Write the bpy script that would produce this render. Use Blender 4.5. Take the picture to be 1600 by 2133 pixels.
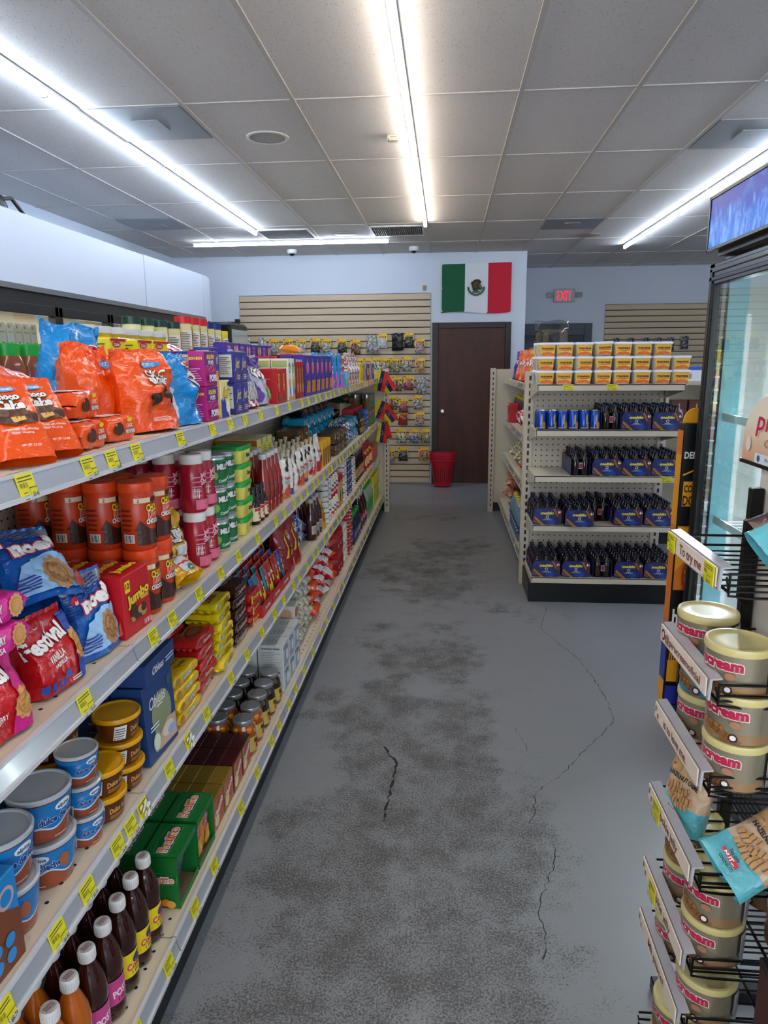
import bpy, bmesh, math, random
from mathutils import Vector, Matrix, noise
from mathutils.geometry import tessellate_polygon
PI = math.pi
for o in list(bpy.data.objects): bpy.data.objects.remove(o)
S = bpy.context.scene
COL = S.collection
RND = random.Random(7)
# ---------------------------------------------------------------- camera
F = 1480.0; CAM_Z = 1.59
a = Vector((130, 316.5, -F)).normalized()
roll = math.radians(0.45)
u = Vector((-math.sin(roll), math.cos(roll), 0)); u.z = -(u.x*a.x+u.y*a.y)/a.z; u.normalize()
r = a.cross(u)
cam = bpy.data.objects.new('camera', bpy.data.cameras.new('camera'))
cam.data.sensor_fit = 'HORIZONTAL'; cam.data.sensor_width = 36; cam.data.lens = F/1600*36
cam.data.clip_start = 0.05
M = Matrix((r, a, u)).to_4x4(); M.translation = Vector((0, 0, CAM_Z))
cam.matrix_world = M; COL.objects.link(cam); S.camera = cam
# ---------------------------------------------------------------- world and exposure
w = bpy.data.worlds.new('world'); S.world = w; w.use_nodes = True
w.node_tree.nodes['Background'].inputs[0].default_value = (0.75, 0.85, 1, 1)
w.node_tree.nodes['Background'].inputs[1].default_value = 0.25
S.view_settings.view_transform = 'Standard'; S.view_settings.look = 'None'
S.view_settings.gamma = 1; S.view_settings.use_curve_mapping = False
S.view_settings.exposure = 0.74
TUBE = 23.0
def area(name, loc, rot, sx, sy, power, col):
    l = bpy.data.lights.new(name, 'AREA'); l.shape = 'RECTANGLE'; l.size = sx; l.size_y = sy; l.energy = power; l.color = col
    o = bpy.data.objects.new(name, l); o.location = loc; o.rotation_euler = rot; COL.objects.link(o); return o
# added fill light behind the camera, the wall there has no window
area('front_fill_light', (.3, -3.9, 1.55), (math.radians(90), 0, 0), 6.4, 2.2, 118, (.88, .94, 1))
# ---------------------------------------------------------------- materials
def lin(h):
    h = h.lstrip('#'); c = [int(h[i:i+2], 16)/255 for i in (0, 2, 4)]
    return tuple(x/12.92 if x <= .04045 else ((x+.055)/1.055)**2.4 for x in c)+(1,)
MC = {}
def M_(col, rough=.5, metal=0., coat=0., trans=0., emit=0., bump=None, spec=.5, ior=1.45, alpha=1.):
    k = (col, rough, metal, coat, trans, emit, bump, spec, ior, alpha)
    if k in MC: return MC[k]
    m = bpy.data.materials.new('mat_'+col.strip('#')); m.use_nodes = True
    n = m.node_tree.nodes; l = m.node_tree.links; b = n['Principled BSDF']
    b.inputs['Base Color'].default_value = lin(col); b.inputs['Roughness'].default_value = rough
    b.inputs['Metallic'].default_value = metal; b.inputs['Coat Weight'].default_value = coat
    b.inputs['Coat Roughness'].default_value = .08
    b.inputs['Transmission Weight'].default_value = trans; b.inputs['IOR'].default_value = ior
    b.inputs['Specular IOR Level'].default_value = spec; b.inputs['Alpha'].default_value = alpha
    if emit:
        b.inputs['Emission Color'].default_value = lin(col); b.inputs['Emission Strength'].default_value = emit
    if bump:
        sc, st = bump
        t = n.new('ShaderNodeTexNoise'); t.inputs['Scale'].default_value = sc; t.inputs['Detail'].default_value = 3
        t.inputs['Distortion'].default_value = .6
        tc = n.new('ShaderNodeTexCoord'); l.new(tc.outputs['Object'], t.inputs['Vector'])
        bp = n.new('ShaderNodeBump'); bp.inputs['Strength'].default_value = st; bp.inputs['Distance'].default_value = .012
        m1 = n.new('ShaderNodeMath'); m1.operation = 'SUBTRACT'; m1.inputs[1].default_value = .5; l.new(t.outputs[0], m1.inputs[0])
        m2 = n.new('ShaderNodeMath'); m2.operation = 'ABSOLUTE'; l.new(m1.outputs[0], m2.inputs[0]); l.new(m2.outputs[0], bp.inputs['Height']); l.new(bp.outputs[0], b.inputs['Normal'])
    MC[k] = m; return m
def foil(c): return M_(c, .2, 0, .4, bump=(20, .75))
def card(c): return M_(c, .42, 0, .12)
def plas(c, r=.3): return M_(c, r)
def ink(c): return M_(c, .4, 0, .1)
def glassy(c, r=.08): return M_(c, r, 0, .5)
class NT:
    def __init__(s, name, rough=.5):
        s.m = bpy.data.materials.new(name); s.m.use_nodes = True
        s.t = s.m.node_tree; s.b = s.t.nodes['Principled BSDF']; s.b.inputs['Roughness'].default_value = rough
        s.tc = s.n('ShaderNodeTexCoord').outputs['Object']
    def n(s, k): return s.t.nodes.new(k)
    def l(s, a_, b_): s.t.links.new(a_, b_)
    def math(s, op, a_, b_=None, c_=None, clamp=False):
        x = s.n('ShaderNodeMath'); x.operation = op; x.use_clamp = clamp
        for i, v in enumerate((a_, b_, c_)):
            if v is None: continue
            if isinstance(v, (int, float)): x.inputs[i].default_value = v
            else: s.l(v, x.inputs[i])
        return x.outputs[0]
    def noise(s, scale, detail=2, rough=.5, vec=None, sc3=None):
        x = s.n('ShaderNodeTexNoise'); x.inputs['Scale'].default_value = scale
        x.inputs['Detail'].default_value = detail; x.inputs['Roughness'].default_value = rough
        v = vec or s.tc
        if sc3:
            mp = s.n('ShaderNodeMapping'); mp.inputs['Scale'].default_value = sc3; s.l(v, mp.inputs[0]); v = mp.outputs[0]
        s.l(v, x.inputs['Vector']); return x.outputs[0]
    def sep(s):
        x = s.n('ShaderNodeSeparateXYZ'); s.l(s.tc, x.inputs[0]); return x.outputs
    def mix(s, f, a_, b_):
        x = s.n('ShaderNodeMix'); x.data_type = 'RGBA'
        for i, v in ((0, f), (6, a_), (7, b_)):
            if isinstance(v, str): x.inputs[i].default_value = lin(v)
            elif isinstance(v, (int, float)): x.inputs[i].default_value = v
            else: s.l(v, x.inputs[i])
        return x.outputs[2]
    def ramp(s, v, lo, hi): 
        x = s.n('ShaderNodeMapRange'); x.inputs[1].default_value = lo; x.inputs[2].default_value = hi; s.l(v, x.inputs[0])
        x.clamp = True; return x.outputs[0]
    def color(s, c): s.l(c, s.b.inputs['Base Color'])
    def bump(s, h, st, dist=.01):
        bp = s.n('ShaderNodeBump'); bp.inputs['Strength'].default_value = st; bp.inputs['Distance'].default_value = dist
        s.l(h, bp.inputs['Height']); s.l(bp.outputs[0], s.b.inputs['Normal'])
def floor_mat():
    t = NT('painted_concrete', .4); x, y, z = t.sep()
    big = t.noise(1.3, 4, .6); med = t.noise(6, 4, .7); fine = t.noise(150, 5, .8); grit = t.noise(380, 3, .8)
    # wear lanes in the middle of the aisle
    d = t.math('ABSOLUTE', t.math('ADD', x, .12)); lane = t.ramp(d, .75, .15)
    near = t.ramp(y, 3.6, 1.5)
    lane2 = t.ramp(t.math('ABSOLUTE', t.math('ADD', x, .1)), .75, .2)
    wear = t.math('ADD', t.math('MULTIPLY', lane, .40), t.math('MULTIPLY', t.math('MULTIPLY', near, lane2), .34))
    wear = t.math('ADD', wear, t.math('MULTIPLY', t.math('SUBTRACT', big, .5), 1.5))
    wear = t.math('ADD', wear, t.math('MULTIPLY', t.math('SUBTRACT', med, .5), .8))
    far = t.ramp(y, 6.2, 7.3); wear = t.math('SUBTRACT', wear, t.math('MULTIPLY', far, .25))
    wear = t.math('MINIMUM', wear, t.math('ADD', .42, t.math('MULTIPLY', t.math('SUBTRACT', med, .5), .6)))
    thr = t.math('SUBTRACT', .745, t.math('MULTIPLY', wear, .50))
    mask = t.ramp(t.math('SUBTRACT', t.math('ADD', t.math('MULTIPLY', fine, .8), t.math('MULTIPLY', grit, .28)), thr), -.03, .035)
    paint = t.mix(big, '#83878c', '#92969a'); bare = t.mix(grit, '#3b3937', '#625f5b')
    t.color(t.mix(t.math('MULTIPLY', mask, .92), paint, bare))
    t.l(t.math('ADD', t.math('MULTIPLY', mask, .3), .36), t.b.inputs['Roughness'])
    t.bump(t.math('SUBTRACT', 1, mask), .25, .002); return t.m
def ceil_mat():
    t = NT('ceiling_tile', .9)
    a1 = t.noise(170, 2, .6, sc3=(1, .55, 1)); a2 = t.noise(420, 1, .5); big = t.noise(1.1, 3)
    pit = t.ramp(a1, .36, .33); pit2 = t.ramp(a2, .34, .30)
    p = t.math('MAXIMUM', pit, t.math('MULTIPLY', pit2, .6))
    base = t.mix(big, '#d2cdc9', '#e0dcd9')
    t.color(t.mix(t.math('MULTIPLY', p, .55), base, '#6e6b68')); t.bump(t.math('SUBTRACT', 1, p), .3, .002); return t.m
def holes_mat(name, base, ax, ay, px, py, rad, hole='#1a1815', offx=0., offy=0., rough=.45, xmin=None):
    t = NT(name, rough); s = t.sep()
    def cell(v, p, off): return t.math('MULTIPLY', t.math('SUBTRACT', t.math('FRACT', t.math('ADD', t.math('DIVIDE', v, p), off+100)), .5), p)
    cx = cell(s[ax], px, offx); cy = cell(s[ay], py, offy)
    d = t.math('SQRT', t.math('ADD', t.math('POWER', cx, 2), t.math('POWER', cy, 2)))
    f = t.ramp(d, rad*1.15, rad*.85)
    t.color(t.mix(f, base, hole)); return t.m
def wood_mat():
    t = NT('dark_veneer', .5)
    n1 = t.noise(3, 6, .65, sc3=(3.5, 1, .7)); n2 = t.noise(60, 2, .6, sc3=(4, 1, .3))
    c = t.mix(t.ramp(n1, .3, .7), '#3d1b10', '#55291a'); t.color(t.mix(t.math('MULTIPLY', n2, .4), c, '#29120c')); return t.m
def slat_mat():
    t = NT('slatwall_maple', .45)
    n1 = t.noise(6, 4, .6, sc3=(1, 1, 9)); t.color(t.mix(n1, '#d6c3a6', '#c8b394')); return t.m
def wall_mat():
    t = NT('white_wall_paint', .6); n1 = t.noise(2, 3); t.color(t.mix(n1, '#d3dcea', '#dde5f0'))
    t.bump(t.noise(90, 2), .06, .003); return t.m
def thin_glass(name, tint, fres=1.45, extra=.0):
    m = bpy.data.materials.new(name); m.use_nodes = True; n = m.node_tree.nodes; l = m.node_tree.links
    n.remove(n['Principled BSDF']); out = n['Material Output']
    tr = n.new('ShaderNodeBsdfTransparent'); tr.inputs[0].default_value = lin(tint)
    gl = n.new('ShaderNodeBsdfGlossy'); gl.inputs['Roughness'].default_value = .015
    lw = n.new('ShaderNodeLayerWeight'); lw.inputs[0].default_value = .5
    pw = n.new('ShaderNodeMath'); pw.operation = 'POWER'; pw.inputs[1].default_value = 4.2; l.new(lw.outputs['Facing'], pw.inputs[0])
    ad = n.new('ShaderNodeMath'); ad.operation = 'MULTIPLY_ADD'; ad.inputs[1].default_value = .85; ad.inputs[2].default_value = .03+extra; l.new(pw.outputs[0], ad.inputs[0])
    mx = n.new('ShaderNodeMixShader'); l.new(ad.outputs[0], mx.inputs[0]); l.new(tr.outputs[0], mx.inputs[1]); l.new(gl.outputs[0], mx.inputs[2])
    l.new(mx.outputs[0], out.inputs[0]); return m
GLASS = thin_glass('clear_glass', '#f4fafa')
CLEAR = thin_glass('clear_plastic', '#e9edf0', 1.35, .04)
# ---------------------------------------------------------------- text
TC = {}
def txt(s, bold=0.):
    k = (s, bold)
    if k in TC: return TC[k]
    cu = bpy.data.curves.new('t', 'FONT'); cu.body = s; cu.size = 1; cu.resolution_u = 2; cu.offset = bold
    cu.fill_mode = 'FRONT'; ob = bpy.data.objects.new('t', cu); me = ob.to_mesh()
    v = [(p.co.x, p.co.y) for p in me.vertices]; me.calc_loop_triangles()
    f = [tuple(t.vertices) for t in me.loop_triangles]
    ob.to_mesh_clear(); bpy.data.objects.remove(ob); bpy.data.curves.remove(cu)
    if not v: v, f = [(0, 0), (1, 0), (0, 1)], [(0, 1, 2)]
    xs = [p[0] for p in v]; x0, x1 = min(xs), max(xs)
    TC[k] = ([(p[0]-(x0+x1)/2, p[1]-.36) for p in v], f, x1-x0); return TC[k]
# ---------------------------------------------------------------- mesh builder
class MB:
    def __init__(s): s.v = []; s.f = []; s.m = []; s.mats = []; s.lay = .0003; s.sm = []
    def mi(s, m):
        if m not in s.mats: s.mats.append(m)
        return s.mats.index(m)
    def add(s, vs, fs, m, smooth=False):
        b = len(s.v); s.v += [tuple(p) for p in vs]; i = s.mi(m)
        for f in fs: s.f.append(tuple(b+k for k in f)); s.m.append(i); s.sm.append(smooth)
    def box(s, x0, x1, y0, y1, z0, z1, m, c=0.):
        if c <= 0:
            s.add([(x, y, z) for x in (x0, x1) for y in (y0, y1) for z in (z0, z1)],
                  [(0, 1, 3, 2), (4, 6, 7, 5), (0, 4, 5, 1), (2, 3, 7, 6), (0, 2, 6, 4), (1, 5, 7, 3)], m); return
        bm = bmesh.new(); bmesh.ops.create_cube(bm, size=1)
        for v in bm.verts: v.co = Vector(((x0+x1)/2+v.co.x*(x1-x0), (y0+y1)/2+v.co.y*(y1-y0), (z0+z1)/2+v.co.z*(z1-z0)))
        bmesh.ops.bevel(bm, geom=bm.edges[:], offset=c, segments=1, affect='EDGES')
        s.bm(bm, m)
    def bm(s, bm, m, smooth=False):
        bm.verts.index_update(); s.add([v.co[:] for v in bm.verts], [tuple(v.index for v in f.verts) for f in bm.faces], m, smooth); bm.free()
    def lathe(s, prof, m, n=20, c=(0, 0, 0), caps=True, sq=None):
        vs = []; fs = []
        for r_, z in prof:
            for k in range(n):
                t = 2*PI*k/n; x, y = math.cos(t), math.sin(t)
                if sq: e = 2/sq[2]; x = sq[0]*math.copysign(abs(x)**e, x); y = sq[1]*math.copysign(abs(y)**e, y)
                vs.append((c[0]+r_*x, c[1]+r_*y, c[2]+z))
        for i in range(len(prof)-1):
            for k in range(n):
                k2 = (k+1) % n; fs.append((i*n+k, i*n+k2, (i+1)*n+k2, (i+1)*n+k))
        if caps: fs.append(tuple(range(n))[::-1]); fs.append(tuple(range((len(prof)-1)*n, len(prof)*n)))
        s.add(vs, fs, m, True)
    def tube(s, pts, r_, m, n=6):
        pts = [Vector(p) for p in pts]; vs = []; fs = []; up = Vector((0, 0, 1))
        for i, p in enumerate(pts):
            d = (pts[min(i+1, len(pts)-1)]-pts[max(i-1, 0)]).normalized()
            q = d.cross(up if abs(d.z) < .9 else Vector((1, 0, 0))).normalized(); w_ = d.cross(q)
            for k in range(n):
                t = 2*PI*(k+.5)/n; vs.append(p+q*math.cos(t)*r_+w_*math.sin(t)*r_)
        for i in range(len(pts)-1):
            for k in range(n): k2 = (k+1) % n; fs.append((i*n+k, i*n+k2, (i+1)*n+k2, (i+1)*n+k))
        fs.append(tuple(range(n))); fs.append(tuple(range((len(pts)-1)*n, len(pts)*n)))
        s.add(vs, fs, m, True)
    def prism(s, pts, ax, a0, a1, m):
        """closed outline pts (2D) extruded along axis ax"""
        def P(p, q): l_ = list(p); l_.insert(ax, q); return l_
        n = len(pts); tri = tessellate_polygon([[Vector((p[0], p[1], 0)) for p in pts]])
        vs = [P(p, a0) for p in pts]+[P(p, a1) for p in pts]
        fs = [tuple(t) for t in tri]+[tuple(k+n for k in t) for t in tri]
        fs += [(i, (i+1) % n, n+(i+1) % n, n+i) for i in range(n)]
        s.add(vs, fs, m)
    # -- decals: 2D shapes laid on a surface through a mapping f(u, v, offset)
    def tris(s, v2, tri, m, f, L=None):
        s.lay += .00022; o = s.lay; vs = []; fs = []
        if L is None:
            s.add([f(p[0], p[1], o) for p in v2], tri, m); return
        st = [[v2[i] for i in t] for t in tri]
        while st:
            t = st.pop(); e = [(t[i][0]-t[(i+1) % 3][0])**2+(t[i][1]-t[(i+1) % 3][1])**2 for i in range(3)]
            k = e.index(max(e))
            if e[k] > L*L and len(fs) < 6000:
                p, q, w_ = t[k], t[(k+1) % 3], t[(k+2) % 3]; mm = ((p[0]+q[0])/2, (p[1]+q[1])/2)
                st += [[p, mm, w_], [mm, q, w_]]
            else:
                b = len(vs); vs += [f(p[0], p[1], o) for p in t]; fs.append((b, b+1, b+2))
        s.add(vs, fs, m)
    def poly(s, pts, m, f, L=None):
        s.tris(pts, [tuple(t) for t in tessellate_polygon([[Vector((p[0], p[1], 0)) for p in pts]])], m, f, L)
    def rect(s, u0, u1, v0, v1, m, f, L=None): s.poly([(u0, v0), (u1, v0), (u1, v1), (u0, v1)], m, f, L)
    def ell(s, cu, cv, ru, rv, m, f, L=None, n=20):
        s.poly([(cu+ru*math.cos(2*PI*k/n), cv+rv*math.sin(2*PI*k/n)) for k in range(n)], m, f, L)
    def text(s, t, cu, cv, h, m, f, L=None, bold=.02, wid=None, rot=0., sh=0., out=None, ob=.05):
        for mm, bd in (((out, bold+ob),) if out else ())+((m, bold),):
            v, tr, w0 = txt(t, bd); k = h/.72; kx = (wid/txt(t, bold)[2]) if wid else k
            c_, s_ = math.cos(rot), math.sin(rot); q = []
            for x, y in v:
                x, y = x*kx+sh*y*k, y*k; q.append((cu+x*c_-y*s_, cv+x*s_+y*c_))
            s.tris(q, tr, mm, f, L)
    def lines(s, u0, u1, v0, v1, n, m, f, L=None, fill=.45):
        R = random.Random(n); d = (v1-v0)/n
        for i in range(n): s.rect(u0, u0+(u1-u0)*R.uniform(.6, 1), v0+d*i, v0+d*(i+fill), m, f, L)
    def bars(s, u0, u1, v0, v1, m, f, L=None, n=9):
        d = (u1-u0)/n
        for i in range(n): s.rect(u0+d*i, u0+d*(i+(.35, .6, .25)[i % 3]), v0, v1, m, f, L)
    def mesh(s, name):
        me = bpy.data.meshes.new(name); me.from_pydata(s.v, [], s.f)
        for m in s.mats: me.materials.append(m)
        me.polygons.foreach_set('material_index', s.m); me.polygons.foreach_set('use_smooth', s.sm)
        me.update()
        if any(s.sm) and not all(s.sm) or any(s.sm):
            me.set_sharp_from_angle(angle=math.radians(40))
        return me
def link(name, data, parent=None, loc=(0, 0, 0), rot=(0, 0, 0)):
    o = bpy.data.objects.new(name, data); COL.objects.link(o); o.location = loc; o.rotation_euler = rot
    if parent is not None: o.parent = parent
    return o
def struct(name, mb, parent=None):
    o = link(name, mb.mesh(name), parent)
    if parent is None: o['kind'] = 'structure'
    return o
def tag(o, label, cat, group=None):
    o['label'] = label; o['category'] = cat
    if group: o['group'] = group
    return o
class Kind:
    """one product design: parts as (name, MB, parent index or None); placed any number of times"""
    def __init__(s, name, cat, *parts):
        s.name = name; s.cat = cat; s.parts = [(p[0], p[1].mesh(p[0]), p[2] if len(p) > 2 else None) for p in parts]
    def put(s, loc, rot, label, group=None, sc=1.0):
        for a_, c_ in ((' from near end', ' along'), (' in stack', ''), (' on the slatwall', ''), (', front row', ', front'), (' of the', ' of'), (' from the ', ' from ')):
            if len(label.split()) > 15: label = label.replace(a_, c_)
        if isinstance(rot, (int, float)): rot = (0, 0, rot)
        if len(s.parts) == 1:
            o = link(s.name, s.parts[0][1], None, loc, rot)
        else:
            o = link(s.name, None, None, loc, rot); made = []; o.empty_display_size = .02
            for n_, me, pi in s.parts: made.append(link(n_, me, o if pi is None else made[pi]))
        o.scale = (sc,)*3 if isinstance(sc, (int, float)) else sc
        return tag(o, label, s.cat, group)
def front(w_, d, h=0, w1=None, d1=None):
    return lambda u_, v, o: (u_, -d/2-o-(0 if not h else (d1-d)/2*v/h), v)
def left(w_, d): return lambda u_, v, o: (-w_/2-o, -u_, v)
def right(w_, d): return lambda u_, v, o: (w_/2+o, u_, v)
def top(h): return lambda u_, v, o: (u_, v, h+o)
def cyl(rf):
    if not callable(rf): rr = rf; rf = lambda v: rr
    def f(u_, v, o):
        q = rf(v); t = u_/rf(0.0001 if False else v) if q else 0; return ((q+o)*math.sin(t), -(q+o)*math.cos(t), v)
    return f
ORD = ['first', 'second', 'third', 'fourth', 'fifth', 'sixth', 'seventh', 'eighth', 'ninth', 'tenth', 'eleventh', 'twelfth', 'thirteenth', 'fourteenth', 'fifteenth', 'sixteenth']
def lay(n, k):
    if n == 1: return ''
    return 'bottom' if k == 0 else ('topmost' if k == n-1 else ORD[k]+' up')
def grid(kind, desc, group, xs, ys, zs, rot=PI/2, jit=.0, rj=.0, rowword='row', colword='near end', skip=(), sc=1.0, xax='depth', only=None):
    """xs = rows back from the shelf lip, ys = places along the shelf, zs = layers"""
    for i, x in enumerate(xs):
        for j, y in enumerate(ys):
            nz = len(zs) if not callable(zs) else len(zs(i, j))
            for k, z in enumerate(zs if not callable(zs) else zs(i, j)):
                if (i, j, k) in skip: continue
                p = [desc]
                if len(xs) > 1: p.append('%s row' % ('front' if i == 0 else ('back' if i == len(xs)-1 else ORD[i])))
                if len(ys) > 1: p.append('%s from %s' % (ORD[j], colword))
                if nz > 1: p.append(lay(nz, k)+' in stack')
                kk = kind if not isinstance(kind, (list, tuple)) else kind[(i+j+k) % len(kind)]
                jx, jy, jr = RND.uniform(-jit, jit), RND.uniform(-jit, jit), RND.uniform(-rj, rj)
                rr = rot+jr if isinstance(rot, (int, float)) else (rot[0], rot[1], rot[2]+jr)
                kk.put((x+jx, y+jy, z), rr, ', '.join(p), group, sc)
# ---------------------------------------------------------------- the room
ZC = 2.885; YB = 9.25
WALL = wall_mat(); FLOOR = floor_mat(); CEIL = ceil_mat(); WOOD = wood_mat(); SLAT = slat_mat()
GRIDM = M_('#c4c0ba', .5); BEIGE = M_('#cdc4b0', .4); BEIGE_D = M_('#bfb5a0', .45); BLACK = M_('#0d0d0f', .35)
b = MB(); b.box(-3.55, 4.2, -4.1, 11.1, -.1, 0, FLOOR)
CR = M_('#2b2a29', .9)
def crack(pts, wd, seed):
    R = random.Random(seed); q = []
    for (x0, y0), (x1, y1) in zip(pts, pts[1:]):
        n = max(2, int(math.hypot(x1-x0, y1-y0)/.018))
        for k in range(n): t = k/n; q.append((x0+(x1-x0)*t+R.uniform(-.006, .006), y0+(y1-y0)*t+R.uniform(-.004, .004)))
    q.append(pts[-1]); 
    for (x0, y0), (x1, y1) in zip(q, q[1:]):
        w_ = wd*R.uniform(.3, 1.2); b.add([(x0-w_, y0, .0006), (x0+w_, y0, .0006), (x1+w_, y1, .0006), (x1-w_, y1, .0006)], [(0, 1, 2, 3)], CR)
crack([(0.669, 4.493), (0.584, 4.124), (0.603, 4.043), (0.729, 3.664), (0.764, 3.431), (0.779, 3.235), (0.768, 3.011), (0.701, 2.893), (0.6, 2.761), (0.487, 2.582), (0.348, 2.42), (0.331, 2.31), (0.305, 2.243)], 0.0016, 0)
crack([(0.377, 2.135), (0.365, 2.047), (0.31, 1.908), (0.288, 1.824), (0.294, 1.73), (0.277, 1.659)], 0.0018, 1)
crack([(0.318, 2.899), (0.347, 2.763), (0.347, 2.713)], 0.001, 2)
crack([(-0.241, 2.71), (-0.214, 2.643), (-0.184, 2.588), (-0.191, 2.462), (-0.195, 2.395), (-0.202, 2.301), (-0.204, 2.212)], 0.005, 3)
crack([(-0.643, 2.651), (-0.497, 2.681), (-0.394, 2.719), (-0.24, 2.7)], 0.0012, 4)
crack([(-0.555, 2.252), (-0.461, 2.251), (-0.337, 2.224), (-0.203, 2.263)], 0.0015, 5)
crack([(-0.347, 3.151), (-0.179, 3.128), (-0.009, 3.089), (0.132, 3.025)], 0.001, 6)
struct('floor', b)
b = MB(); b.box(-3.55, 4.2, -4.1, 11.1, ZC, ZC+.1, CEIL); ceil = struct('ceiling', b)
b = MB(); wd = .012
XL = [-3.08+.57*k for k in range(13)]; XL = [-3.085, -2.515, -1.94, -1.365, -.79, -.215, .355, .92, 1.485, 2.05, 2.62, 3.19, 3.76]
YL = [3.895+1.125*k for k in range(-7, 7)]
for x in XL: b.box(x-wd, x+wd, -4, 11, ZC-.006, ZC, GRIDM)
for y in YL: b.box(-3.5, 4.1, y-wd*.6, y+wd*.6, ZC-.005, ZC, GRIDM)
struct('trim_1', b)
b = MB(); b.box(-3.55, .97, YB, YB+.12, 0, ZC, WALL); struct('wall_back', b)
b = MB(); b.box(.85, .97, YB+.12, 11.0, 0, ZC, WALL); struct('wall_jog', b)
b = MB(); b.box(.97, 4.2, 10.93, 11.05, 0, ZC, WALL); struct('wall_rear', b)
b = MB(); b.box(-3.6, -3.48, -4.1, YB, 0, ZC, WALL); struct('wall_left', b)
b = MB(); b.box(4.1, 4.2, -4.1, 11.0, 0, ZC, WALL); struct('wall_right', b)
b = MB(); b.box(-3.55, 4.2, -4.15, -4.05, 0, ZC, WALL); struct('wall_front', b)
# wooden door with dark frame
DF = M_('#231d1b', .4)
b = MB(); y0 = YB-.03
b.box(-.18, -.105, y0, YB, 0, 2.05, DF, .004); b.box(.73, .80, y0, YB, 0, 2.05, DF, .004); b.box(-.105, .73, y0, YB, 1.98, 2.05, DF, .004)
fr = struct('door_1', b); 
b = MB(); b.box(-.105, .73, YB-.012, YB, .008, 1.98, WOOD); link('door_leaf', b.mesh('door_leaf'), fr)
b = MB(); b.lathe([(.030, 0), (.030, .006), (.012, .01), (.012, .03), (.026, .04), (.03, .055), (.022, .068), (.001, .07)], M_('#b9b4a8', .25, 1), 20)
o = link('door_knob', b.mesh('door_knob'), fr, (-.045, YB-.012, .945), (PI/2, 0, 0))
# grey service door by the exit sign
GD = M_('#4a505b', .45); GD2 = M_('#3c414b', .5)
b = MB(); Y2 = 10.93
b.box(.97, 1.08, Y2-.05, Y2, 0, 2.10, GD); b.box(2.0, 2.11, Y2-.05, Y2, 0, 2.10, GD, .004); b.box(1.08, 2.0, Y2-.05, Y2, 1.93, 2.10, GD, .004)
fr = struct('door_2', b); b = MB(); b.box(1.08, 2.0, Y2-.02, Y2, 0.004, 1.93, GD2); b.box(1.14, 1.94, Y2-.024, Y2-.02, .1, 1.84, GD); link('door_leaf', b.mesh('door_leaf'), fr)
b = MB(); b.box(-.2, -.187, YB-.02, YB, 0, .001, WALL)
# slatwalls: boards with grooves
def slatwall(name, x0, x1, yw, z0, z1, label, n):
    b = MB(); dk = M_('#3a3128', .8); b.box(x0, x1, yw-.012, yw, z0, z1, dk); p = (z1-z0)/n
    for k in range(n): b.box(x0, x1, yw-.022, yw-.010, z0+p*k+.006, z0+p*(k+1)-.006, SLAT, .002)
    tag(link(name, b.mesh(name)), label, 'slatwall')
slatwall('slatwall_panel', -2.64, -.205, YB-.002, .01, 2.41, 'maple slatwall panel with hanging snack bags left of the brown door', 29)
slatwall('slatwall_panel', 2.29, 4.05, Y2-.002, .01, 2.36, 'maple slatwall panel on the far wall right of the exit sign', 28)
# white strip edge right of slatwall is the wall itself
# walk-in cooler housing along the left
WP = M_('#c2ccdc', .4)
XW = -2.42
b = MB(); b.box(XW-.06, XW, -3.5, 5.785, 2.03, 2.43, WP, .004); b.box(XW-.06, XW, 5.80, 7.2, 2.03, 2.435, WP, .004)
b.box(-3.44, XW-.06, -3.5, 7.2, 2.40, 2.43, WP)
n = 6
for k in range(n):
    t0, t1 = PI/2*k/n*.35, PI/2*(k+1)/n*.35
    p = lambda t: (XW-(1-math.cos(t))*1.3, 7.2+math.sin(t)*1.3)
    (xa, ya), (xb, yb) = p(t0), p(t1)
    b.add([(xa, ya, 2.0), (xb, yb, 2.0), (xb, yb, 2.435), (xa, ya, 2.435)], [(0, 1, 2, 3)], WP)
    b.add([(xa-.06, ya, 2.0), (xb-.06, yb, 2.0), (xb-.06, yb, 2.435), (xa-.06, ya, 2.435)], [(0, 1, 2, 3)], WP)
    b.add([(xa-.06, ya, 2.435), (xb-.06, yb, 2.435), (xb, yb, 2.435), (xa, ya, 2.435)], [(0, 1, 2, 3)], WP)
root = link('walk_in_cooler', None); tag(root, 'long walk-in cooler with white header band and black-framed glass doors along the left wall', 'cooler')
link('header_band', b.mesh('header_band'), root)
b = MB(); AL = M_('#8c9296', .3, .9)
b.box(XW-.03, XW+.012, -3.5, 7.2, 2.0, 2.03, AL); b.box(XW-.08, XW-.01, -3.5, 7.2, 1.93, 2.0, BLACK)
b.box(XW-.08, XW-.01, -3.5, 7.2, 0, .12, BLACK); link('frame_rail', b.mesh('frame_rail'), root)
b = MB(); IN = M_('#a89b86', .6)
b.box(-3.35, -3.33, -3.4, 7.2, .1, 1.98, IN); b.box(-3.3, XW-.1, -3.4, 7.2, 1.97, 1.99, IN); b.box(-3.3, XW-.1, -3.4, 7.2, .08, .1, IN); b.box(-3.3, XW-.08, 7.18, 7.2, .1, 1.98, IN)
link('interior_lining', b.mesh('interior_lining'), root)
yd = 1.62
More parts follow.
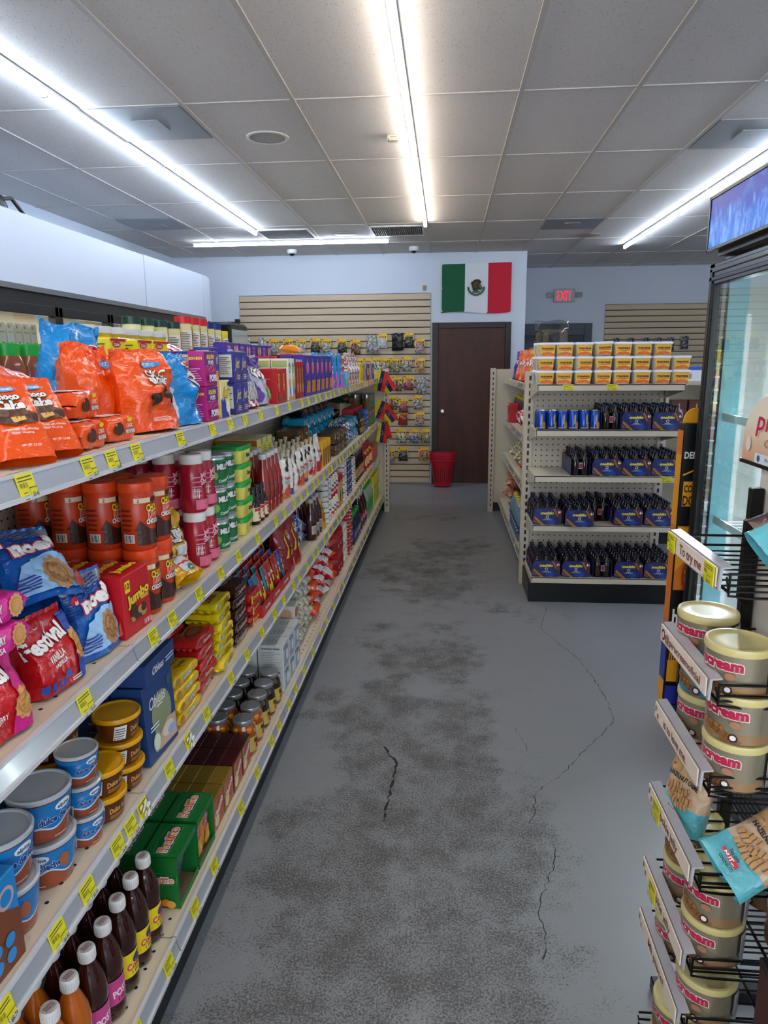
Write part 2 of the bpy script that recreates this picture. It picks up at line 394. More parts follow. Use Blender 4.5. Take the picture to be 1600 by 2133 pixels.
while yd < 7.1:
    b = MB(); y1 = min(yd+.70, 7.2)
    b.box(XW-.05, XW, yd+.003, yd+.045, .12, 1.93, BLACK, .003); b.box(XW-.05, XW, y1-.045, y1-.003, .12, 1.93, BLACK, .003)
    b.box(XW-.05, XW, yd, y1, 1.87, 1.93, BLACK, .003); b.box(XW-.05, XW, yd, y1, .12, .2, BLACK, .003)
    d = link('door', b.mesh('door'), root); b = MB(); b.box(XW-.03, XW-.026, yd+.045, y1-.045, .2, 1.87, GLASS); link('pane', b.mesh('pane'), d)
    b = MB(); b.box(XW, XW+.03, yd+.05, yd+.075, .9, 1.35, M_('#9a9fa3', .3, .9), .003); link('handle', b.mesh('handle'), d)
    yd += .70
area('walk_in_cooler_lamp', (-2.9, 4.3, 1.96), (0, 0, 0), .2, 5.4, 38, (1, .95, .86))
for z in (.5, .85, 1.2, 1.63):
    b = MB(); b.box(-3.0, XW-.12, 1.6, 7.1, z-.012, z, M_('#d8d8d4', .4))
    link('inner_shelf', b.mesh('inner_shelf'), root)
# black upright cooler beyond the walk-in
b = MB(); b.box(-2.95, -2.42, 8.05, 8.75, 0, 2.03, BLACK, .03); root = link('black_refrigerator', None); tag(root, 'black-cased upright refrigerator beyond the end of the walk-in cooler', 'refrigerator')
link('case', b.mesh('case'), root); b = MB(); b.box(-2.42, -2.405, 8.1, 8.7, .15, 1.95, M_('#a9b4b8', .1, 0, .6)); link('door', b.mesh('door'), root)
b = MB(); b.box(-2.9, -2.66, 9.18, YB, 0, 2.09, WOOD); b.box(-2.69, -2.64, 9.16, YB, 0, 2.12, DF); struct('door_3', b)
# ---------------------------------------------------------------- ceiling fittings
def led(p0, p1, label, warm=False, nseg=3):
    p0, p1 = Vector(p0), Vector(p1); d = (p1-p0); L = d.length; ang = math.atan2(d.y, d.x)
    root = link('led_tube_light', None, None, p0, (0, 0, ang)); tag(root, label, 'light')
    em = M_('#fff2e4' if warm else '#dcebff', .5, emit=TUBE*(.7 if warm else 1))
    b = MB(); b.box(0, L, -.018, .018, .012, .03, M_('#d7d9da', .4, .3)); link('housing', b.mesh('housing'), root)
    s = L/nseg
    for k in range(nseg):
        b = MB(); x0, x1 = k*s+.012, (k+1)*s-.012
        pr = [(.0155*math.cos(t), .0155*math.sin(t)-.003) for t in [2*PI*i/12 for i in range(12)]]
        b.prism(pr, 0, x0, x1, em); link('tube', b.mesh('tube'), root)
        b = MB(); b.box((k+1)*s-.012, (k+1)*s+.004, -.018, .018, -.02, .012, M_('#c9c7c0', .5), .003); link('end_cap', b.mesh('end_cap'), root)
ZT = 2.852
led((-1.93, -2.2, ZT), (-1.93, 7.45, ZT), 'long cool white tube light on the ceiling above the cooler side', False, 5)
led((-.215, -2.0, ZT), (-.215, 7.23, ZT), 'long warm white tube light down the middle of the aisle ceiling', True, 4)
led((2.04, -.6, ZT), (2.04, 8.88, ZT), 'long white tube light on the ceiling above the right aisle', False, 4)
led((-2.8, 8.08, ZT), (-.625, 8.08, ZT), 'short tube light running across the ceiling before the back wall', False, 1)
def ring(kind): pass
b = MB(); b.lathe([(.125, 0), (.125, -.006), (.112, -.009), (.105, -.004), (.001, -.004)], M_('#c9c9c6', .5), 32)
b2 = MB(); b2.lathe([(.104, -.0045), (.09, -.0075), (.001, -.008)], holes_mat('speaker_grille', '#b4b4b1', 0, 1, .006, .006, .0018, '#505050'), 28)
SPK = Kind('ceiling_speaker', 'speaker', ('rim', b), ('grille', b2))
SPK.put((-1.065, 4.49, ZC), 0, 'round grey ceiling speaker above the left shelves, nearer one')
SPK.put((-1.08, 7.81, ZC), 0, 'round ceiling speaker between the two air vents')
b = MB(); b.lathe([(.13, 0), (.125, -.004), (.10, -.006), (.001, -.006)], M_('#b5a48c', .7), 28)
RNDC = Kind('ceiling_cover', 'cover', ('cover', b))
RNDC.put((1.78, 4.0, ZC), 0, 'round beige ceiling cover near the top right corner')
RNDC.put((1.50, 8.2, ZC), 0, 'round beige ceiling cover beside the far grey ceiling panel')
b = MB(); MP = M_('#9a9ea2', .4, .25); b.box(-.265, .265, 0, .545, -.006, 0, MP); b2 = MB(); b2.box(-.075, .075, .19, .37, -.01, -.006, M_('#989da1', .35, .4)); b2.lathe([(.005, -.014), (.005, -.01)], M_('#d0d0d0', .2, 1), 8, (0, .28, 0))
PAN = Kind('ceiling_panel', 'ceiling panel', ('plate', b), ('access_cover', b2))
for (x, y, l_) in ((-1.65, 3.905, 'grey metal ceiling panel next to the left tube light'), (-2.79, 6.745, 'grey metal ceiling panel above the walk-in cooler'),
                   (1.20, 7.23, 'grey metal ceiling panel before the exit sign wall'), (1.77, 4.45, 'grey metal ceiling panel above the drinks cooler sign')):
    PAN.put((x, y, ZC-.001), 0, l_)
b = MB(); VW = M_('#dcdcda', .4); L_, W_ = .51, .55
b.box(-.27, .27, 0, .02, -.014, 0, VW); b.box(-.27, .27, .52, .54, -.014, 0, VW); b.box(-.27, -.25, 0, .54, -.014, 0, VW); b.box(.25, .27, 0, .54, -.014, 0, VW)
b2 = MB(); b2.box(-.25, .25, .02, .52, -.002, 0, M_('#77787a', .8))
for k in range(11):
    y = .035+.046*k; b2.add([(-.25, y, -.012), (.25, y, -.012), (.25, y+.02, -.002), (-.25, y+.02, -.002)], [(0, 1, 2, 3)], VW)
for k in range(25): b2.box(-.25+.02*k, -.248+.02*k, .02, .52, -.012, -.008, VW)
VENT = Kind('air_vent', 'vent', ('frame', b), ('grille', b2))
VENT.put((-1.655, 7.40, ZC-.002), 0, 'louvred ceiling air vent beside the left tube light end')
VENT.put((-.505, 7.36, ZC-.002), 0, 'louvred ceiling air vent beside the middle tube light end')
b = MB(); b.box(-.04, .04, -.04, .04, -.022, 0, M_('#cfc8b8', .5), .006); b2 = MB(); b2.box(-.02, .02, -.041, -.035, -.016, -.008, M_('#8d887c', .5)); b2.box(-.03, .03, -.028, .028, -.026, -.022, M_('#dad4c6', .5), .003)
Kind('smoke_sensor', 'sensor', ('base', b), ('cover', b2)).put((-.325, 4.56, ZC), .1, 'small beige sensor box on the ceiling beside the middle tube light')
b = MB(); b.lathe([(.055, 0), (.058, -.03), (.052, -.04)], M_('#e6e9ec', .4), 28); b2 = MB(); b2.lathe([(.04, -.04), (.036, -.055), (.02, -.07), (.001, -.074)], M_('#101216', .08, 0, 1), 24)
b3 = MB(); b3.lathe([(.050, -.036), (.046, -.048), (.038, -.048)], M_('#d5d8dc', .4), 28)
DOME = Kind('dome_camera', 'security camera', ('housing', b), ('dome', b2), ('collar', b3))
DOME.put((-1.84, 8.77, ZC), 0, 'white dome security camera above the slatwall, left one')
DOME.put((-.393, 8.75, ZC), 0, 'white dome security camera near the flag, right one')
# small black device on the cooler top
b = MB(); b.box(-.08, .08, -.1, .1, 0, .09, BLACK, .01); b.lathe([(.05, 0), (.055, .06), (.03, .12)], BLACK, 16, (0, .2, 0)); b2 = MB(); b2.tube([(0, .2, .1), (.03, .3, .12), (.05, .42, .02)], .012, BLACK)
Kind('black_equipment_box', 'equipment', ('case', b), ('cable', b2)).put((-2.62, 4.02, 2.43), 0, 'black equipment with cable standing on top of the walk-in cooler')
# exit sign
SW = M_('#c3c6c8', .45)
b = MB(); b.box(-.15, .15, -.05, 0, -.095, .095, SW, .008); b2 = MB(); b2.text('EXIT', 0, 0, .135, M_('#ff1030', .5, emit=1.1), lambda u_, v, o: (u_, -.05-o, v), bold=.0, wid=.205)
b3 = MB()
LH = []
for sx in (-1, 1):
    b3 = MB(); LH.append(b3); b3.box(sx*.15-.01, sx*.15+.01, -.03, -.01, .0, .02, SW); cx = sx*.205
    m = MB(); b3.box(cx-.045, cx+.045, -.07, -.02, -.03+.0, .045, M_('#b5b9bb', .3), .01)
    for i in range(5): b3.box(cx-.04+.018*i, cx-.034+.018*i, -.074, -.07, -.025, .04, M_('#7c8082', .4))
Kind('exit_sign', 'sign', ('housing', b), ('lettering', b2), ('lamp_head', LH[0]), ('lamp_head', LH[1])).put((1.69, Y2, 2.49), 0, 'lit red EXIT sign with twin lamp heads on the far wall')
b = MB(); b.box(-.02, .02, -.02, 0, -.03, .03, M_('#a08a68', .5), .003); Kind('wall_bracket', 'bracket', ('bracket', b)).put((-.28, YB, 2.47), 0, 'small tan bracket on wall just above the slatwall')
# ---------------------------------------------------------------- flag on the back wall
def cloth(x, z, s): return -.024-.006*math.sin(x*19+z*5+s)*math.cos(z*9+s)-.004*noise.noise(Vector((x*9, z*9, s)))
b = MB(); nx, nz = 48, 30; x0, x1, z0, z1 = -.065, .785, 2.165, 2.755
mg, mw, mr = M_('#0a5c38', .7), M_('#e4e8ec', .7), M_('#cf1733', .7)
vs = []; 
for j in range(nz+1):
    for i in range(nx+1):
        x = x0+(x1-x0)*i/nx; z = z0+(z1-z0)*j/nz + (.012*math.sin(i/nx*PI*2)*(1-j/nz)) - (.012*(1-i/nx))*(j/nz)
        vs.append((x-.01*(j == 0), YB+cloth(x, z, 0), z))
for c_, (a0, a1) in zip((mg, mw, mr), ((0, 16), (16, 32), (32, 48))):
    fs = [(j*(nx+1)+i, j*(nx+1)+i+1, (j+1)*(nx+1)+i+1, (j+1)*(nx+1)+i) for j in range(nz) for i in range(a0, a1)]
    used = sorted({k for f in fs for k in f}); mp = {k: n_ for n_, k in enumerate(used)}
    b.add([vs[k] for k in used], [tuple(mp[k] for k in f) for f in fs], c_, True)
fl = link('wall_flag', None); tag(fl, 'green, white and red flag with eagle emblem pinned above the brown door', 'flag')
link('cloth', b.mesh('cloth'), fl)
b = MB(); ff = lambda u_, v, o: (u_, YB-.040-o, v); cx, cz = .355, 2.46; dk, br, gn = M_('#2b2a18', .7), M_('#5a4322', .7), M_('#1f5a3a', .7)
for k in range(-8, 9):
    t = -PI/2+k*.19; b.ell(cx+.095*math.cos(t), cz+.005+.09*math.sin(t), .016, .012, gn if k % 2 else M_('#3a7a55', .7), ff, n=8)
b.poly([(cx-.05, cz+.02), (cx-.065, cz+.055), (cx-.02, cz+.095), (cx+.03, cz+.10), (cx+.065, cz+.07), (cx+.05, cz+.045), (cx+.075, cz+.0), (cx+.06, cz-.03), (cx+.02, cz-.02), (cx-.01, cz-.045), (cx-.04, cz-.03)], dk, ff)
b.poly([(cx-.04, cz+.03), (cx-.01, cz+.08), (cx+.03, cz+.07), (cx, cz+.03), (cx+.02, cz), (cx-.02, cz-.01)], br, ff)
b.poly([(cx+.02, cz+.06), (cx+.06, cz+.02), (cx+.075, cz-.02), (cx+.045, cz+.0)], M_('#7c6a3a', .7), ff)
b.ell(cx, cz-.05, .05, .015, M_('#3f7c86', .7), ff); b.ell(cx, cz-.035, .03, .012, br, ff); b.rect(cx-.02, cx+.02, cz-.095, cz-.08, M_('#b23a36', .7), ff)
link('emblem', b.mesh('emblem'), fl)
b = MB()
for z in (z1-.02, (z0+z1)/2, z0+.02):
    b = MB(); b.ell(x0+.006, z, .006, .006, M_('#b9a25a', .3, 1), ff, n=10); link('grommet', b.mesh('grommet'), fl)
# ---------------------------------------------------------------- red hand baskets
RB = M_('#c0102a', .35)
def basket():
    b = MB(); wt, wb, h = .155, .105, .37
    lv = []
    for i in range(0, 15):
        t = i/14; q = wb+(wt-wb)*t; lv.append((q, .02+t*(h-.02)))
    b.lathe([(q, z) for q, z in lv], RB, 28, sq=(1, .8, 5), caps=False); b.lathe([(wb, .015), (wb, .022)], RB, 28, sq=(1, .8, 5))
    for k in range(9):
        x = -.09+.0225*k
        b.add([(x*1.0-.004, -.086-.002, .06), (x+.004, -.086-.002, .06), (x*1.25+.004, -.114, .25), (x*1.25-.004, -.114, .25)], [(0, 1, 2, 3)], M_('#6d0716', .5))
    b2 = MB(); b2.lathe([(wt-.002, h-.03), (wt+.012, h-.03), (wt+.014, h), (wt-.004, h+.003)], RB, 28, sq=(1, .8, 5), caps=False)
    b3 = MB(); b3.tube([(-wt, 0, h), (-wt+.03, -.05, h+.012), (0, -.07, h+.015), (wt-.03, -.05, h+.012), (wt, 0, h)], .006, M_('#7a0c1a', .4))
    return Kind('shopping_basket', 'basket', ('body', b), ('rim', b2), ('handle', b3))
BK = basket()
for k, l_ in enumerate(('bottom', 'middle', 'top')): BK.put((-.035, 9.05, .0+.035*k), 0, 'red plastic shopping basket, %s of the nested stack by the door' % l_, 'red baskets by the door')
# red notice at the door
b = MB(); b.box(-.03, .03, -.004, 0, -.12, .12, M_('#c5142d', .5)); b2 = MB(); b2.box(-.022, .022, -.005, -.004, -.09, .09, M_('#e8e8ea', .5))
Kind('door_notice', 'notice', ('card', b), ('paper', b2)).put((.60, YB-.013, 1.0), 0, 'small red framed notice on the brown door, partly behind shelf post')
# ---------------------------------------------------------------- gondola shelving
DECK = holes_mat('perforated_deck', '#d9cdb6', 0, 1, .0508, .0508, .0042, '#15120e')
PEG = holes_mat('pegboard_steel', '#cfc6b4', 1, 2, .0254, .0254, .0034, '#2a2722')
PEGX = holes_mat('pegboard_steel_front', '#cfc6b4', 0, 2, .0254*1.5, .0254*1.5, .0050, '#2a2722')
CHAN = M_('#aeb1b8', .22, .25, .5); CHANC = M_('#d4d6da', .2, 0, .6)
TY = ink('#e6dc1e'); TK = ink('#33331c')
def tag_kind(price, wd=.048, ht=.046, scr=False):
    b = MB(); f = lambda u_, v, o: (u_, -.0012-o, v)
    b.box(-wd/2, wd/2, -.0012, 0, -ht/2, ht/2, TY)
    b.lines(-wd*.45, wd*.4, ht*.22, ht*.46, 2, TK, f, fill=.3); b.bars(-wd*.42, -wd*.0, -ht*.02, ht*.16, TK, f, n=9)
    b.rect(-wd*.02, wd*.0, -ht*.45, -ht*.05, TK, f); b.rect(0, wd*.45, -ht*.08, -ht*.05, TK, f)
    b.lines(-wd*.42, -wd*.1, -ht*.45, -ht*.1, 3, TK, f, fill=.25); b.text(price, wd*.24, -ht*.3, ht*.17, TK, f, bold=.01, wid=wd*.36)
    if scr:
        R = random.Random(3); wp = M_('#e9e9ea', .8)
        for k in range(12): x = R.uniform(-.4, .3)*wd; z = R.uniform(-.4, .4)*ht; b.poly([(x, z-.004), (x+.012, z+.001), (x+.010, z+.007), (x-.003, z+.002)], wp, f)
    return b.mesh('price_tag')
TAGS = [tag_kind(p) for p in ('$5.45', '$8.79', '$6.85', '$5.05', '$6.45', '$3.25')]; TSCR = tag_kind('$2.95', scr=True)
def channel(y0, y1, h=.039):
    b = MB(); L_ = y1-y0
    # slightly tilted holder, front faces +X
    b.prism([(0, .0), (.004, .002), (.016, -h+.004), (.013, -h)], 1, y0, y1, CHAN)
    b.prism([(.0, .004), (.008, .004), (.008, -.003), (0, -.003)], 1, y0, y1, CHANC)
    b.prism([(.013, -h-.003), (.021, -h-.003), (.021, -h+.005), (.013, -h+.005)], 1, y0, y1, CHANC)
    return b
def gondola(name, label, xf, side, y0s, tiers, tags, base_x, pegz=(0.1, 1.38), panel_x=0):
    """xf lip plane of the upper shelves; side=+1 lips face +X, -1 lips face -X"""
    root = link(name, None); tag(root, label, 'shelving unit')
    s = side; xb = xf-s*.40
    ya, yb = y0s[0], y0s[-1]
    b = MB(); xk = base_x-s*.03; b.box(min(xk, xb-s*.45), max(xk, xb-s*.45), ya, yb, 0, tiers[-1]-.05, BLACK); link('kick_base', b.mesh('kick_base'), root)
    for p, q in zip(y0s, y0s[1:]):
        b = MB(); b.box(min(xb, xb-s*.02), max(xb, xb-s*.02), p+.012, q-.012, *pegz, PEG); link('back_panel', b.mesh('back_panel'), root)
        b = MB(); b.box(xb-.02, xb+.02, p-.012, p+.012, 0, pegz[1]+.01, BEIGE)
        for k in range(26): z = .12+k*.048; b.box(xb+s*.0203-.0005, xb+s*.0203+.0005, p-.003, p+.003, z, z+.026, BLACK)
        link('upright', b.mesh('upright'), root)
        for ti, z in enumerate(tiers):
            xl = base_x if ti == len(tiers)-1 else xf; d = abs(xl-xb)
            b = MB(); x0, x1 = min(xl, xb), max(xl, xb)
            b.box(x0, x1, p+.002, q-.002, z-.006, z, DECK); b.box(min(xl, xl-s*.006), max(xl, xl-s*.006), p+.002, q-.002, z-.04, z+.002, BEIGE)
            for yy in (p+.004, q-.008):
                b.prism([(xl-s*.01, z-.04), (xl-s*.01, z-.006), (xb, z-.006), (xb, z-.10)], 1, yy, yy+.004, BEIGE_D)
            sh = link('shelf', b.mesh('shelf'), root)
            c = link('price_channel', channel(p+.002, q-.002).mesh('price_channel'), sh, (xl, 0, z), (0, 0, 0) if s > 0 else (0, 0, 0))
            if s < 0: c.scale = (-1, 1, 1)
            for (yt, kt) in tags[ti]:
                if p <= yt < q:
                    me = TSCR if kt == 'x' else TAGS[kt % len(TAGS)]
                    o = link('price_tag', me, sh, (xl+s*.0125, yt, z-.021), (math.radians(-14), 0, s*PI/2))
    # rear half shelves (far side of the unit)
    for ti, z in enumerate(tiers):
        b = MB(); x0, x1 = sorted((xb-s*.02, xb-s*.42)); b.box(x0, x1, ya, yb, z-.03, z, BEIGE_D); link('rear_shelf', b.mesh('rear_shelf'), root)
    return root
def ys_tags(near, a_, b_, st, ph=0):
    t = [(y, k+ph) for k, y in enumerate(near)]; y = a_; k = 0
    while y < b_: t.append((y, k)); y += st*(1+.25*math.sin(k*2.3)); k += 1
    return t
YS = [.24, 1.44, 2.62, 3.82, 5.02, 6.22, 7.42]
Z1, Z2, Z3, Z4 = 1.412, .968, .60, .205
t1 = ys_tags([1.10, 1.31, 1.41, 1.53, 1.80, 2.06, 2.24, 2.41, 2.62, 2.88, 3.12], 3.4, 7.35, .17)
t2 = ys_tags([.82, 1.21, 1.54, 1.66, 1.86, 2.06, 2.25, 2.5, 2.79, 2.95, 3.15], 3.3, 7.35, .16, 2)
t3 = ys_tags([.88, 1.04, 1.15, 1.28, 1.345, 1.57, 1.86, 2.10, 2.29, 2.50], 2.7, 7.35, .17, 1); t3 += [(1.41, 'x'), (1.71, 'x')]
t4 = ys_tags([.98, 1.20, 1.38, 1.56, 1.72, 1.99, 2.19, 2.40, 2.52, 2.70, 2.84], 3.02, 7.35, .22)
def limit_tags(root, keep=100):
    # the nearest hundred tags stay parts of their shelves; the rest become one part
    tg = [c for sh in root.children for c in sh.children if c.name.startswith('price_tag')]
    tg.sort(key=lambda o: o.location.y)
    far = tg[keep:]
    if not far: return
    b = MB(); b.mats = []
    for o in far:
        Mx = Matrix.Translation(o.location) @ o.rotation_euler.to_matrix().to_4x4(); me = o.data
        for p in me.polygons: b.add([Mx @ me.vertices[i].co for i in p.vertices], [tuple(range(len(p.vertices)))], me.materials[p.material_index])
        bpy.data.objects.remove(o)
    q = link('price_tag', b.mesh('price_tag'), root); q['kind'] = 'stuff'
LG = gondola('gondola_shelving', 'long beige steel gondola with four perforated shelves of groceries on the left', -.70, 1, YS, (Z1, Z2, Z3, Z4), (t1, t2, t3, t4), -.655)
limit_tags(LG)
def endpanel(name, label, x0, x1, y, zt=1.505, face=1):
    root = link(name, None); tag(root, label, 'shelving unit')
    b = MB(); b.box(x0+.05, x1-.05, y-.012, y+.012, .1, zt-.01, BEIGE); link('back_panel', b.mesh('back_panel'), root)
    for x in (x0, x1-.055):
        b = MB(); b.box(x, x+.055, y-.03, y+.03, 0, zt, BEIGE, .002)
        for k in range(27):
            z = .06+k*.053
            for xx in ((x+.022, x+.033),): b.box(xx[0], xx[1], y-.0312, y-.0300, z, z+.030, BLACK)
        link('upright', b.mesh('upright'), root)
    for z in (.17, .6, 1.0, 1.4):
        b = MB(); b.box(x0+.04, x1-.04, y+.03, y+.42, z-.03, z, BEIGE_D); link('shelf', b.mesh('shelf'), root)
    b = MB(); b.box(x0+.04, x1-.04, y+.03, y+.42, 0, .13, BLACK); link('kick_base', b.mesh('kick_base'), root)
    return root
endpanel('end_cap_shelving', 'beige end cap at the far end of the left gondola, flags on its post', -1.52, -.592, 7.47)
endpanel('end_cap_shelving', 'beige end cap at the far end of the right gondola near the brown door', .455, 1.46, 7.53)
# right gondola (left face towards the aisle)
YR = [5.08, 6.28, 7.48]
RZ = (1.405, 1.01, .645, .16)
RG = gondola('gondola_shelving', 'beige gondola behind the drink end cap, snacks and sodas facing the aisle', .60, -1, YR, RZ, tuple(ys_tags([5.2], 5.6, 7.4, .5, k) for k in range(4)), .575, pegz=(.1, 1.36))
# near end cap with malt drinks
EX0, EX1, EYF, EYB = .562, 1.485, 4.595, 5.0
EZ = (1.435, 1.15, .855, .53, .175)
root = link('end_cap_shelving', None); tag(root, 'beige end cap of tub spreads and malt drink packs on a black base', 'shelving unit')
b = MB(); b.box(EX0+.03, EX1-.03, EYB+.01, EYB+.025, .1, 1.40, PEGX); link('back_panel', b.mesh('back_panel'), root)
for x in (EX0-.022, EX1-.045):
    b = MB(); b.box(x, x+.062, EYB, EYB+.06, 0, 1.51 if x < 1 else 1.43, BEIGE, .002)
    for k in range(28): z = .06+k*.0515; b.box(x+.026, x+.040, EYB-.0012, EYB, z, z+.030, BLACK)
    link('upright', b.mesh('upright'), root)
b = MB(); b.box(EX0-.0, EX1-.01, EYF+.01, EYB+.06, 0, .135, BLACK, .003); link('kick_base', b.mesh('kick_base'), root)
for ti, z in enumerate(EZ):
    b = MB(); b.box(EX0+.01, EX1-.01, EYF, EYB, z-.006, z, BEIGE); b.box(EX0+.01, EX1-.01, EYF, EYF+.006, z-.04, z+.001, BEIGE, .001)
    for x in (EX0+.012, EX1-.016): b.prism([(EYF, z-.04), (EYF, z-.006), (EYB, z-.006), (EYB, z-.11)], 0, x, x+.004, BEIGE_D)
    sh = link('shelf', b.mesh('shelf'), root)
    for (tt, xt) in ((0, .76), (0, 1.03), (2, 1.40)):
        if tt == ti: link('price_tag', TAGS[2], sh, (xt, EYF-.0005, z-.018), (0, 0, 0)).scale = (1.35, 1, .75)
# shelving of the next aisle, seen through the gap
endpanel('aisle_shelving', 'distant beige shelving seen between the drink end cap and the cooler', 1.9, 2.9, 6.6, 1.52)
# ---------------------------------------------------------------- glass door cooler on the right
CX, CYF, CYN, CXB = 1.0, 2.96, 1.70, 1.72
root = link('drinks_cooler', None); tag(root, 'tall black glass-door drinks cooler with blue ice sign on the right', 'cooler')
BK2 = M_('#141416', .25, 0, .3)
b = MB(); b.box(CX+.06, CXB, CYN, CYN+.03, 0, 1.965, BK2); b.box(CX+.06, CXB, CYF-.03, CYF, 0, 1.965, BK2); b.box(CXB-.03, CXB, CYN, CYF, 0, 1.965, BK2)
b.box(CX+.06, CXB, CYN+.03, CYF-.03, 1.92, 1.965, BK2); b.box(CX+.06, CXB, CYN+.03, CYF-.03, 0, .16, BK2); link('cabinet', b.mesh('cabinet'), root)
b = MB(); LB = M_('#8fd0e2', .4); WI = M_('#d3d8da', .45)
b.box(CX+.07, CX+.145, CYF-.04, CYF-.031, .16, 1.92, LB); b.box(CX+.145, CXB-.03, CYF-.04, CYF-.031, .16, 1.92, WI); b.box(CXB-.04, CXB-.031, CYN+.03, CYF-.04, .16, 1.92, WI); b.box(CX+.07, CXB-.04, CYN+.031, CYN+.04, .16, 1.92, WI)
link('liner', b.mesh('liner'), root)
b = MB()
for (y0, y1) in ((CYN, CYN+.05), (CYF-.055, CYF)): b.box(CX+.005, CX+.055, y0, y1, .2, 1.94, BK2, .004); b.box(CX, CX+.008, y0+.012, y1-.018, .22, 1.92, BK2, .003)
b.box(CX+.005, CX+.055, CYN, CYF, 1.86, 1.94, BK2, .004); b.box(CX, CX+.01, CYN+.01, CYF-.01, 1.905, 1.925, BK2, .003); b.box(CX, CX+.008, CYN+.01, CYF-.01, 1.875, 1.89, M_('#3a3b3e', .2, .6), .002)
b.box(CX+.005, CX+.055, CYN, CYF, .2, .27, BK2, .004)
d = link('door', b.mesh('door'), root); b = MB(); b.box(CX+.018, CX+.022, CYN+.05, CYF-.055, .27, 1.86, GLASS); link('pane', b.mesh('pane'), d)
b = MB(); sp = M_('#b9bcbf', .15, 1); b.box(CX+.03, CX+.042, CYF-.085, CYF-.056, .27, 1.86, sp); 
for k in range(32): b.box(CX+.028, CX+.044, CYF-.088, CYF-.056, .29+.049*k, .297+.049*k, M_('#eef1f2', .15, .8))
link('gasket_strip', b.mesh('gasket_strip'), d)
b = MB(); b.box(CX+.01, CX+.06, CYN, CYF, .02, .2, BK2)
for k in range(7): b.box(CX+.005, CX+.012, CYN+.1, CYF-.1, .05+.02*k, .06+.02*k, M_('#2c2c30', .3))
link('grille', b.mesh('grille'), root)
# light box sign, tilted slightly forward
hb = MB(); z0, z1 = 1.985, 2.182; hb.box(CX-.005, CX+.12, CYN, CYF+.012, z0, z1, BK2, .004); hs = link('sign_box', hb.mesh('sign_box'), root)
SKY = NT('ice_sign', .25); s_ = SKY.sep()
g = SKY.ramp(s_[2], 1.99, 2.18); n1 = SKY.noise(7, 5, .6, sc3=(1, 1, 1.2)); n2 = SKY.noise(30, 5, .7, sc3=(1, 1.6, .5))
c = SKY.mix(g, '#0b49b4', '#072c8c'); c = SKY.mix(SKY.ramp(n1, .52, .75), c, '#3270c4')
ice = SKY.math('MULTIPLY', SKY.ramp(SKY.math('SUBTRACT', SKY.math('MULTIPLY', n2, .22), SKY.math('SUBTRACT', s_[2], 1.985)), -.02, .03), 1)
c = SKY.mix(ice, c, SKY.mix(SKY.ramp(n2, .42, .62), '#1653b4', '#5c92d4')); SKY.color(c)
SKY.l(c, SKY.b.inputs['Emission Color']); SKY.b.inputs['Emission Strength'].default_value = .42; SKY.b.inputs['Specular IOR Level'].default_value = .08
b = MB(); b.box(CX-.009, CX-.005, CYN+.02, CYF-.003, z0+.012, z1-.012, SKY.m); link('picture_panel', b.mesh('picture_panel'), hs)
b = MB(); al = M_('#3b3733', .3, .7)
b.box(CX-.012, CX-.004, CYN, CYF+.012, z1-.010, z1, al); b.box(CX-.012, CX-.004, CYN, CYF+.012, z0, z0+.010, al); b.box(CX-.012, CX-.004, CYF+.0, CYF+.012, z0, z1, al); link('bezel', b.mesh('bezel'), hs)
b = MB(); b.box(CX+.02, CX+.12, CYN+.05, CYF-.03, 1.966, 1.985, BLACK); link('sign_bracket', b.mesh('sign_bracket'), root)
for z in (.55, .95, 1.36):
    b = MB(); wm = M_('#dfe3e4', .3, .4)
    for k in range(22): b.tube([(CX+.10, CYN+.06+.053*k, z), (CXB-.05, CYN+.06+.053*k, z)], .002, wm, 4)
    b.box(CX+.08, CX+.085, CYN+.05, CYF-.05, z-.012, z+.018, M_('#cfe2e2', .2, 0, .5)); link('wire_shelf', b.mesh('wire_shelf'), root)
area('cooler_lamp', (CX+.12, CYF-.10, 1.0), (0, math.radians(-90), math.radians(-60)), 1.5, .03, 12, (.95, .98, 1))
b = MB(); b.box(CXB-.3, CXB-.28, 2.05, 2.07, .3, 1.9, M_('#c9cdd0', .2, .9)); link('shelf_post', b.mesh('shelf_post'), root)
# ---------------------------------------------------------------- cardboard chip display
root = link('cardboard_display', None); tag(root, 'slim black and yellow cardboard snack display beside the cooler edge', 'display stand')
YL, OR_ = card('#e8a01c'), card('#dd7a1e'); BC = M_('#17171a', .3, 0, .2)
b = MB(); b.box(.972, 1.075, 3.005, 3.08, 0, 1.33, BC, .003); link('body', b.mesh('body'), root)
b = MB(); b.prism([(1.023+.045*math.cos(t), 1.33+.06*math.sin(t)) for t in [PI*k/12 for k in range(13)]], 1, 3.04, 3.05, YL); link('top_flap', b.mesh('top_flap'), root)
b = MB(); lf = lambda u_, v, o: (.972-o-.001, 3.0425-u_*.26, v); ft = lambda u_, v, o: (1.0235+u_*.86, 3.005-o-.001, v)
b.rect(-.135, .135, 0, 1.30, OR_, lf); b.rect(-.135, .135, .9, 1.2, YL, lf); b.rect(-.135, .135, .2, .45, card('#24349a'), lf); b.rect(-.135, .135, 0, .2, YL, lf)
b.poly([(-.05, 1.12), (.05, 1.16), (.05, 1.155), (-.05, 1.112)], YL, ft)
b.text('DEMAS', .0, 1.2, .028, ink('#e9e9e9'), ft, bold=.03, wid=.10); b.rect(-.045, .045, .985, 1.09, YL, ft); b.text('CONO', 0, 1.06, .03, ink('#201a10'), ft, bold=.03, wid=.08)
b.text('DOO', 0, 1.01, .042, ink('#201a10'), ft, bold=.02, wid=.085); b.rect(-.055, .055, .62, .90, OR_, ft); b.poly([(-.055, .9), (.055, .88), (.055, .74), (.02, .78), (-.055, .70)], YL, ft)
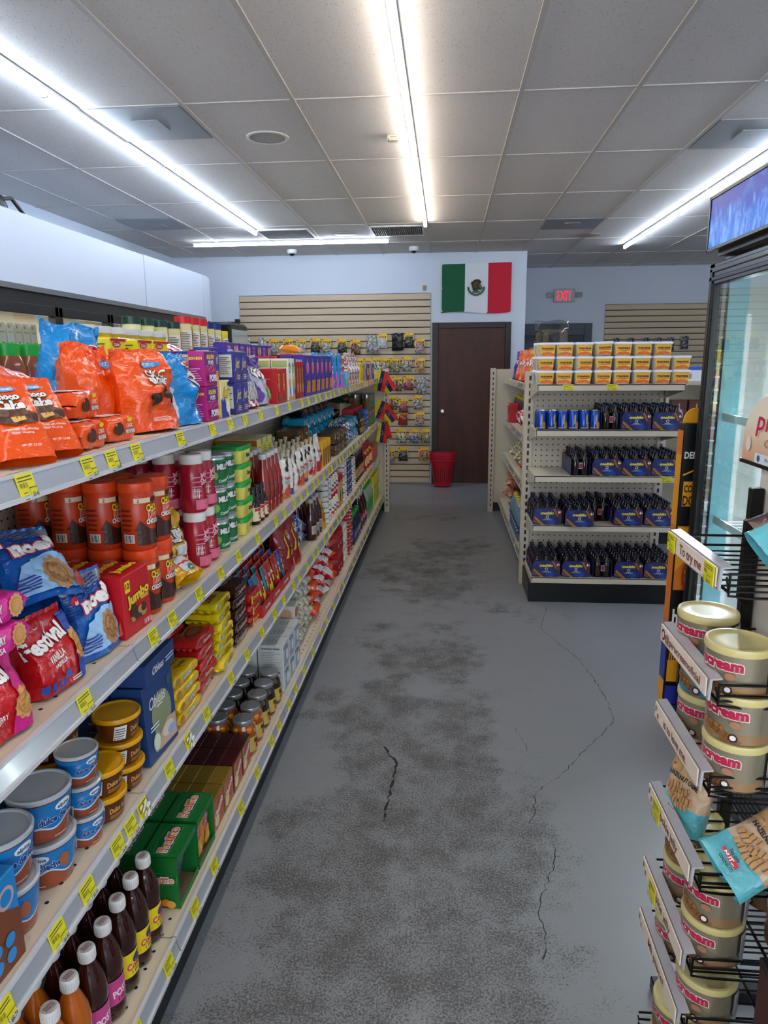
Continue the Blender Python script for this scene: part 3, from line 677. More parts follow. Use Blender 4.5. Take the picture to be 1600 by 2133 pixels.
b.ell(.03, .68, .05, .09, card('#b2401c'), ft); b.text('HAL', .02, .70, .018, ink('#ffffff'), ft, wid=.05); b.text('IS V', .02, .67, .018, ink('#ffffff'), ft, wid=.05)
b.text('haal', .0, .50, .07, ink('#f2efe8'), ft, bold=.03, wid=.095); b.rect(-.03, .05, .43, .455, OR_, ft); b.text('IN BAR', .01, .4425, .013, ink('#1a1a1a'), ft, wid=.06)
for k in range(9): b.poly([(-.05+.011*k, .30), (-.044+.011*k, .30), (-.036+.010*k, .36+.02*math.sin(k*2)), (-.044+.010*k, .365+.02*math.sin(k*2))], YL, ft)
b.rect(-.055, -.0, .2, .3, YL, ft); b.ell(.03, .26, .018, .03, card('#d9cfc0'), ft); b.rect(-.057, .057, .0, .18, card('#24349a'), ft)
link('printed_face', b.mesh('printed_face'), root)
# ---------------------------------------------------------------- black wire rack with tins
RX0, RXP, RX1, RY0, RY1 = .465, .635, .79, 1.185, 1.46
root = link('wire_display_rack', None); tag(root, 'black wire display rack of cookie tins with cream slogan strips', 'display rack')
WB = M_('#0c0c0d', .3, .2); CRM = M_('#ead9c4', .4); ACR = M_('#aaaab0', .12, .1, .6)
for y in (RY0-.05, RY1+.03):
    b = MB(); b.box(RXP-.012, RXP+.012, y-.012, y+.012, 0, 1.33, WB, .002); link('post', b.mesh('post'), root)
b = MB(); b.box(.54, .84, RY1+.10, RY1+.135, .0, .035, WB, .003); b.box(RXP-.015, RXP+.015, RY0-.06, RY1+.13, .01, .035, WB, .002); link('foot', b.mesh('foot'), root)
b = MB(); b.box(.54, .84, RY0-.10, RY0-.065, .0, .035, WB, .003); link('foot', b.mesh('foot'), root)
b = MB(); b.box(RXP-.016, RXP+.008, RY1+.012, RY1+.05, 1.08, 1.27, WB, .01); link('post_bracket', b.mesh('post_bracket'), root)
b = MB(); b.box(RXP+.014, RXP+.018, RY0-.05, RY1+.05, .97, 1.38, M_('#cfc7ba', .5)); link('back_panel', b.mesh('back_panel'), root)
STR = [(1.228, 'To try me'), (1.028, '@pirucreamoficial'), (.852, 'is to love me.'), (.655, 'Cookie jelly'), (.470, 'Cookie jelly'), (.335, 'Mi piace!')]
def wshelf(z, base):
    b = MB(); r_ = .0021
    n_ = 9
    for k in range(n_):
        y = RY0+.004+(RY1-RY0-.008)*k/(n_-1); b.tube([(RX0+.008, y, z+.012), (RX0+.012, y, z-.014), (RX1, y, z-.014)], r_, WB, 5)
    for x, dz in ((RX0+.012, -.014), (RXP, -.018), (RX1, -.014)): b.tube([(x, RY0, z+dz), (x, RY1, z+dz)], .003, WB, 6)
    for dz in (.018, -.002): b.tube([(RX0+.01, RY0, z+dz), (RX1, RY0, z+dz)], .0026, WB, 6); b.tube([(RX0+.01, RY1, z+dz), (RX1, RY1, z+dz)], .0026, WB, 6)
    for dz in (.018,): b.tube([(RX0+.012, RY0-.0, z+dz), (RX0+.012, RY0, z-.02), (RX0+.05, RY0, z-.024), (RX1, RY0, z-.024)], .0026, WB, 6)
    return b
for i, (z, t) in enumerate(STR):
    sh = link('wire_shelf', wshelf(z-.01, 0).mesh('wire_shelf'), root)
    b = MB(); b.prism([(RX0-.006, z-.021), (RX0-.004, z+.019), (RX0+.016, z+.021), (RX0+.016, z+.018), (RX0, z+.016), (RX0-.002, z-.021)], 1, RY0-.0, RY1, ACR)
    b.box(RX0-.0085, RX0-.0062, RY0+.008, RY1-.004, z-.017, z+.017, CRM)
    f = lambda u_, v, o, z=z: (RX0-.0087-o, (RY0+RY1)/2-u_, z+v); mar = ink('#7a2a2c'); wd_ = {'To try me': .12, '@pirucreamoficial': .205, 'is to love me.': .14, 'Cookie jelly': .13, 'Mi piace!': .11}[t]
    b.text(t, -.0 if i else .0, 0, .019 if i != 1 else .016, mar, f, bold=.012, wid=wd_)
    if i == 1: b.ell(-.115, 0, .011, .012, mar, f); b.ell(-.115, .0, .006, .007, CRM, f)
    if i > 1:
        b.rect(-.128, -.122, -.002, .010, ink('#1f7a44'), f); b.rect(-.112, -.106, -.012, .0, ink('#b82636'), f)
    st = link('slogan_strip', b.mesh('slogan_strip'), sh)
    for (ti, uu) in ((0, -.105), (0, .105), (3, -.065), (4, -.05)):
        if ti == i: o = link('price_tag', TAGS[(i+int(uu > 0)) % 6], sh, (RX0-.0105, (RY0+RY1)/2-uu, z-(.0 if i == 0 else .006)), (0, 0, -PI/2)); o.scale = (.95, 1, .80 if i == 0 else .9)
# arched sign at the top
b = MB(); HX = RXP+.012; yc, zc_ = 1.40, 1.385; pts = []
y0, y1 = 1.61, 1.13
for k in range(25): t = PI*k/24; pts.append(((y0+y1)/2+(y0-y1)/2*math.cos(t), 1.41+.125*math.sin(t)**.8 if 0 < k < 24 else 1.41))
pts = [(y0, 1.375)]+pts+[(y1, 1.375)]
HDR = NT('header_print', .35); s_ = HDR.sep(); HDR.color(HDR.mix(HDR.ramp(s_[2], 1.36, 1.46), '#d99a66', '#efe0c8'))
b.prism(pts, 0, HX, HX+.004, HDR.m); b.box(HX-.004, HX+.008, y1, y0, 1.368, 1.376, WB); hd = link('header_board', b.mesh('header_board'), root)
b = MB(); f = lambda u_, v, o: (HX-.001-o, (y0+y1)/2-u_, v); rd = ink('#c42a45')
b.text('pirucream', -.005, 1.465, .042, rd, f, bold=.02, wid=.33, sh=.25, out=ink('#f4e8d8'), ob=.03); b.text('Delicious Wafer Rolls', -.02, 1.437, .009, ink('#9a5a48'), f, wid=.18)
b.text('Creamy Crunchy', -.03, 1.420, .016, ink('#a8604c'), f, wid=.20, sh=.3, bold=0); b.rect(-.17, .22, 1.376, 1.396, ink('#dfe4ea'), f); b.text('Product of Italy', -.06, 1.386, .008, ink('#5a6a7c'), f, wid=.12)
b.ell(-.205, 1.412, .012, .016, ink('#e9dccb'), f); b.ell(-.150, 1.386, .007, .007, ink('#3d5878'), f); link('header_print', b.mesh('header_print'), hd)
# ================================================================ product designs
W_, K_, RD, YE, BL = ink('#eceae6'), ink('#151312'), ink('#c8102e'), ink('#f2d21c'), ink('#1f4fa8')
def rot_pts(pts, c, a_): return [(c[0]+x*math.cos(a_)-y*math.sin(a_), c[1]+x*math.sin(a_)+y*math.cos(a_)) for x, y in pts]
def cookie(b, cu, cv, r_, f, L=None, c1='#c48a4a', c2='#a56a30', ry=None):
    ry = ry or r_
    b.poly([(cu+(r_*(1+.07*math.cos(12*t)))*math.cos(t), cv+(ry*(1+.07*math.cos(12*t)))*math.sin(t)) for t in [2*PI*k/48 for k in range(48)]], ink(c1), f, L)
    b.ell(cu, cv, r_*.72, ry*.72, ink(c2), f, L); b.ell(cu, cv, r_*.6, ry*.6, ink(c1), f, L)
    for k in range(8): b.ell(cu+r_*.42*math.cos(k*.785), cv+ry*.42*math.sin(k*.785), r_*.07, ry*.07, ink(c2), f, n=6)
def sausage(b, cu, cv, l_, w_, a_, f, c='#9a6a36', L=None):
    b.poly(rot_pts([(-l_/2, -w_/2), (l_/2, -w_/2), (l_/2+w_*.2, 0), (l_/2, w_/2), (-l_/2, w_/2), (-l_/2-w_*.2, 0)], (cu, cv), a_), ink(c), f, L)
    for k in (-.3, 0, .3): b.poly(rot_pts([(l_*k-.0012, -w_/2), (l_*k+.0012, -w_/2), (l_*k+.004, w_/2), (l_*k+.002, w_/2)], (cu, cv), a_), ink('#6b4320'), f, L)
def box_kind(name, cat, w_, d, h, col, dec, side=None, tp=None, bev=.002, rough=None):
    b = MB(); b.box(-w_/2, w_/2, -d/2, d/2, 0, h, col if not isinstance(col, str) else card(col), bev)
    l_ = MB(); dec(l_, front(w_, d))
    if side: side(l_, left(w_, d))
    if tp: tp(l_, top(h))
    return Kind(name, cat, ('carton', b), ('printed_label', l_))
# -- bags
def bagP(w_, h, d, seed, wr=.004, stand=False, lean=0., slump=0., sharp=2.6):
    so = Vector((seed*3.7, seed*1.3, seed*.7))
    def P(s_, t, side):
        es = max(0., 1-abs(s_)**sharp)**.55; tt = min(1, max(0, t))
        et = (min(1., (1-tt)/.5)**.75)*(min(1., (tt+.02)/.10)**.5 if not stand else 1.) if stand else (max(0., 1-abs(2*tt-1)**2.4)**.6)
        th = d/2*es*et
        ww = w_/2*(1-.06*math.sin(PI*tt)*(1-es)-.04*math.sin(PI*tt))
        x = s_*ww; z = tt*h
        n1 = noise.noise(Vector((x*14, z*11, side*3.))+so); n2 = noise.noise(Vector((x*38, z*30, side*5.))+so*1.7)
        k = wr*(1+1.2*tt); g = n1*2.0+abs(n2)*1.3
        fade = .35+.65*min(1, es*3)
        y = -side*th + side*(-g*k)*fade*(1 if th > .002 else .6)
        y += slump*math.sin(tt*PI*1.5)*d*.3+lean*z; x += n2*wr*.6; z += noise.noise(Vector((x*9, 1, seed)))*wr*(2.2 if tt > .9 else .5)
        return (x, y, max(0, z))
    return P
def bag_body(P, mat, nu=16, nv=20, matf=None, crimp=None):
    b = MB(); sg = []
    for side in (1, -1):
        vs = []; 
        for j in range(nv+1):
            for i in range(nu+1):
                s_ = -1+2*i/nu; t = j/nv; p = P(s_, t, side)
                if i in (0, nu) or j == nv:
                    q = P(s_, t, -side); p = tuple((a_+c_)/2 for a_, c_ in zip(p, q))
                vs.append(p)
        groups = {}
        for j in range(nv):
            for i in range(nu):
                m = mat if not matf else matf(-1+2*(i+.5)/nu, (j+.5)/nv, side)
                groups.setdefault(m, []).append((j*(nu+1)+i, j*(nu+1)+i+1, (j+1)*(nu+1)+i+1, (j+1)*(nu+1)+i))
        base = len(b.v); b.v += vs
        for m, fs in groups.items():
            mi = b.mi(m)
            for f in fs: b.f.append(tuple(base+k for k in (f if side > 0 else f[::-1]))); b.m.append(mi); b.sm.append(True)
    return b
def bagmap(P, w_, h, off=.0021, side=1):
    def f(u_, v, o):
        s_, t = max(-.98, min(.98, 2*u_/w_)), max(.01, min(.985, v/h)); e = .02
        p = Vector(P(s_, t, side)); a1 = Vector(P(s_+e, t, side))-Vector(P(s_-e, t, side)); a2 = Vector(P(s_, t+.01, side))-Vector(P(s_, t-.01, side))
        n_ = a1.cross(a2); n_ = n_.normalized()*(1 if side > 0 else -1) if n_.length > 1e-9 else Vector((0, -1, 0))
        if n_.y*side > 0: n_ = -n_
        return tuple(p+n_*(o*1.5+off))
    return f
def bag_kind(name, cat, w_, h, d, col, dec, seed=1, wr=.004, stand=True, lean=0, matf=None, L=.009, slump=0, nu=16, nv=20, sharp=2.6):
    P = bagP(w_, h, d, seed, wr, stand, lean, slump, sharp); b = bag_body(P, foil(col) if isinstance(col, str) else col, nu, nv, matf)
    l_ = MB(); dec(l_, bagmap(P, w_, h), L)
    s2 = MB(); sc = foil(col) if isinstance(col, str) else col
    n = 16; vs = []
    for k in range(n+1):
        q = Vector(P(-1+2*k/n, 1, 1)); q2 = Vector(P(-1+2*k/n, 1, -1)); q = (q+q2)/2; vs += [tuple(q), (q.x, q.y+.002*(-1)**k, q.z+.010)]
    s2.add(vs, [(2*k, 2*k+2, 2*k+3, 2*k+1) for k in range(n)], sc)
    return Kind(name, cat, ('pouch', b), ('printed_label', l_), ('top_seal', s2))
# -- flow packs: long axis X, lying on z=0, crimped at both ends
def flow(name, cat, L_, h, d, col, dec, seed=1, wr=.0015, end=None, stripe=None, sub=None, nring=14):
    b = MB(); m = foil(col) if isinstance(col, str) else col; n = 16; rings = []
    for i in range(nring+1):
        t = -1+2*i/nring; e = max(0., 1-abs(t)**9)**.5; ee = max(.07, e)
        x = t*L_/2; vs = []
        for k in range(n):
            a_ = 2*PI*(k+.5)/n; cy_, cz_ = math.cos(a_), math.sin(a_)
            y = d/2*math.copysign(abs(cy_)**.35, cy_)*(.94+.06*e); z = h/2*math.copysign(abs(cz_)**.35, cz_)*ee
            g = noise.noise(Vector((x*30, y*30, z*30+seed*4)))*wr*2
            vs.append((x+g, y+g, h/2+z+g))
        rings += vs
    fs = [(i*n+k, i*n+(k+1) % n, (i+1)*n+(k+1) % n, (i+1)*n+k) for i in range(nring) for k in range(n)]
    b.add(rings, fs, m, True)
    em = m if end is None else (foil(end) if isinstance(end, str) else end)
    fl = MB()
    for sx in (-1, 1):
        vs = []; N = 9
        for k in range(N):
            y = -d/2*.92+d*.92*k/(N-1); vs += [(sx*L_/2*.985, y, h/2+.001*(-1)**k), (sx*(L_/2+.012), y, h/2+.003*(-1)**k-.004), ]
        fl.add(vs, [(2*k, 2*k+2, 2*k+3, 2*k+1) for k in range(N-1)], em)
    l_ = MB(); dec(l_, lambda u_, v, o: (u_, -d/2-o-.0012, v), lambda u_, v, o: (u_, v, h+o+.0012), lambda u_, v, o: (-L_/2-o-.0005, -u_, v))
    return Kind(name, cat, ('wrapper', b), ('crimped_ends', fl), ('printed_label', l_))
# -- round jars and tubs
def jar_kind(name, cat, prof, body, lid_prof, lid, dec=None, lr=None, n=22, extra=None, lm=None):
    b = MB(); b.lathe(prof, body, n); parts = [('body', b)]
    if lid_prof: c = MB(); c.lathe(lid_prof, lid, n); parts.append(('lid', c))
    if dec: l_ = MB(); dec(l_, cyl(lr or (lambda v: prof[1][0]))); parts.append(('printed_label', l_))
    if extra: parts += extra
    return Kind(name, cat, *parts)
def band(l_, f, r_, z0, z1, m, a0=-180, a1=180, dz=.012):
    l_.rect(math.radians(a0)*r_, math.radians(a1)*r_, z0, z1, m, f, .012)
# ---- near products, top shelf
ORG, ORD_, BLU = '#ee5410', '#c93d0d', '#0f86cf'
SKYB = ink('#3c8fd0')
def brownie_art(l_, f, L, z, k=1.):
    for (x, y, a_, s_) in ((-.03, z, .3, 1.), (.012, z+.018, -.3, .9), (.04, z-.004, .1, .8)):
        l_.poly(rot_pts([(-.018*s_*k, -.014*s_*k), (.018*s_*k, -.016*s_*k), (.02*s_*k, .012*s_*k), (-.014*s_*k, .016*s_*k)], (x*k, y), a_), ink('#34201a'), f, L)
def d_choco(l_, f, L):
    l_.ell(0, .205, .034, .009, SKYB, f, L, n=14); l_.text('CHOCORAMO', 0, .205, .0085, W_, f, L, wid=.055)
    l_.text('Choco', -.002, .178, .021, W_, f, L, bold=.05, wid=.066, out=ink('#3a1c12'), ob=.07); l_.text('Cake', .0, .150, .024, W_, f, L, bold=.05, wid=.07, out=ink('#3a1c12'), ob=.07)
    l_.poly([(-.045, .115), (-.03, .137), (.02, .135), (.055, .118), (.05, .095), (-.01, .088), (-.04, .098)], ink('#45241a'), f, L)
    l_.poly([(-.01, .112), (.022, .113), (.022, .100), (-.008, .096)], ink('#e3b25a'), f, L); l_.poly([(-.045, .115), (-.03, .137), (.02, .135), (.055, .118), (0, .112)], ink('#5a3222'), f, L)
    l_.text('Golden cake with chocolate', 0, .075, .006, W_, f, L, wid=.085, bold=.01); l_.text('flavor coating', 0, .065, .006, W_, f, L, wid=.05, bold=.01); l_.text('NET WT. 2.3 OZ', .01, .03, .006, W_, f, L, wid=.045)
CAKE = bag_kind('cake_pack', 'cake pack', .145, .235, .05, ORG, d_choco, 3, .0026, True, sharp=5)
def d_brow(l_, f, L):
    l_.ell(.02, .235, .032, .013, SKYB, f, L, n=14); l_.text('CHOC', .02, .235, .011, W_, f, L, wid=.04)
    l_.text('CHOC', .02, .20, .025, W_, f, L, bold=.05, wid=.07, out=ink('#3a1c12')); l_.text('BROWNIE', .02, .172, .023, W_, f, L, bold=.05, wid=.095, out=ink('#3a1c12'))
    l_.ell(.035, .147, .02, .007, ink('#e7cf34'), f, L, n=12); brownie_art(l_, f, L, .11, 1.25); l_.lines(-.05, .05, .03, .05, 3, ink('#efc7b4'), f, L)
BROWN = bag_kind('brownie_bag', 'snack bag', .24, .285, .12, ORG, d_brow, 5, .008, True, slump=.1)
BROWN2 = bag_kind('brownie_bag', 'snack bag', .23, .20, .12, ORG, lambda l_, f, L: (l_.ell(.06, .16, .025, .012, SKYB, f, L), l_.text('CHOC', .06, .16, .01, W_, f, L, wid=.035)), 9, .011, True, slump=.15)
def d_blue(l_, f, L):
    l_.ell(.05, .235, .03, .011, W_, f, L, n=14); l_.ell(.05, .235, .024, .008, RD, f, L, n=14)
    l_.poly([(.035, .20), (.10, .21), (.115, .10), (.07, .07), (.045, .14)], ink('#d9dde0'), f, L)
    for k, (x, y, c) in enumerate(((.06, .18, '#46301f'), (.085, .165, '#c28b2c'), (.07, .14, '#e0a737'), (.095, .12, '#5a3a25'))): l_.ell(x, y, .018, .01, ink(c), f, L, n=10)
    l_.poly([(-.115, .04), (-.09, .16), (-.075, .14), (-.08, .03)], ink('#cfd6dc'), f, L)
BLUEB = bag_kind('blue_snack_bag', 'snack bag', .25, .30, .14, BLU, d_blue, 11, .012, True, slump=.2)
BLUEB2 = bag_kind('blue_snack_bag', 'snack bag', .20, .27, .13, BLU, d_blue, 14, .011, True, slump=.1)
def d_mini(fr_, tp, lf, big=1):
    pass
def f_mini(l_, f, t, e):
    t_ = ink('#efe3dd')
    l_.rect(-.05, .03, -.022, .028, t_, t); l_.lines(-.046, .026, -.018, .024, 5, ink('#6d5a55'), t, fill=.15)
    l_.ell(-.02, .03, .022, .015, ink('#45241a'), f, n=12); l_.text('CHOC', .03, .035, .009, W_, f, wid=.03); l_.text('BROWNIE', .03, .022, .009, W_, f, bold=.03, wid=.042, out=ink('#3a1c12')); l_.ell(.03, .048, .012, .005, YE, f)
MINI = flow('brownie_pack', 'snack pack', .13, .058, .075, ORG, f_mini, 4, .003)
def d_flat(l_, f, L):
    l_.ell(-.01, .16, .055, .016, W_, f, L); l_.ell(-.01, .16, .05, .013, SKYB, f, L); l_.text('CHOCORAMO', -.01, .16, .014, W_, f, L, wid=.09, bold=.03)
    l_.text('Choco', .0, .125, .024, W_, f, L, bold=.05, wid=.08, out=ink('#3a1c12'))
FLATB = bag_kind('choco_bag', 'snack bag', .22, .22, .07, ORG, d_flat, 21, .005, False)
# jars with green caps
TOM = M_('#8a4a34', .15, 0, .5)
def d_sofr(l_, f):
    r_ = .0405; band(l_, f, r_, .035, .105, W_, -70, 75); l_.rect(-.045, .0, .04, .10, RD, f, .012); l_.rect(-.025, -.005, .085, .10, ink('#2f7fc0'), f, .012)
    l_.text('Sofrito', -.022, .070, .010, W_, f, .01, wid=.03); l_.bars(.012, .035, .04, .10, K_, f, .01, n=6)
GREENJ = jar_kind('sauce_jar', 'jar', [(.036, 0), (.04, .006), (.04, .125), (.034, .145), (.03, .155)], TOM, [(.031, .150), (.031, .178), (.029, .18)], plas('#22a03a'), d_sofr, lambda v: .0405)
# seasoning canisters
def d_can(l_, f):
    band(l_, f, .041, .02, .115, YE); 
    for a0 in (-70, 0, 70): u0 = math.radians(a0)*.041; l_.rect(u0-.014, u0+.014, .03, .105, W_, f, .012); l_.lines(u0-.012, u0+.012, .034, .102, 10, K_, f, .012, fill=.4)
SEAS = jar_kind('seasoning_canister', 'canister', [(.038, 0), (.041, .004), (.041, .13)], M_('#b9a814', .35), [(.043, .128), (.043, .15), (.041, .152)], M_('#cfd4d3', .35), d_can, lambda v: .0412)
def goya(cap, accent):
    def d(l_, f):
        band(l_, f, .0368, .01, .145, ink('#dedc9c')); band(l_, f, .037, .02, .12, ink('#e9e6dc'), -110, 0); l_.lines(-.062, -.01, .03, .115, 11, K_, f, .012, fill=.35)
        band(l_, f, .037, .01, .14, YE, 5, 90); l_.text('GOYA', .028, .118, .012, ink(accent), f, .01, wid=.04, bold=.04); l_.text('Adobo', .028, .098, .011, ink('#b01818'), f, .01, wid=.04, sh=.2)
        l_.ell(.028, .04, .013, .015, ink('#b01818'), f, .01); l_.ell(.028, .04, .010, .012, YE, f, .01)
    return jar_kind('spice_shaker', 'spice container', [(.034, 0), (.0365, .005), (.0365, .152)], M_('#d8cf96', .35), [(.038, .15), (.038, .18), (.036, .182)], plas(cap), d, lambda v: .037)
GG, GR, GB = goya('#0d3a2a', '#17542a'), goya('#cc1424', '#101010'), goya('#142a78', '#142a78')
YCAP = jar_kind('spice_shaker', 'spice container', [(.03, 0), (.032, .004), (.032, .09)], plas('#e0cf4a'), [(.033, .09), (.033, .11), (.03, .112)], plas('#f0d816'), lambda l_, f: (band(l_, f, .0325, .015, .07, W_, -60, 20), l_.lines(-.03, .008, .02, .065, 6, K_, f, .012)), lambda v: .0325)
def boxd(title, fg, bg=None, h=.02, lines=True, art=None):
    def d(l_, f):
        pass
    return d
MAG = box_kind('bouillon_box', 'box', .075, .045, .052, '#f0dc1e', lambda l_, f: (l_.ell(-.008, .04, .02, .006, RD, f), l_.text('Caldo', -.008, .04, .006, W_, f, wid=.025), l_.text('Base', 0, .026, .012, ink('#3a5a1a'), f, wid=.035), l_.ell(.012, .010, .025, .008, ink('#a8642a'), f), l_.rect(-.037, .037, .046, .051, RD, f)),
    side=lambda l_, f: l_.lines(-.018, .018, .006, .046, 6, K_, f, fill=.3))
BONB = box_kind('candy_box', 'box', .115, .05, .125, '#b01878', lambda l_, f: (l_.rect(-.056, .056, .072, .123, ink('#6a1f86'), f), l_.text('BON BON', 0, .105, .016, ink('#e9d92c'), f, bold=.05, wid=.07, out=ink('#23124c')), l_.text('POPS', 0, .085, .014, W_, f, bold=.05, wid=.05, out=ink('#3a2aa0')),
    [l_.ell(RND.uniform(-.05, .05), RND.uniform(.01, .12), .0022, .0022, ink(RND.choice(('#f4f0a0', '#ff9ac0', '#ffffff'))), f, n=6) for k in range(26)], l_.text('POPS', -.005, .03, .022, W_, f, bold=.06, wid=.07, out=ink('#2a5ad0')), l_.ell(.038, .03, .012, .022, ink('#ecb82c'), f), l_.ell(.038, .045, .01, .01, ink('#e7823a'), f)),
    side=lambda l_, f: (l_.text('BON BON', 0, .1, .01, YE, f, bold=.04, wid=.04), l_.lines(-.018, .018, .02, .07, 6, ink('#e9b8dc'), f, fill=.3)))
def d_jet(l_, f):
    l_.poly([(-.04, .01), (-.005, .045), (.0, .01)], ink('#7a5a3c'), f); l_.ell(.0, .068, .036, .024, ink('#3a3f9a'), f); l_.text('Jet', .0, .068, .034, ink('#d9c16a'), f, bold=.02, wid=.05, sh=.4); l_.lines(-.01, .03, .012, .03, 3, ink('#d9d9ea'), f)
JET = box_kind('chocolate_box', 'box', .078, .06, .105, '#2c3288', d_jet, side=lambda l_, f: (l_.rect(-.022, .022, .02, .095, ink('#d5d2c6'), f), l_.lines(-.02, .02, .03, .09, 9, K_, f, fill=.3)))
JETC = box_kind('chocolate_box', 'box', .085, .06, .125, '#e7d998', lambda l_, f: (l_.poly([(-.042, 0), (.03, 0), (-.01, .07), (-.042, .06)], ink('#23389a'), f), l_.ell(.02, .035, .018, .02, ink('#f0ead0'), f), l_.text('Jet', .005, .085, .034, YE, f, bold=.03, wid=.05, sh=.4, out=ink('#23389a')), l_.ell(.03, .112, .008, .008, K_, f, n=8)),
    side=lambda l_, f: (l_.rect(-.02, .022, .02, .12, ink('#e2e0d6'), f), l_.lines(-.018, .02, .03, .11, 9, K_, f, fill=.3)))
def stripes(w_, h, m1, m2, step=.02, ang=.8):
    return lambda s_, t, side: m1 if math.sin((s_*w_/2*ang+t*h)*2*PI/step) > -.1 else m2
def d_cane(l_, f, L):
    l_.poly([(-.05, .20), (.05, .21), (.06, .12), (0, .09), (-.06, .12)], ink('#27407e'), f, L)
    for k in range(10): l_.ell(-.035+.018*(k % 5), .14+.03*(k//5), .004, .004, W_, f, L, n=5)
    l_.text('banana', .0, .215, .020, ink('#ecd63a'), f, L, bold=.04, wid=.09, out=K_); l_.poly([(-.05, .03), (.05, .03), (.05, .11), (-.04, .11)], ink('#8f8a88'), f, L)
    for k in range(9): l_.poly([(-.046+.011*k, .032), (-.043+.011*k, .032), (-.037+.011*k, .108), (-.041+.011*k, .108)], W_, f, L)
CANE = bag_kind('striped_candy_bag', 'candy bag', .20, .255, .07, foil('#d9d2d0'), d_cane, 31, .005, True, matf=stripes(.2, .26, foil('#e8e4e4'), foil('#c11a2c'), .045))
CANEF = bag_kind('striped_candy_bag', 'candy bag', .28, .26, .09, foil('#d9d2d0'), lambda l_, f, L: None or l_.ell(0, .12, .03, .02, W_, f, L), 33, .006, False, matf=stripes(.28, .26, foil('#e8e4e4'), foil('#c11a2c'), .05))
GOB = bag_kind('gummy_bag', 'candy bag', .19, .27, .07, '#aaa6b8', lambda l_, f, L: (l_.poly([(-.09, .27), (.09, .27), (.08, .20), (-.085, .215)], ink('#4a2a80'), f, L), l_.text('GOU', .0, .168, .05, W_, f, L, bold=.06, wid=.12, rot=-.15, out=K_, ob=.06), l_.poly([(-.08, .13), (-.02, .05), (-.05, .01), (-.09, .02)], ink('#5a3a90'), f, L), l_.ell(.04, .06, .02, .03, ink('#58b83a'), f, L)), 35, .006, True)
def d_jumbo(l_, f):
    l_.rect(-.036, .012, .02, .135, ink('#bd1522'), f); l_.text('Jumbo', -.012, .09, .021, YE, f, bold=.04, wid=.08, rot=-PI/2, out=ink('#6d0a10')); l_.text('mini', -.032, .075, .009, W_, f, wid=.02, rot=-PI/2)
    for k in range(7): l_.ell(-.025+.009*(k % 4), .018+.016*(k//4), .011, .010, ink('#5a3422' if k % 2 else '#8a5a34'), f, n=10)
JUMB = box_kind('peanut_bar_box', 'box', .09, .10, .15, '#b81420', d_jumbo, side=lambda l_, f: l_.lines(-.03, .03, .02, .12, 6, ink('#d97a30'), f, fill=.25))
CRACK = box_kind('cracker_box', 'box', .062, .08, .20, '#e6e2d2', lambda l_, f: (l_.ell(.0, .155, .018, .026, ink('#157a52'), f), l_.text('a', 0, .155, .03, W_, f, bold=.04), l_.ell(-.005, .085, .022, .02, ink('#d8a760'), f), l_.ell(.005, .045, .014, .025, ink('#4aa0d8'), f), l_.rect(-.03, .03, 0, .02, ink('#c98e4a'), f)),
    side=lambda l_, f: (l_.rect(-.035, .035, .16, .19, ink('#a7b86a'), f), l_.lines(-.033, .03, .03, .15, 10, K_, f, fill=.2)))
CHOCB = box_kind('wafer_box', 'box', .05, .07, .185, '#8f1a20', lambda l_, f: (l_.rect(-.024, .024, .165, .183, RD, f), l_.text('CRUNCH', 0, .12, .016, YE, f, rot=-PI/2, wid=.07, bold=.03), l_.ell(0, .055, .02, .03, ink('#c98a4a'), f)), side=lambda l_, f: (l_.rect(-.03, .03, .05, .16, ink('#8f8f3c'), f), l_.text('x2', 0, .055, .025, W_, f, bold=.05)))
PURP = box_kind('animal_cookie_box', 'box', .075, .055, .23, '#3c2496', lambda l_, f: (l_.ell(0, .16, .018, .035, ink('#e58bb0'), f), l_.ell(-.006, .15, .012, .03, ink('#e3623a'), f), l_.ell(0, .20, .008, .012, ink('#3aa05a'), f), [l_.ell(-.018+.012*(k % 4), .03+.022*(k//4), .010, .014, ink('#d99a3a' if k % 2 else '#a86a2a'), f, n=10) for k in range(12)]),
    side=lambda l_, f: (l_.text('ZOO', 0, .2, .012, W_, f, wid=.03), l_.lines(-.022, .022, .05, .17, 10, ink('#b9aee0'), f, fill=.3)))
PURF = box_kind('animal_cookie_box', 'box', .20, .06, .065, '#3c2496', lambda l_, f: (l_.text('TRY OUR', -.06, .045, .011, ink('#e8c8d8'), f, wid=.05), l_.text('DELICIOUS', -.06, .028, .011, ink('#e8a060'), f, wid=.055), l_.text('BITES', -.06, .012, .011, W_, f, wid=.035), l_.ell(.03, .03, .015, .025, ink('#d99a3a'), f), l_.ell(.065, .032, .018, .022, ink('#d98ab0'), f)))
ALP = bag_kind('candy_bag', 'candy bag', .17, .22, .06, '#2f8fd8', lambda l_, f, L: (l_.text('ICY', .02, .13, .03, W_, f, L, rot=.5, bold=.05, wid=.08, out=ink('#1a3a90')), l_.poly([(-.08, .0), (-.02, 0), (-.05, .09), (-.08, .1)], ink('#d85ab0'), f, L), l_.ell(.04, .05, .02, .02, ink('#4ac04a'), f, L), l_.ell(.04, .195, .02, .02, ink('#58c83a'), f, L), l_.ell(-.02, .05, .016, .016, ink('#e8c23a'), f, L)), 41, .006)
def mixm(*cols, sc=38):
    ms = [foil(c) for c in cols]
    return lambda s_, t, side: ms[int((noise.noise(Vector((s_*sc*.13, t*sc*.16, side*2.1+len(cols))))+1)*2.6*len(ms)) % len(ms)]
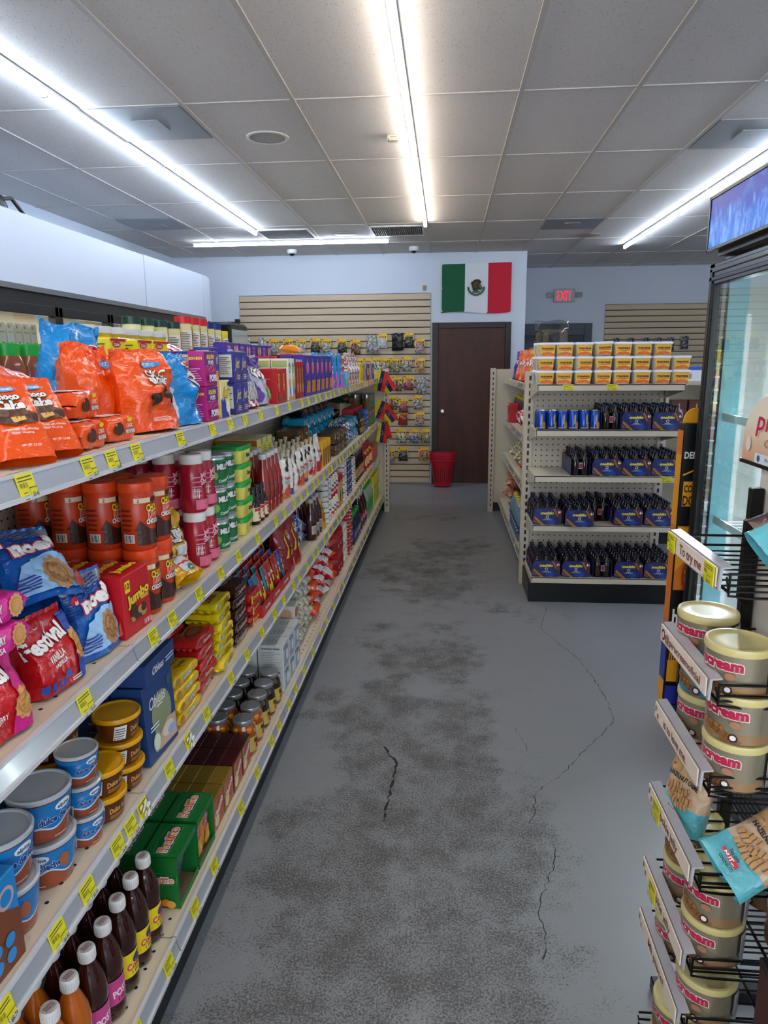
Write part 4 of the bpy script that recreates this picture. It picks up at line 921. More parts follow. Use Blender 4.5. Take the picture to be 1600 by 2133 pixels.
WRAP = bag_kind('wrapped_candy_bag', 'candy bag', .16, .23, .08, foil('#c9c4c2'), lambda l_, f, L: l_.ell(0, .12, .02, .03, W_, f, L), 43, .006, True, matf=mixm('#dedad8', '#b9442a', '#8a8486', '#e6e2e0'))
def d_ybox(l_, f): l_.text('CHOKIS', 0, .13, .012, ink('#9a1a10'), f, bold=.04, wid=.045); l_.lines(-.02, .02, .05, .10, 3, K_, f, fill=.2); l_.ell(.0, .03, .02, .018, ink('#d9542a'), f)
YBOX = box_kind('yellow_snack_box', 'box', .06, .055, .155, '#e9c516', d_ybox)
LOLL = bag_kind('orange_pack', 'snack pack', .30, .14, .06, '#e88a1a', lambda l_, f, L: l_.text('ROLLS', 0, .07, .03, ink('#a03010'), f, L, wid=.12, bold=.04), 47, .004, False)
BLUEBAR = box_kind('candy_display_box', 'box', .11, .06, .09, '#3c9fe0', lambda l_, f: (l_.rect(-.05, .05, .05, .085, ink('#9adcf4'), f), l_.ell(0, .03, .03, .015, YE, f)))
HERB = bag_kind('herb_bag', 'herb bag', .13, .17, .05, foil('#b8c4b2'), lambda l_, f, L: (l_.rect(-.05, .05, .13, .165, YE, f, L), l_.lines(-.04, .04, .03, .1, 5, ink('#5a8a4a'), f, L)), 49, .005, True, matf=mixm('#d6dcd2', '#6a8a5a', '#c9cfc6'))
# ---- near products, second shelf
def d_noel(l_, f, L):
    wv = ink('#123a86')
    for k in range(9):
        z = .155+.0085*k
        if z < .225: l_.poly([(-.10, z-.03+.0), (-.05, z-.018), (0, z-.006), (.05, z+.004), (.05, z+.008), (0, z-.002), (-.05, z-.014), (-.10, z-.026)], wv, f, L)
    l_.text('noel', .0, .165, .043, W_, f, L, bold=.05, wid=.125, rot=.12, out=ink('#c02438'), ob=.05)
    l_.ell(-.075, .178, .012, .014, RD, f, L, n=12); l_.text('a', -.075, .178, .014, W_, f, L, bold=.03)
    l_.poly([(-.09, .02), (-.06, .10), (-.02, .12), (.03, .135), (.085, .13), (.09, .02)], ink('#9cc6ec'), f, L)
    cookie(l_, .03, .068, .044, f, L, '#b98652', '#96623a', .05); l_.lines(-.085, -.03, .03, .07, 5, ink('#2a3a9a'), f, L); l_.poly([(.06, .02), (.09, .02), (.09, .08), (.07, .05)], ink('#d24a3a'), f, L)
def noelm(s_, t, side): return foil('#1560b8') if t < .86 else foil('#8b8f96')
NOEL = bag_kind('wafer_cookie_bag', 'cookie bag', .20, .235, .06, foil('#1560b8'), d_noel, 51, .0045, True, matf=noelm, sharp=4)
DARKN = bag_kind('wafer_cookie_bag', 'cookie bag', .20, .235, .07, foil('#2a3c58'), lambda l_, f, L: l_.text('noel', .02, .16, .04, ink('#b9bcc8'), f, L, wid=.12, bold=.04), 53, .007, True, matf=mixm('#2a4676', '#3a3136', '#4a4348', '#1f3c78'))  # darker copy of the blue wafer bag, shade mixed into its colours
def d_fest(l_, f, L):
    l_.text('Festival', -.03, .125, .038, W_, f, L, bold=.04, wid=.155, rot=.12, out=ink('#7a0c1c'), ob=.03); l_.text('VANILLA', -.025, .082, .017, W_, f, L, bold=.02, wid=.065, rot=.12); l_.text('VAINILLA', -.02, .064, .010, W_, f, L, wid=.055, rot=.12)
    l_.poly([(.045, .0), (.098, .0), (.098, .165), (.055, .165)], ink('#1b4aa6'), f, L); cookie(l_, .070, .085, .026, f, L, '#cf9850', '#b87c3a', .038)
    for k in range(4): l_.rect(-.09+.018*k, -.078+.018*k, .012, .032, ink('#1b4aa6'), f, L)
    l_.rect(-.02, -.0, .025, .042, ink('#2a62b8'), f, L); l_.lines(0, .04, .01, .022, 2, W_, f, L)
FEST = bag_kind('sandwich_cookie_pack', 'cookie pack', .20, .175, .085, '#c3161f', d_fest, 55, .003, True, sharp=6)
def f_straw(l_, f, t, e):
    l_.text('STRAWBERRY', -.022, .030, .015, W_, f, bold=.03, wid=.095); l_.text('FRESA', -.0, .012, .011, W_, f, bold=.02, wid=.04); cookie(l_, .065, .026, .021, f, None, '#d39a52', '#bb8040')
    l_.text('Festival', 0, .0, .022, ink('#c8b43a'), t, bold=.03, wid=.12)
STRAW = flow('strawberry_cookie_pack', 'cookie pack', .215, .05, .085, '#d81a8c', f_straw, 6, .002)
def d_redfest(l_, f, L):
    l_.text('Festival', -.02, .13, .036, W_, f, L, bold=.04, wid=.14, rot=.1, out=ink('#7a0c1c'), ob=.03); l_.poly([(.02, 0), (.1, 0), (.1, .17), (.06, .16)], ink('#c81a80'), f, L); cookie(l_, .06, .06, .03, f, L, '#d39a52', '#bb8040', .034); l_.text('STRAWBERRY', -.03, .05, .013, W_, f, L, wid=.08, rot=.1)
RFEST = bag_kind('strawberry_cookie_bag', 'cookie bag', .21, .17, .10, '#c31a24', d_redfest, 57, .004, True, sharp=6)
BISC = flow('biscuit_pack', 'biscuit pack', .20, .05, .08, '#1b50a8', lambda l_, f, t, e: (l_.text('el', -.05, .028, .026, W_, f, bold=.05, wid=.04), cookie(l_, .03, .025, .018, f), l_.rect(.06, .09, .005, .045, ink('#d9a840'), f)), 8)
CHO_R = .0415
def d_chl(l_, f):
    r_ = .042; band(l_, f, r_, .012, .05, ink('#3c1c14'), -40, 75); l_.poly([(-.035, .05), (-.02, .075), (.0, .055), (.01, .05)], ink('#3c1c14'), f, .012)
    l_.rect(-.032, .01, .118, .130, ink('#e0cfa8'), f, .012); l_.text('2', -.022, .124, .008, K_, f, .01); l_.rect(.012, .045, .118, .130, ink('#4a2416'), f, .012)
    l_.text('CHOCO', .022, .105, .017, ink('#e9c21e'), f, .01, bold=.05, wid=.052, out=K_); l_.text('LISTO', .024, .087, .017, ink('#e4451c'), f, .01, bold=.05, wid=.046, out=W_); l_.text('CHOCOLATE', .024, .071, .011, W_, f, .01, bold=.05, wid=.06, out=K_)
    l_.ell(.045, .04, .015, .022, ink('#a87a60'), f, .01); l_.lines(-.065, -.038, .05, .11, 5, ink('#6a2010'), f, .012, fill=.35); l_.rect(-.06, -.035, .02, .042, ink('#d8d4cc'), f, .012); l_.bars(-.058, -.037, .022, .04, K_, f, .012, n=7)
CHL = jar_kind('chocolate_drink_jar', 'jar', [(.038, 0), (.0415, .006), (.0415, .142), (.038, .148)], M_('#c43a12', .3), [(.0425, .143), (.0435, .147), (.0425, .166), (.039, .168)], plas('#e0481a'), d_chl, lambda v: .0418, n=26)
def d_jb(l_, f):
    l_.rect(-.05, -.028, .115, .145, YE, f); l_.text('12', -.039, .132, .014, K_, f, bold=.03); l_.text('Jumbo', .005, .098, .026, YE, f, bold=.05, wid=.10, rot=.14, out=ink('#6d0a10')); l_.rect(.015, .05, .078, .088, ink('#e0a050'), f)
    for k in range(9): l_.ell(-.022+.015*(k % 4), .045+.012*(k//4), .013, .011, ink('#4a2a1c' if k % 3 else '#b98a50'), f, n=10)
    l_.bars(.02, .05, .01, .024, W_, f, n=8)
JB12 = box_kind('peanut_chocolate_box', 'box', .12, .11, .16, '#c4121f', d_jb, side=lambda l_, f: (l_.text('Jumbo', 0, .08, .028, YE, f, bold=.05, wid=.12, rot=-PI/2, out=ink('#6d0a10')),), tp=lambda l_, f: (l_.text('Jumbo', 0, .02, .022, YE, f, bold=.05, wid=.09), l_.text('Jumbo', 0, -.025, .022, YE, f, bold=.05, wid=.09)))
def d_klim(l_, f, L):
    l_.text('KLIM', .0, .135, .032, W_, f, L, bold=.06, wid=.09, out=ink('#5a1a10'), ob=.07); l_.text('NESTLE', -.0, .165, .010, ink('#5a3010'), f, L, wid=.045); l_.poly([(-.03, .02), (.035, .02), (.045, .11), (-.04, .105)], ink('#c9cdd0'), f, L); l_.rect(-.04, .045, .065, .075, RD, f, L); l_.ell(.02, .035, .02, .016, ink('#1f6a3a'), f, L); l_.text('extra', .02, .035, .009, W_, f, L, wid=.025)
KLIM = bag_kind('milk_powder_bag', 'milk powder bag', .17, .205, .09, '#dba512', d_klim, 61, .007, True)
def d_milk(l_, f):
    l_.text('Milk', .0, .115, .018, ink('#f3a0b8'), f, .01, wid=.045, bold=.03, rot=.2); l_.text('Shake', .0, .097, .018, ink('#f3c0cc'), f, .01, wid=.05, bold=.03, rot=.2); l_.ell(.02, .08, .014, .008, YE, f, .01); l_.lines(-.05, -.02, .05, .12, 5, ink('#d48aa0'), f, .012, fill=.25); band(l_, f, .041, .01, .04, ink('#d86a86'), -60, 60); l_.bars(-.05, -.03, .045, .075, W_, f, .012, n=5)
MSK = jar_kind('strawberry_drink_bottle', 'bottle', [(.036, 0), (.0405, .006), (.0405, .05), (.038, .08), (.040, .10), (.037, .125), (.030, .148)], M_('#a80f2c', .25, 0, .3), [(.033, .146), (.034, .150), (.034, .172), (.031, .175)], plas('#e6e2dd'), d_milk, lambda v: .0412)
def d_milo(l_, f):
    band(l_, f, .0405, .008, .092, ink('#0f6a35'), -180, 180); l_.rect(-.03, .02, .055, .082, ink('#0a4020'), f, .012); l_.text('MILO', -.005, .069, .018, W_, f, .01, bold=.05, wid=.046); l_.ell(.04, .06, .017, .022, ink('#d9c84a'), f, .01); l_.ell(.04, .06, .013, .017, ink('#1a6a3c'), f, .01); l_.ell(-.04, .04, .015, .014, ink('#7ab84a'), f, .01)
    l_.text('Complete', .0, .025, .010, W_, f, .01, wid=.05, rot=.15)
MILO = jar_kind('malt_drink_can', 'can', [(.039, 0), (.0405, .004), (.0405, .096), (.039, .1)], M_('#c9cdcf', .2, .8), [(.040, .098), (.041, .1), (.041, .106), (.038, .107)], M_('#b8bdbd', .3, .5), d_milo, lambda v: .0408)
b = MB(); b.lathe([(.060, 0), (.063, .004), (.068, .05)], M_('#e8dc6a', .35), 28, sq=(1, .8, 6)); l_ = MB()
TUBF = lambda u_, v, o: (u_, -(.0505+(v/.05)*.004)-o, v); TUBL = lambda u_, v, o: (-(.0632+(v/.05)*.005)-o, -u_, v)
l_.text('Rama', .02, .028, .016, ink('#1c4a24'), TUBF, bold=.04, wid=.038); l_.lines(-.05, -.01, .01, .04, 5, ink('#b8a83a'), TUBF, fill=.25); l_.lines(-.035, .035, .01, .04, 5, ink('#b0a23a'), TUBL, fill=.2)
c = MB(); c.lathe([(.069, .048), (.072, .049), (.072, .058), (.069, .064), (.060, .065)], plas('#119a3a'), 28, sq=(1, .8, 6))
RAMA = Kind('margarine_tub', 'tub', ('body', b), ('lid', c), ('printed_label', l_))
def bottle(name, prof, body, cap, capcol, dec=None, lr=.03, n=16, liquid=None, single=False):
    return jar_kind(name, 'bottle', prof, body, cap, capcol, dec, lambda v: lr, n)
SOYM = M_('#1a0d0c', .08, 0, .4)
SOY = bottle('soy_sauce_bottle', [(.025, 0), (.028, .004), (.028, .075), (.022, .09), (.011, .11), (.011, .125)], SOYM, [(.013, .118), (.013, .142), (.011, .145)], plas('#141416'), lambda l_, f: (band(l_, f, .0285, .015, .068, ink('#e4d8b0'), -80, 80), l_.rect(-.03, .03, .054, .066, RD, f, .01), l_.text('SOYA', 0, .045, .012, K_, f, .01, wid=.03, bold=.03), l_.ell(0, .028, .012, .007, RD, f, .01)), .0285)
NET = bottle('hot_sauce_bottle', [(.022, 0), (.025, .004), (.025, .10), (.018, .13), (.013, .15)], M_('#6a120c', .12, 0, .4), [(.0145, .145), (.021, .155), (.021, .20), (.016, .208)], foil('#b51522'), lambda l_, f: band(l_, f, .0255, .02, .09, W_, -60, 60), .0255)
KET = M_('#8d1a10', .12, 0, .5)
def d_ket(l_, f):
    for z in (.115, .075): l_.ell(.006, z, .012, .012, K_, f, .01, n=8); l_.ell(.006, z, .010, .010, W_, f, .01, n=8); l_.ell(.006, z, .008, .008, K_, f, .01, n=8)
    l_.text('Salsa', .006, .05, .010, W_, f, .01, wid=.03)
KETC = bottle('ketchup_bottle', [(.028, 0), (.032, .005), (.031, .10), (.027, .15), (.016, .20), (.014, .235)], KET, [(.016, .23), (.017, .232), (.017, .25), (.015, .252)], plas('#d6d4d0'), d_ket, .0315, 18)
def doyd(fruit, word):
    def d(l_, f, L):
        l_.ell(.02, .155, .015, .015, K_, f, L, n=8); l_.ell(-.005, .135, .013, .013, K_, f, L, n=8); l_.text(word, 0, .095, .015, ink('#c01a34'), f, L, wid=.055, bold=.03); l_.ell(.015, .045, .022, .02, ink(fruit), f, L, n=12); l_.ell(-.015, .035, .016, .016, ink(fruit), f, L, n=12); l_.lines(-.03, .03, .07, .085, 2, ink('#8a8a8a'), f, L)
    return d
def doy(fruit, word, bot, seed):
    P = bagP(.09, .18, .05, seed, .0025, True, 0, 0); m1, m2 = foil('#e2dcd4'), foil(bot); bd = bag_body(P, m1, 10, 12, lambda s_, t, sd: m2 if t < .15 else m1)
    l_ = MB(); doyd(fruit, word)(l_, bagmap(P, .09, .18), .012); c = MB(); c.lathe([(.007, .0), (.007, .012)], plas('#d8cdb8'), 10, (0, 0, .178)); c.lathe([(.011, .0), (.012, .02), (.010, .021)], plas('#c9b48e'), 12, (0, 0, .19))
    return Kind('spouted_sauce_pouch', 'pouch', ('pouch', bd), ('spout_cap', c), ('printed_label', l_))
DOY = [doy('#d8442a', 'Tomate', '#c56a2a', 71), doy('#e3a02a', 'Arequipe', '#1f4fa8', 72), doy('#b81a2c', 'Mora', '#d9d2ca', 73)]
FRESA = bag_kind('strawberry_sauce_pack', 'pouch', .12, .20, .05, '#e6e0dc', lambda l_, f, L: (l_.rect(-.055, .055, .0, .06, ink('#c3162c'), f, L), l_.text('Fresa', 0, .115, .022, ink('#c3162c'), f, L, wid=.07, bold=.03), l_.ell(.02, .07, .02, .018, ink('#a01020'), f, L), l_.ell(.035, .17, .012, .012, K_, f, L)), 74, .003, True, sharp=5)
YDISP = box_kind('yellow_display_carton', 'carton', .065, .20, .155, '#e2ab1c', lambda l_, f: (l_.rect(-.025, .025, .01, .11, ink('#5a3a1c'), f), l_.rect(-.018, .018, .03, .1, ink('#8a5a30'), f)))
YBACK = box_kind('flour_box', 'box', .085, .20, .13, '#d9cf9a', lambda l_, f: (l_.rect(-.035, .03, .03, .11, ink('#e6de2a'), f), l_.lines(-.03, .025, .04, .1, 5, K_, f, fill=.25)), side=lambda l_, f: (l_.rect(-.09, .09, .0, .09, ink('#b5afa2'), f), l_.rect(-.1, .1, .1, .128, ink('#b4651c'), f)))
BREAD = flow('brown_bread_pack', 'bread pack', .17, .075, .13, foil('#5b4632'), lambda l_, f, t, e: (l_.ell(.04, .035, .025, .02, ink('#c28a3a'), f), l_.text('PAN', -.03, .04, .014, ink('#d8c8a8'), f, wid=.04)), 9, .006)
BLP = flow('blue_bread_pack', 'bread pack', .19, .095, .16, foil('#1593b8'), lambda l_, f, t, e: (l_.text('Pan', .0, .05, .022, ink('#dcc24a'), f, wid=.06, bold=.03), l_.ell(.05, .03, .02, .012, W_, f)), 10, .006)
DKP = flow('dark_cookie_pack', 'cookie pack', .17, .055, .12, foil('#1b1614'), lambda l_, f, t, e: (l_.text('OREA', 0, .03, .016, ink('#c8b070'), f, wid=.05), l_.ell(.05, .025, .016, .014, ink('#8a6a3a'), f)), 12, .005)
SNB = bag_kind('blue_biscuit_bag', 'biscuit bag', .20, .15, .08, '#1d4f9e', lambda l_, f, L: (l_.text('Bisco', 0, .11, .022, W_, f, L, wid=.09, bold=.04), cookie(l_, .02, .05, .025, f, L), l_.rect(-.09, .09, .125, .14, YE, f, L)), 63, .005, False, matf=mixm('#1d4f9e', '#2b6cc0', '#d9dde0'))
GRB = bag_kind('dark_green_bag', 'snack bag', .24, .17, .07, '#0d3a1f', lambda l_, f, L: l_.text('Mate', 0, .08, .024, ink('#b8c89a'), f, L, wid=.08), 65, .008, False)
REDB = box_kind('red_cookie_box', 'box', .12, .10, .165, '#b3202a', lambda l_, f: (l_.rect(-.055, .055, .09, .14, ink('#7a1018'), f), l_.text('PIAZZA', 0, .115, .016, W_, f, wid=.08, bold=.03), l_.ell(.02, .05, .025, .02, ink('#c98a4a'), f), l_.ell(-.03, .045, .02, .02, ink('#e9d8b0'), f)))
BKG = bag_kind('black_gold_bag', 'coffee bag', .14, .19, .06, '#181412', lambda l_, f, L: (l_.rect(-.06, .06, .02, .06, ink('#a08038'), f, L), l_.text('ORO', 0, .12, .02, ink('#c8a850'), f, L, wid=.06), l_.ell(0, .085, .025, .018, ink('#7a5020'), f, L)), 67, .005)
BLC = flow('blue_candy_roll', 'candy roll', .12, .045, .05, foil('#2264c8'), lambda l_, f, t, e: l_.text('Bombo', 0, .022, .014, W_, f, wid=.06, bold=.03), 13, .004)
WJ = jar_kind('clear_snack_jar', 'jar', [(.04, 0), (.044, .005), (.044, .12)], M_('#7d5c44', .15, 0, .4), [(.045, .12), (.045, .15), (.042, .152)], M_('#9fa4a3', .2, .8), lambda l_, f: band(l_, f, .0445, .03, .08, ink('#2f7a3c'), -60, 40), lambda v: .0445)
# ---- third shelf
TUBM = M_('#1276bb', .3, 0, .3); CARA = M_('#9a4a2e', .2, 0, .4); LIDC = M_('#b7bcc2', .16, 0, .5)
def alp(s_, name='milk_caramel_tub'):
    R0, R1, H = .047*s_, .0575*s_, .088*s_
    b = MB(); b.lathe([(R0*.95, 0), (R0, .003)]+[(R0+(R1-R0)*k/6, H*k/6) for k in range(1, 7)], CARA, 30)
    rf = lambda v: R0+(R1-R0)*v/H+.0004; f = cyl(rf); l_ = MB()
    top_ = [(-2.6*R1+5.2*R1*k/40, H*.96) for k in range(41)]; bot = [(x, H*(.40+.07*math.sin(x*95)+.05*math.sin(x*47+1))) for x, z in reversed(top_)]
    l_.poly([(x, z-.0025) for x, z in top_]+[(x, z-.004) for x, z in bot], ink('#c3dbea'), f, .01); l_.poly(top_+bot, TUBM, f, .01)
    l_.ell(0, H*.80, .019*s_, .0095*s_, W_, f, .01); l_.text('alpina', 0, H*.80, .008*s_, ink('#1c4a8a'), f, .01, wid=.028*s_, bold=.03)
    l_.text('dulce de leche', -.004*s_, H*.585, .014*s_, ink('#153f86'), f, .008, bold=.05, wid=.088*s_, rot=.12, out=ink('#c9dcea'), ob=.05)
    l_.ell(.046*s_, H*.62, .010*s_, .017*s_, ink('#a8603c'), f, .008); l_.lines(-.02*s_, .02*s_, H*.10, H*.16, 1, ink('#d8a890'), f, .01)
    l_.rect(-.086*s_, -.06*s_, H*.08, H*.5, ink('#cfd3d6'), f, .008); l_.bars(-.084*s_, -.062*s_, H*.1, H*.48, ink('#20304a'), f, .008, n=8)
    c = MB(); c.lathe([(R1*.99, H-.002), (R1*1.045, H), (R1*1.05, H+.006*s_), (R1*1.0, H+.009*s_), (R1*.93, H+.0085*s_), (R1*.90, H+.006*s_), (R1*.4, H+.006*s_), (.0005, H+.0062*s_)], LIDC, 34)
    return Kind(name, 'tub', ('body', b), ('clear_lid', c), ('printed_label', l_))
ALPB, ALPS = alp(1.0), alp(.72)
def dul(s_):
    R0, R1, H = .042*s_, .050*s_, .052*s_*1.05; BRN = M_('#6b3413', .1, 0, .6)
    b = MB(); b.lathe([(R0*.9, 0), (R0, .005), (R0+(R1-R0)*.5, H*.5), (R1, H)], BRN, 28); f = cyl(lambda v: R0+(R1-R0)*v/H+.0005); l_ = MB()
    l_.rect(-.03*s_, .05*s_, H*.12, H*.9, ink('#5a2c10'), f, .01); l_.text('Dulce de leche', .012*s_, H*.58, .013*s_, ink('#e0a850'), f, .008, wid=.068*s_, bold=.03, rot=.05); l_.lines(-.02*s_, .045*s_, H*.2, H*.38, 2, ink('#c98a4a'), f, .01)
    l_.rect(-.06*s_, -.033*s_, H*.2, H*.85, W_, f, .01); l_.lines(-.058*s_, -.035*s_, H*.24, H*.8, 5, K_, f, .01, fill=.3)
    c = MB(); c.lathe([(R1*1.02, H-.003), (R1*1.1, H-.001), (R1*1.11, H+.006*s_), (R1*1.06, H+.010*s_), (R1*1.0, H+.0095*s_), (R1*.95, H+.007*s_), (.0005, H+.0075*s_)], plas('#dd9f08', .3), 32)
    return Kind('caramel_spread_tub', 'tub', ('body', b), ('yellow_lid', c), ('printed_label', l_))
DULB, DULS = dul(1.32), dul(1.0)
def d_obl(l_, f):
    l_.ell(.005, .115, .058, .065, ink('#8d9470'), f); l_.text('Obleas', -.012, .165, .034, W_, f, bold=.01, wid=.095, sh=.25); l_.lines(-.02, .03, .14, .15, 1, W_, f); l_.poly([(.05, .2), (.068, .205), (.075, .19), (.07, .175), (.055, .172), (.046, .185)], ink('#4a5566'), f)
    l_.poly([(-.03, .02), (.08, .015), (.08, .08), (.03, .085), (-.02, .06)], ink('#c9a890'), f); l_.ell(.03, .055, .035, .02, ink('#e2d0c0'), f); l_.ell(.05, .045, .025, .012, ink('#9ab0d8'), f); l_.ell(-.04, .05, .022, .028, ink('#9ca88a'), f); l_.ell(-.04, .05, .018, .023, ink('#d9e0c8'), f); l_.lines(-.07, -.02, .09, .11, 2, ink('#d9dfe8'), f)
OBL = box_kind('wafer_disc_box', 'box', .175, .085, .225, '#1f3f78', d_obl, side=lambda l_, f: (l_.lines(-.01, .03, .1, .2, 4, ink('#b0702a'), f, fill=.2), l_.text('OBLEAS', 0, .03, .010, ink('#c8a060'), f, wid=.04)))
OBLF = box_kind('wafer_disc_box', 'box', .19, .19, .062, '#1f3f78', lambda l_, f: (l_.text('Obleas', -.02, .03, .022, W_, f, wid=.075, sh=.25), l_.lines(.03, .085, .02, .04, 2, ink('#c9d2e2'), f)), tp=lambda l_, f: l_.lines(-.05, .05, -.02, .04, 4, ink('#c9d2e2'), f, fill=.2))
def f_cor(l_, f, t, e):
    l_.text('CORONA', .0, .019, .012, W_, f, bold=.03, wid=.05, out=ink('#155a2c')); cookie(l_, -.062, .019, .013, f, None, '#c08a48', '#a06a30')
    l_.rect(-.095, -.045, -.015, .035, ink('#12502c'), t); l_.text('CORONA', -.07, .01, .010, W_, t, wid=.04); l_.text('Cinnamon', .01, .012, .014, ink('#4a3010'), t, bold=.02, wid=.065); l_.text('Canela', .01, -.010, .014, ink('#4a3010'), t, bold=.02, wid=.055)
CORY = flow('yellow_chocolate_pack', 'chocolate pack', .175, .036, .075, '#e3b90c', f_cor, 15, .0018)
CORR = flow('red_chocolate_pack', 'chocolate pack', .165, .036, .08, '#ba1f22', lambda l_, f, t, e: (l_.text('Chocolate', .0, .018, .010, ink('#e8c8c0'), f, wid=.06), l_.ell(0, 0, .045, .022, ink('#5a2418'), t), l_.ell(0, 0, .04, .018, ink('#8a4230'), t)), 16, .0018)
def f_luk(l_, f, t, e):
    l_.text('LUKER', .02, .017, .015, ink('#8a3a14'), f, bold=.03, wid=.06); l_.ell(-.055, .017, .015, .008, ink('#b8b8b8'), f)
    l_.text('LUKER', -.02, -.015, .022, ink('#8a3a14'), t, bold=.04, wid=.09); l_.ell(.03, .028, .025, .018, ink('#a8aab0'), t); l_.ell(-.01, .03, .02, .014, ink('#5a3018'), t)
LUK = flow('yellow_cocoa_pack', 'chocolate pack', .17, .032, .11, '#e6cc10', f_luk, 17, .0022)
TRAD = flow('dark_chocolate_pack', 'chocolate pack', .16, .042, .12, '#3a1710', lambda l_, f, t, e: (l_.text('Traditional', -.01, .02, .015, ink('#d8b8a8'), f, wid=.095, bold=.01), l_.text('Traditional', 0, 0, .016, ink('#c8a898'), t, wid=.1)), 18, .0018)
QUICK = flow('red_cookie_pack', 'cookie pack', .16, .042, .11, '#b8141e', lambda l_, f, t, e: (l_.text('Chocolyne', 0, .02, .013, YE, f, wid=.08, bold=.03), l_.rect(-.07, -.05, .005, .035, YE, f)), 19, .002)
def sachet_box():
    b = MB(); cm = card('#b3141f'); w_, d, h = .16, .15, .10
    b.box(-w_/2, w_/2, -d/2, -d/2+.003, 0, .05, cm); b.box(-w_/2, w_/2, d/2-.003, d/2, 0, h, cm); b.box(-w_/2, w_/2, -d/2, d/2, 0, .003, cm)
    for sx in (-1, 1): b.prism([(-d/2, 0), (d/2, 0), (d/2, h), (.0, .07), (-d/2, .05)], 0, sx*w_/2-.0015, sx*w_/2+.0015, cm)
    l_ = MB(); f = front(w_, d); l_.text('Chocolate', 0, .025, .014, W_, f, wid=.08); return Kind('sachet_tray', 'tray', ('tray', b), ('printed_label', l_))
STRAY = sachet_box()
def sachet(col, sub, word, seed): return bag_kind('drink_sachet', 'sachet', .10, .125, .012, col, lambda l_, f, L: (l_.rect(-.045, .045, .01, .045, ink(sub), f, L), l_.text(word, 0, .085, .018, W_, f, L, wid=.06, bold=.03), l_.ell(0, .055, .02, .014, ink('#e7d23a'), f, L)), seed, .0015, False, nu=8, nv=8, sharp=8)
SACH = [sachet('#1b56a8', '#1f8a9a', 'Cola', 81), sachet('#1f8a98', '#b81a28', 'Quik', 82), sachet('#b8202a', '#e0d020', 'Cacao', 83), sachet('#c0481a', '#7a1a20', 'Mix', 84)]
REDBX = box_kind('red_drink_box', 'box', .14, .16, .055, '#a80f1e', lambda l_, f: (l_.text('Panela', -.01, .028, .020, W_, f, wid=.08, bold=.02), l_.rect(.04, .065, .008, .048, YE, f)), side=lambda l_, f: l_.rect(-.06, -.01, .01, .045, YE, f))
CUPB = bag_kind('chocolate_powder_bag', 'bag', .17, .265, .09, '#8c1420', lambda l_, f, L: (l_.text('HELLO', .02, .19, .018, YE, f, L, wid=.06, bold=.03), l_.text('MOM', .02, .165, .022, W_, f, L, wid=.06, bold=.03), l_.poly([(-.06, .08), (-.045, .12), (-.05, .17), (-.035, .2), (-.04, .15), (-.03, .12), (-.045, .08)], ink('#d8a83a'), f, L), l_.ell(.03, .10, .024, .024, ink('#e7b83a'), f, L), l_.ell(.03, .10, .016, .016, ink('#3a1c12'), f, L), l_.ell(.03, .045, .024, .022, ink('#e0762a'), f, L)), 87, .0035, True, sharp=4)
BWS = bag_kind('blue_white_wrapped_pack', 'candy bag', .20, .15, .07, foil('#c8ccd4'), lambda l_, f, L: l_.ell(0, .08, .03, .02, ink('#1a3a90'), f, L), 89, .008, False, matf=mixm('#e4e6ea', '#1c3c90', '#2a55b0', '#d0d4dc'))
MOL = bottle('dark_sauce_bottle', [(.030, 0), (.034, .005), (.034, .11), (.028, .15), (.015, .19), (.014, .215)], M_('#3c0f0a', .1, 0, .5), [(.016, .21), (.016, .232), (.014, .234)], plas('#b5b5b3'), lambda l_, f: (band(l_, f, .0345, .035, .085, ink('#b8b0a8'), -70, 60), l_.lines(-.03, .03, .04, .08, 5, K_, f, .012, fill=.3)), .0345, 18)
YSPB = bag_kind('yellow_soup_bag', 'soup bag', .13, .17, .05, '#dca013', lambda l_, f, L: (l_.ell(0, .06, .035, .03, ink('#b8501a'), f, L), l_.text('Sopa', 0, .12, .02, ink('#8a1a10'), f, L, wid=.06, bold=.03)), 91, .005)
def canw(col, lab, word, wc, r_=.0375, h=.068):
    return jar_kind('food_can', 'can', [(r_*.97, 0), (r_, .002), (r_, h-.002), (r_*.97, h)], M_('#b5b8ba', .2, .9), [(r_*.96, h-.0005), (r_*.90, h-.0015), (.0005, h-.0015)], M_('#c4c7c8', .25, .9), lambda l_, f: (band(l_, f, r_+.0003, .004, h-.004, ink(col)), l_.ell(.004, h/2, .016, h*.3, ink(lab), f, .01), l_.ell(.004, h/2, .011, h*.2, W_, f, .01), l_.text(word, -.038, h/2, .011, ink(wc), f, .01, wid=.035)), lambda v: r_+.0004)
CANW = canw('#d9d8d2', '#a02a3a', 'Leche', '#2a2a2a'); CANB = canw('#173a78', '#d9dce2', 'Atun', '#e4e4e4', .036, .05); CANO = canw('#e2ddd4', '#d8622a', 'Maiz', '#c04a1a', .036, .06); CANR = canw('#b3261c', '#e3d7c0', 'Guasca', '#f2e2d0', .058, .05)
MAYO = jar_kind('mayonnaise_jar', 'jar', [(.034, 0), (.0385, .006), (.0385, .095), (.030, .12)], M_('#e9e1c4', .15, 0, .4), [(.031, .118), (.032, .12), (.032, .145), (.029, .147)], plas('#c41824'), lambda l_, f: (band(l_, f, .039, .02, .08, ink('#e9e3cf'), -80, 80), l_.rect(-.035, .035, .02, .038, RD, f, .012), l_.text('Mayonesa', 0, .06, .014, ink('#23408a'), f, .01, wid=.055, bold=.03)), lambda v: .039)
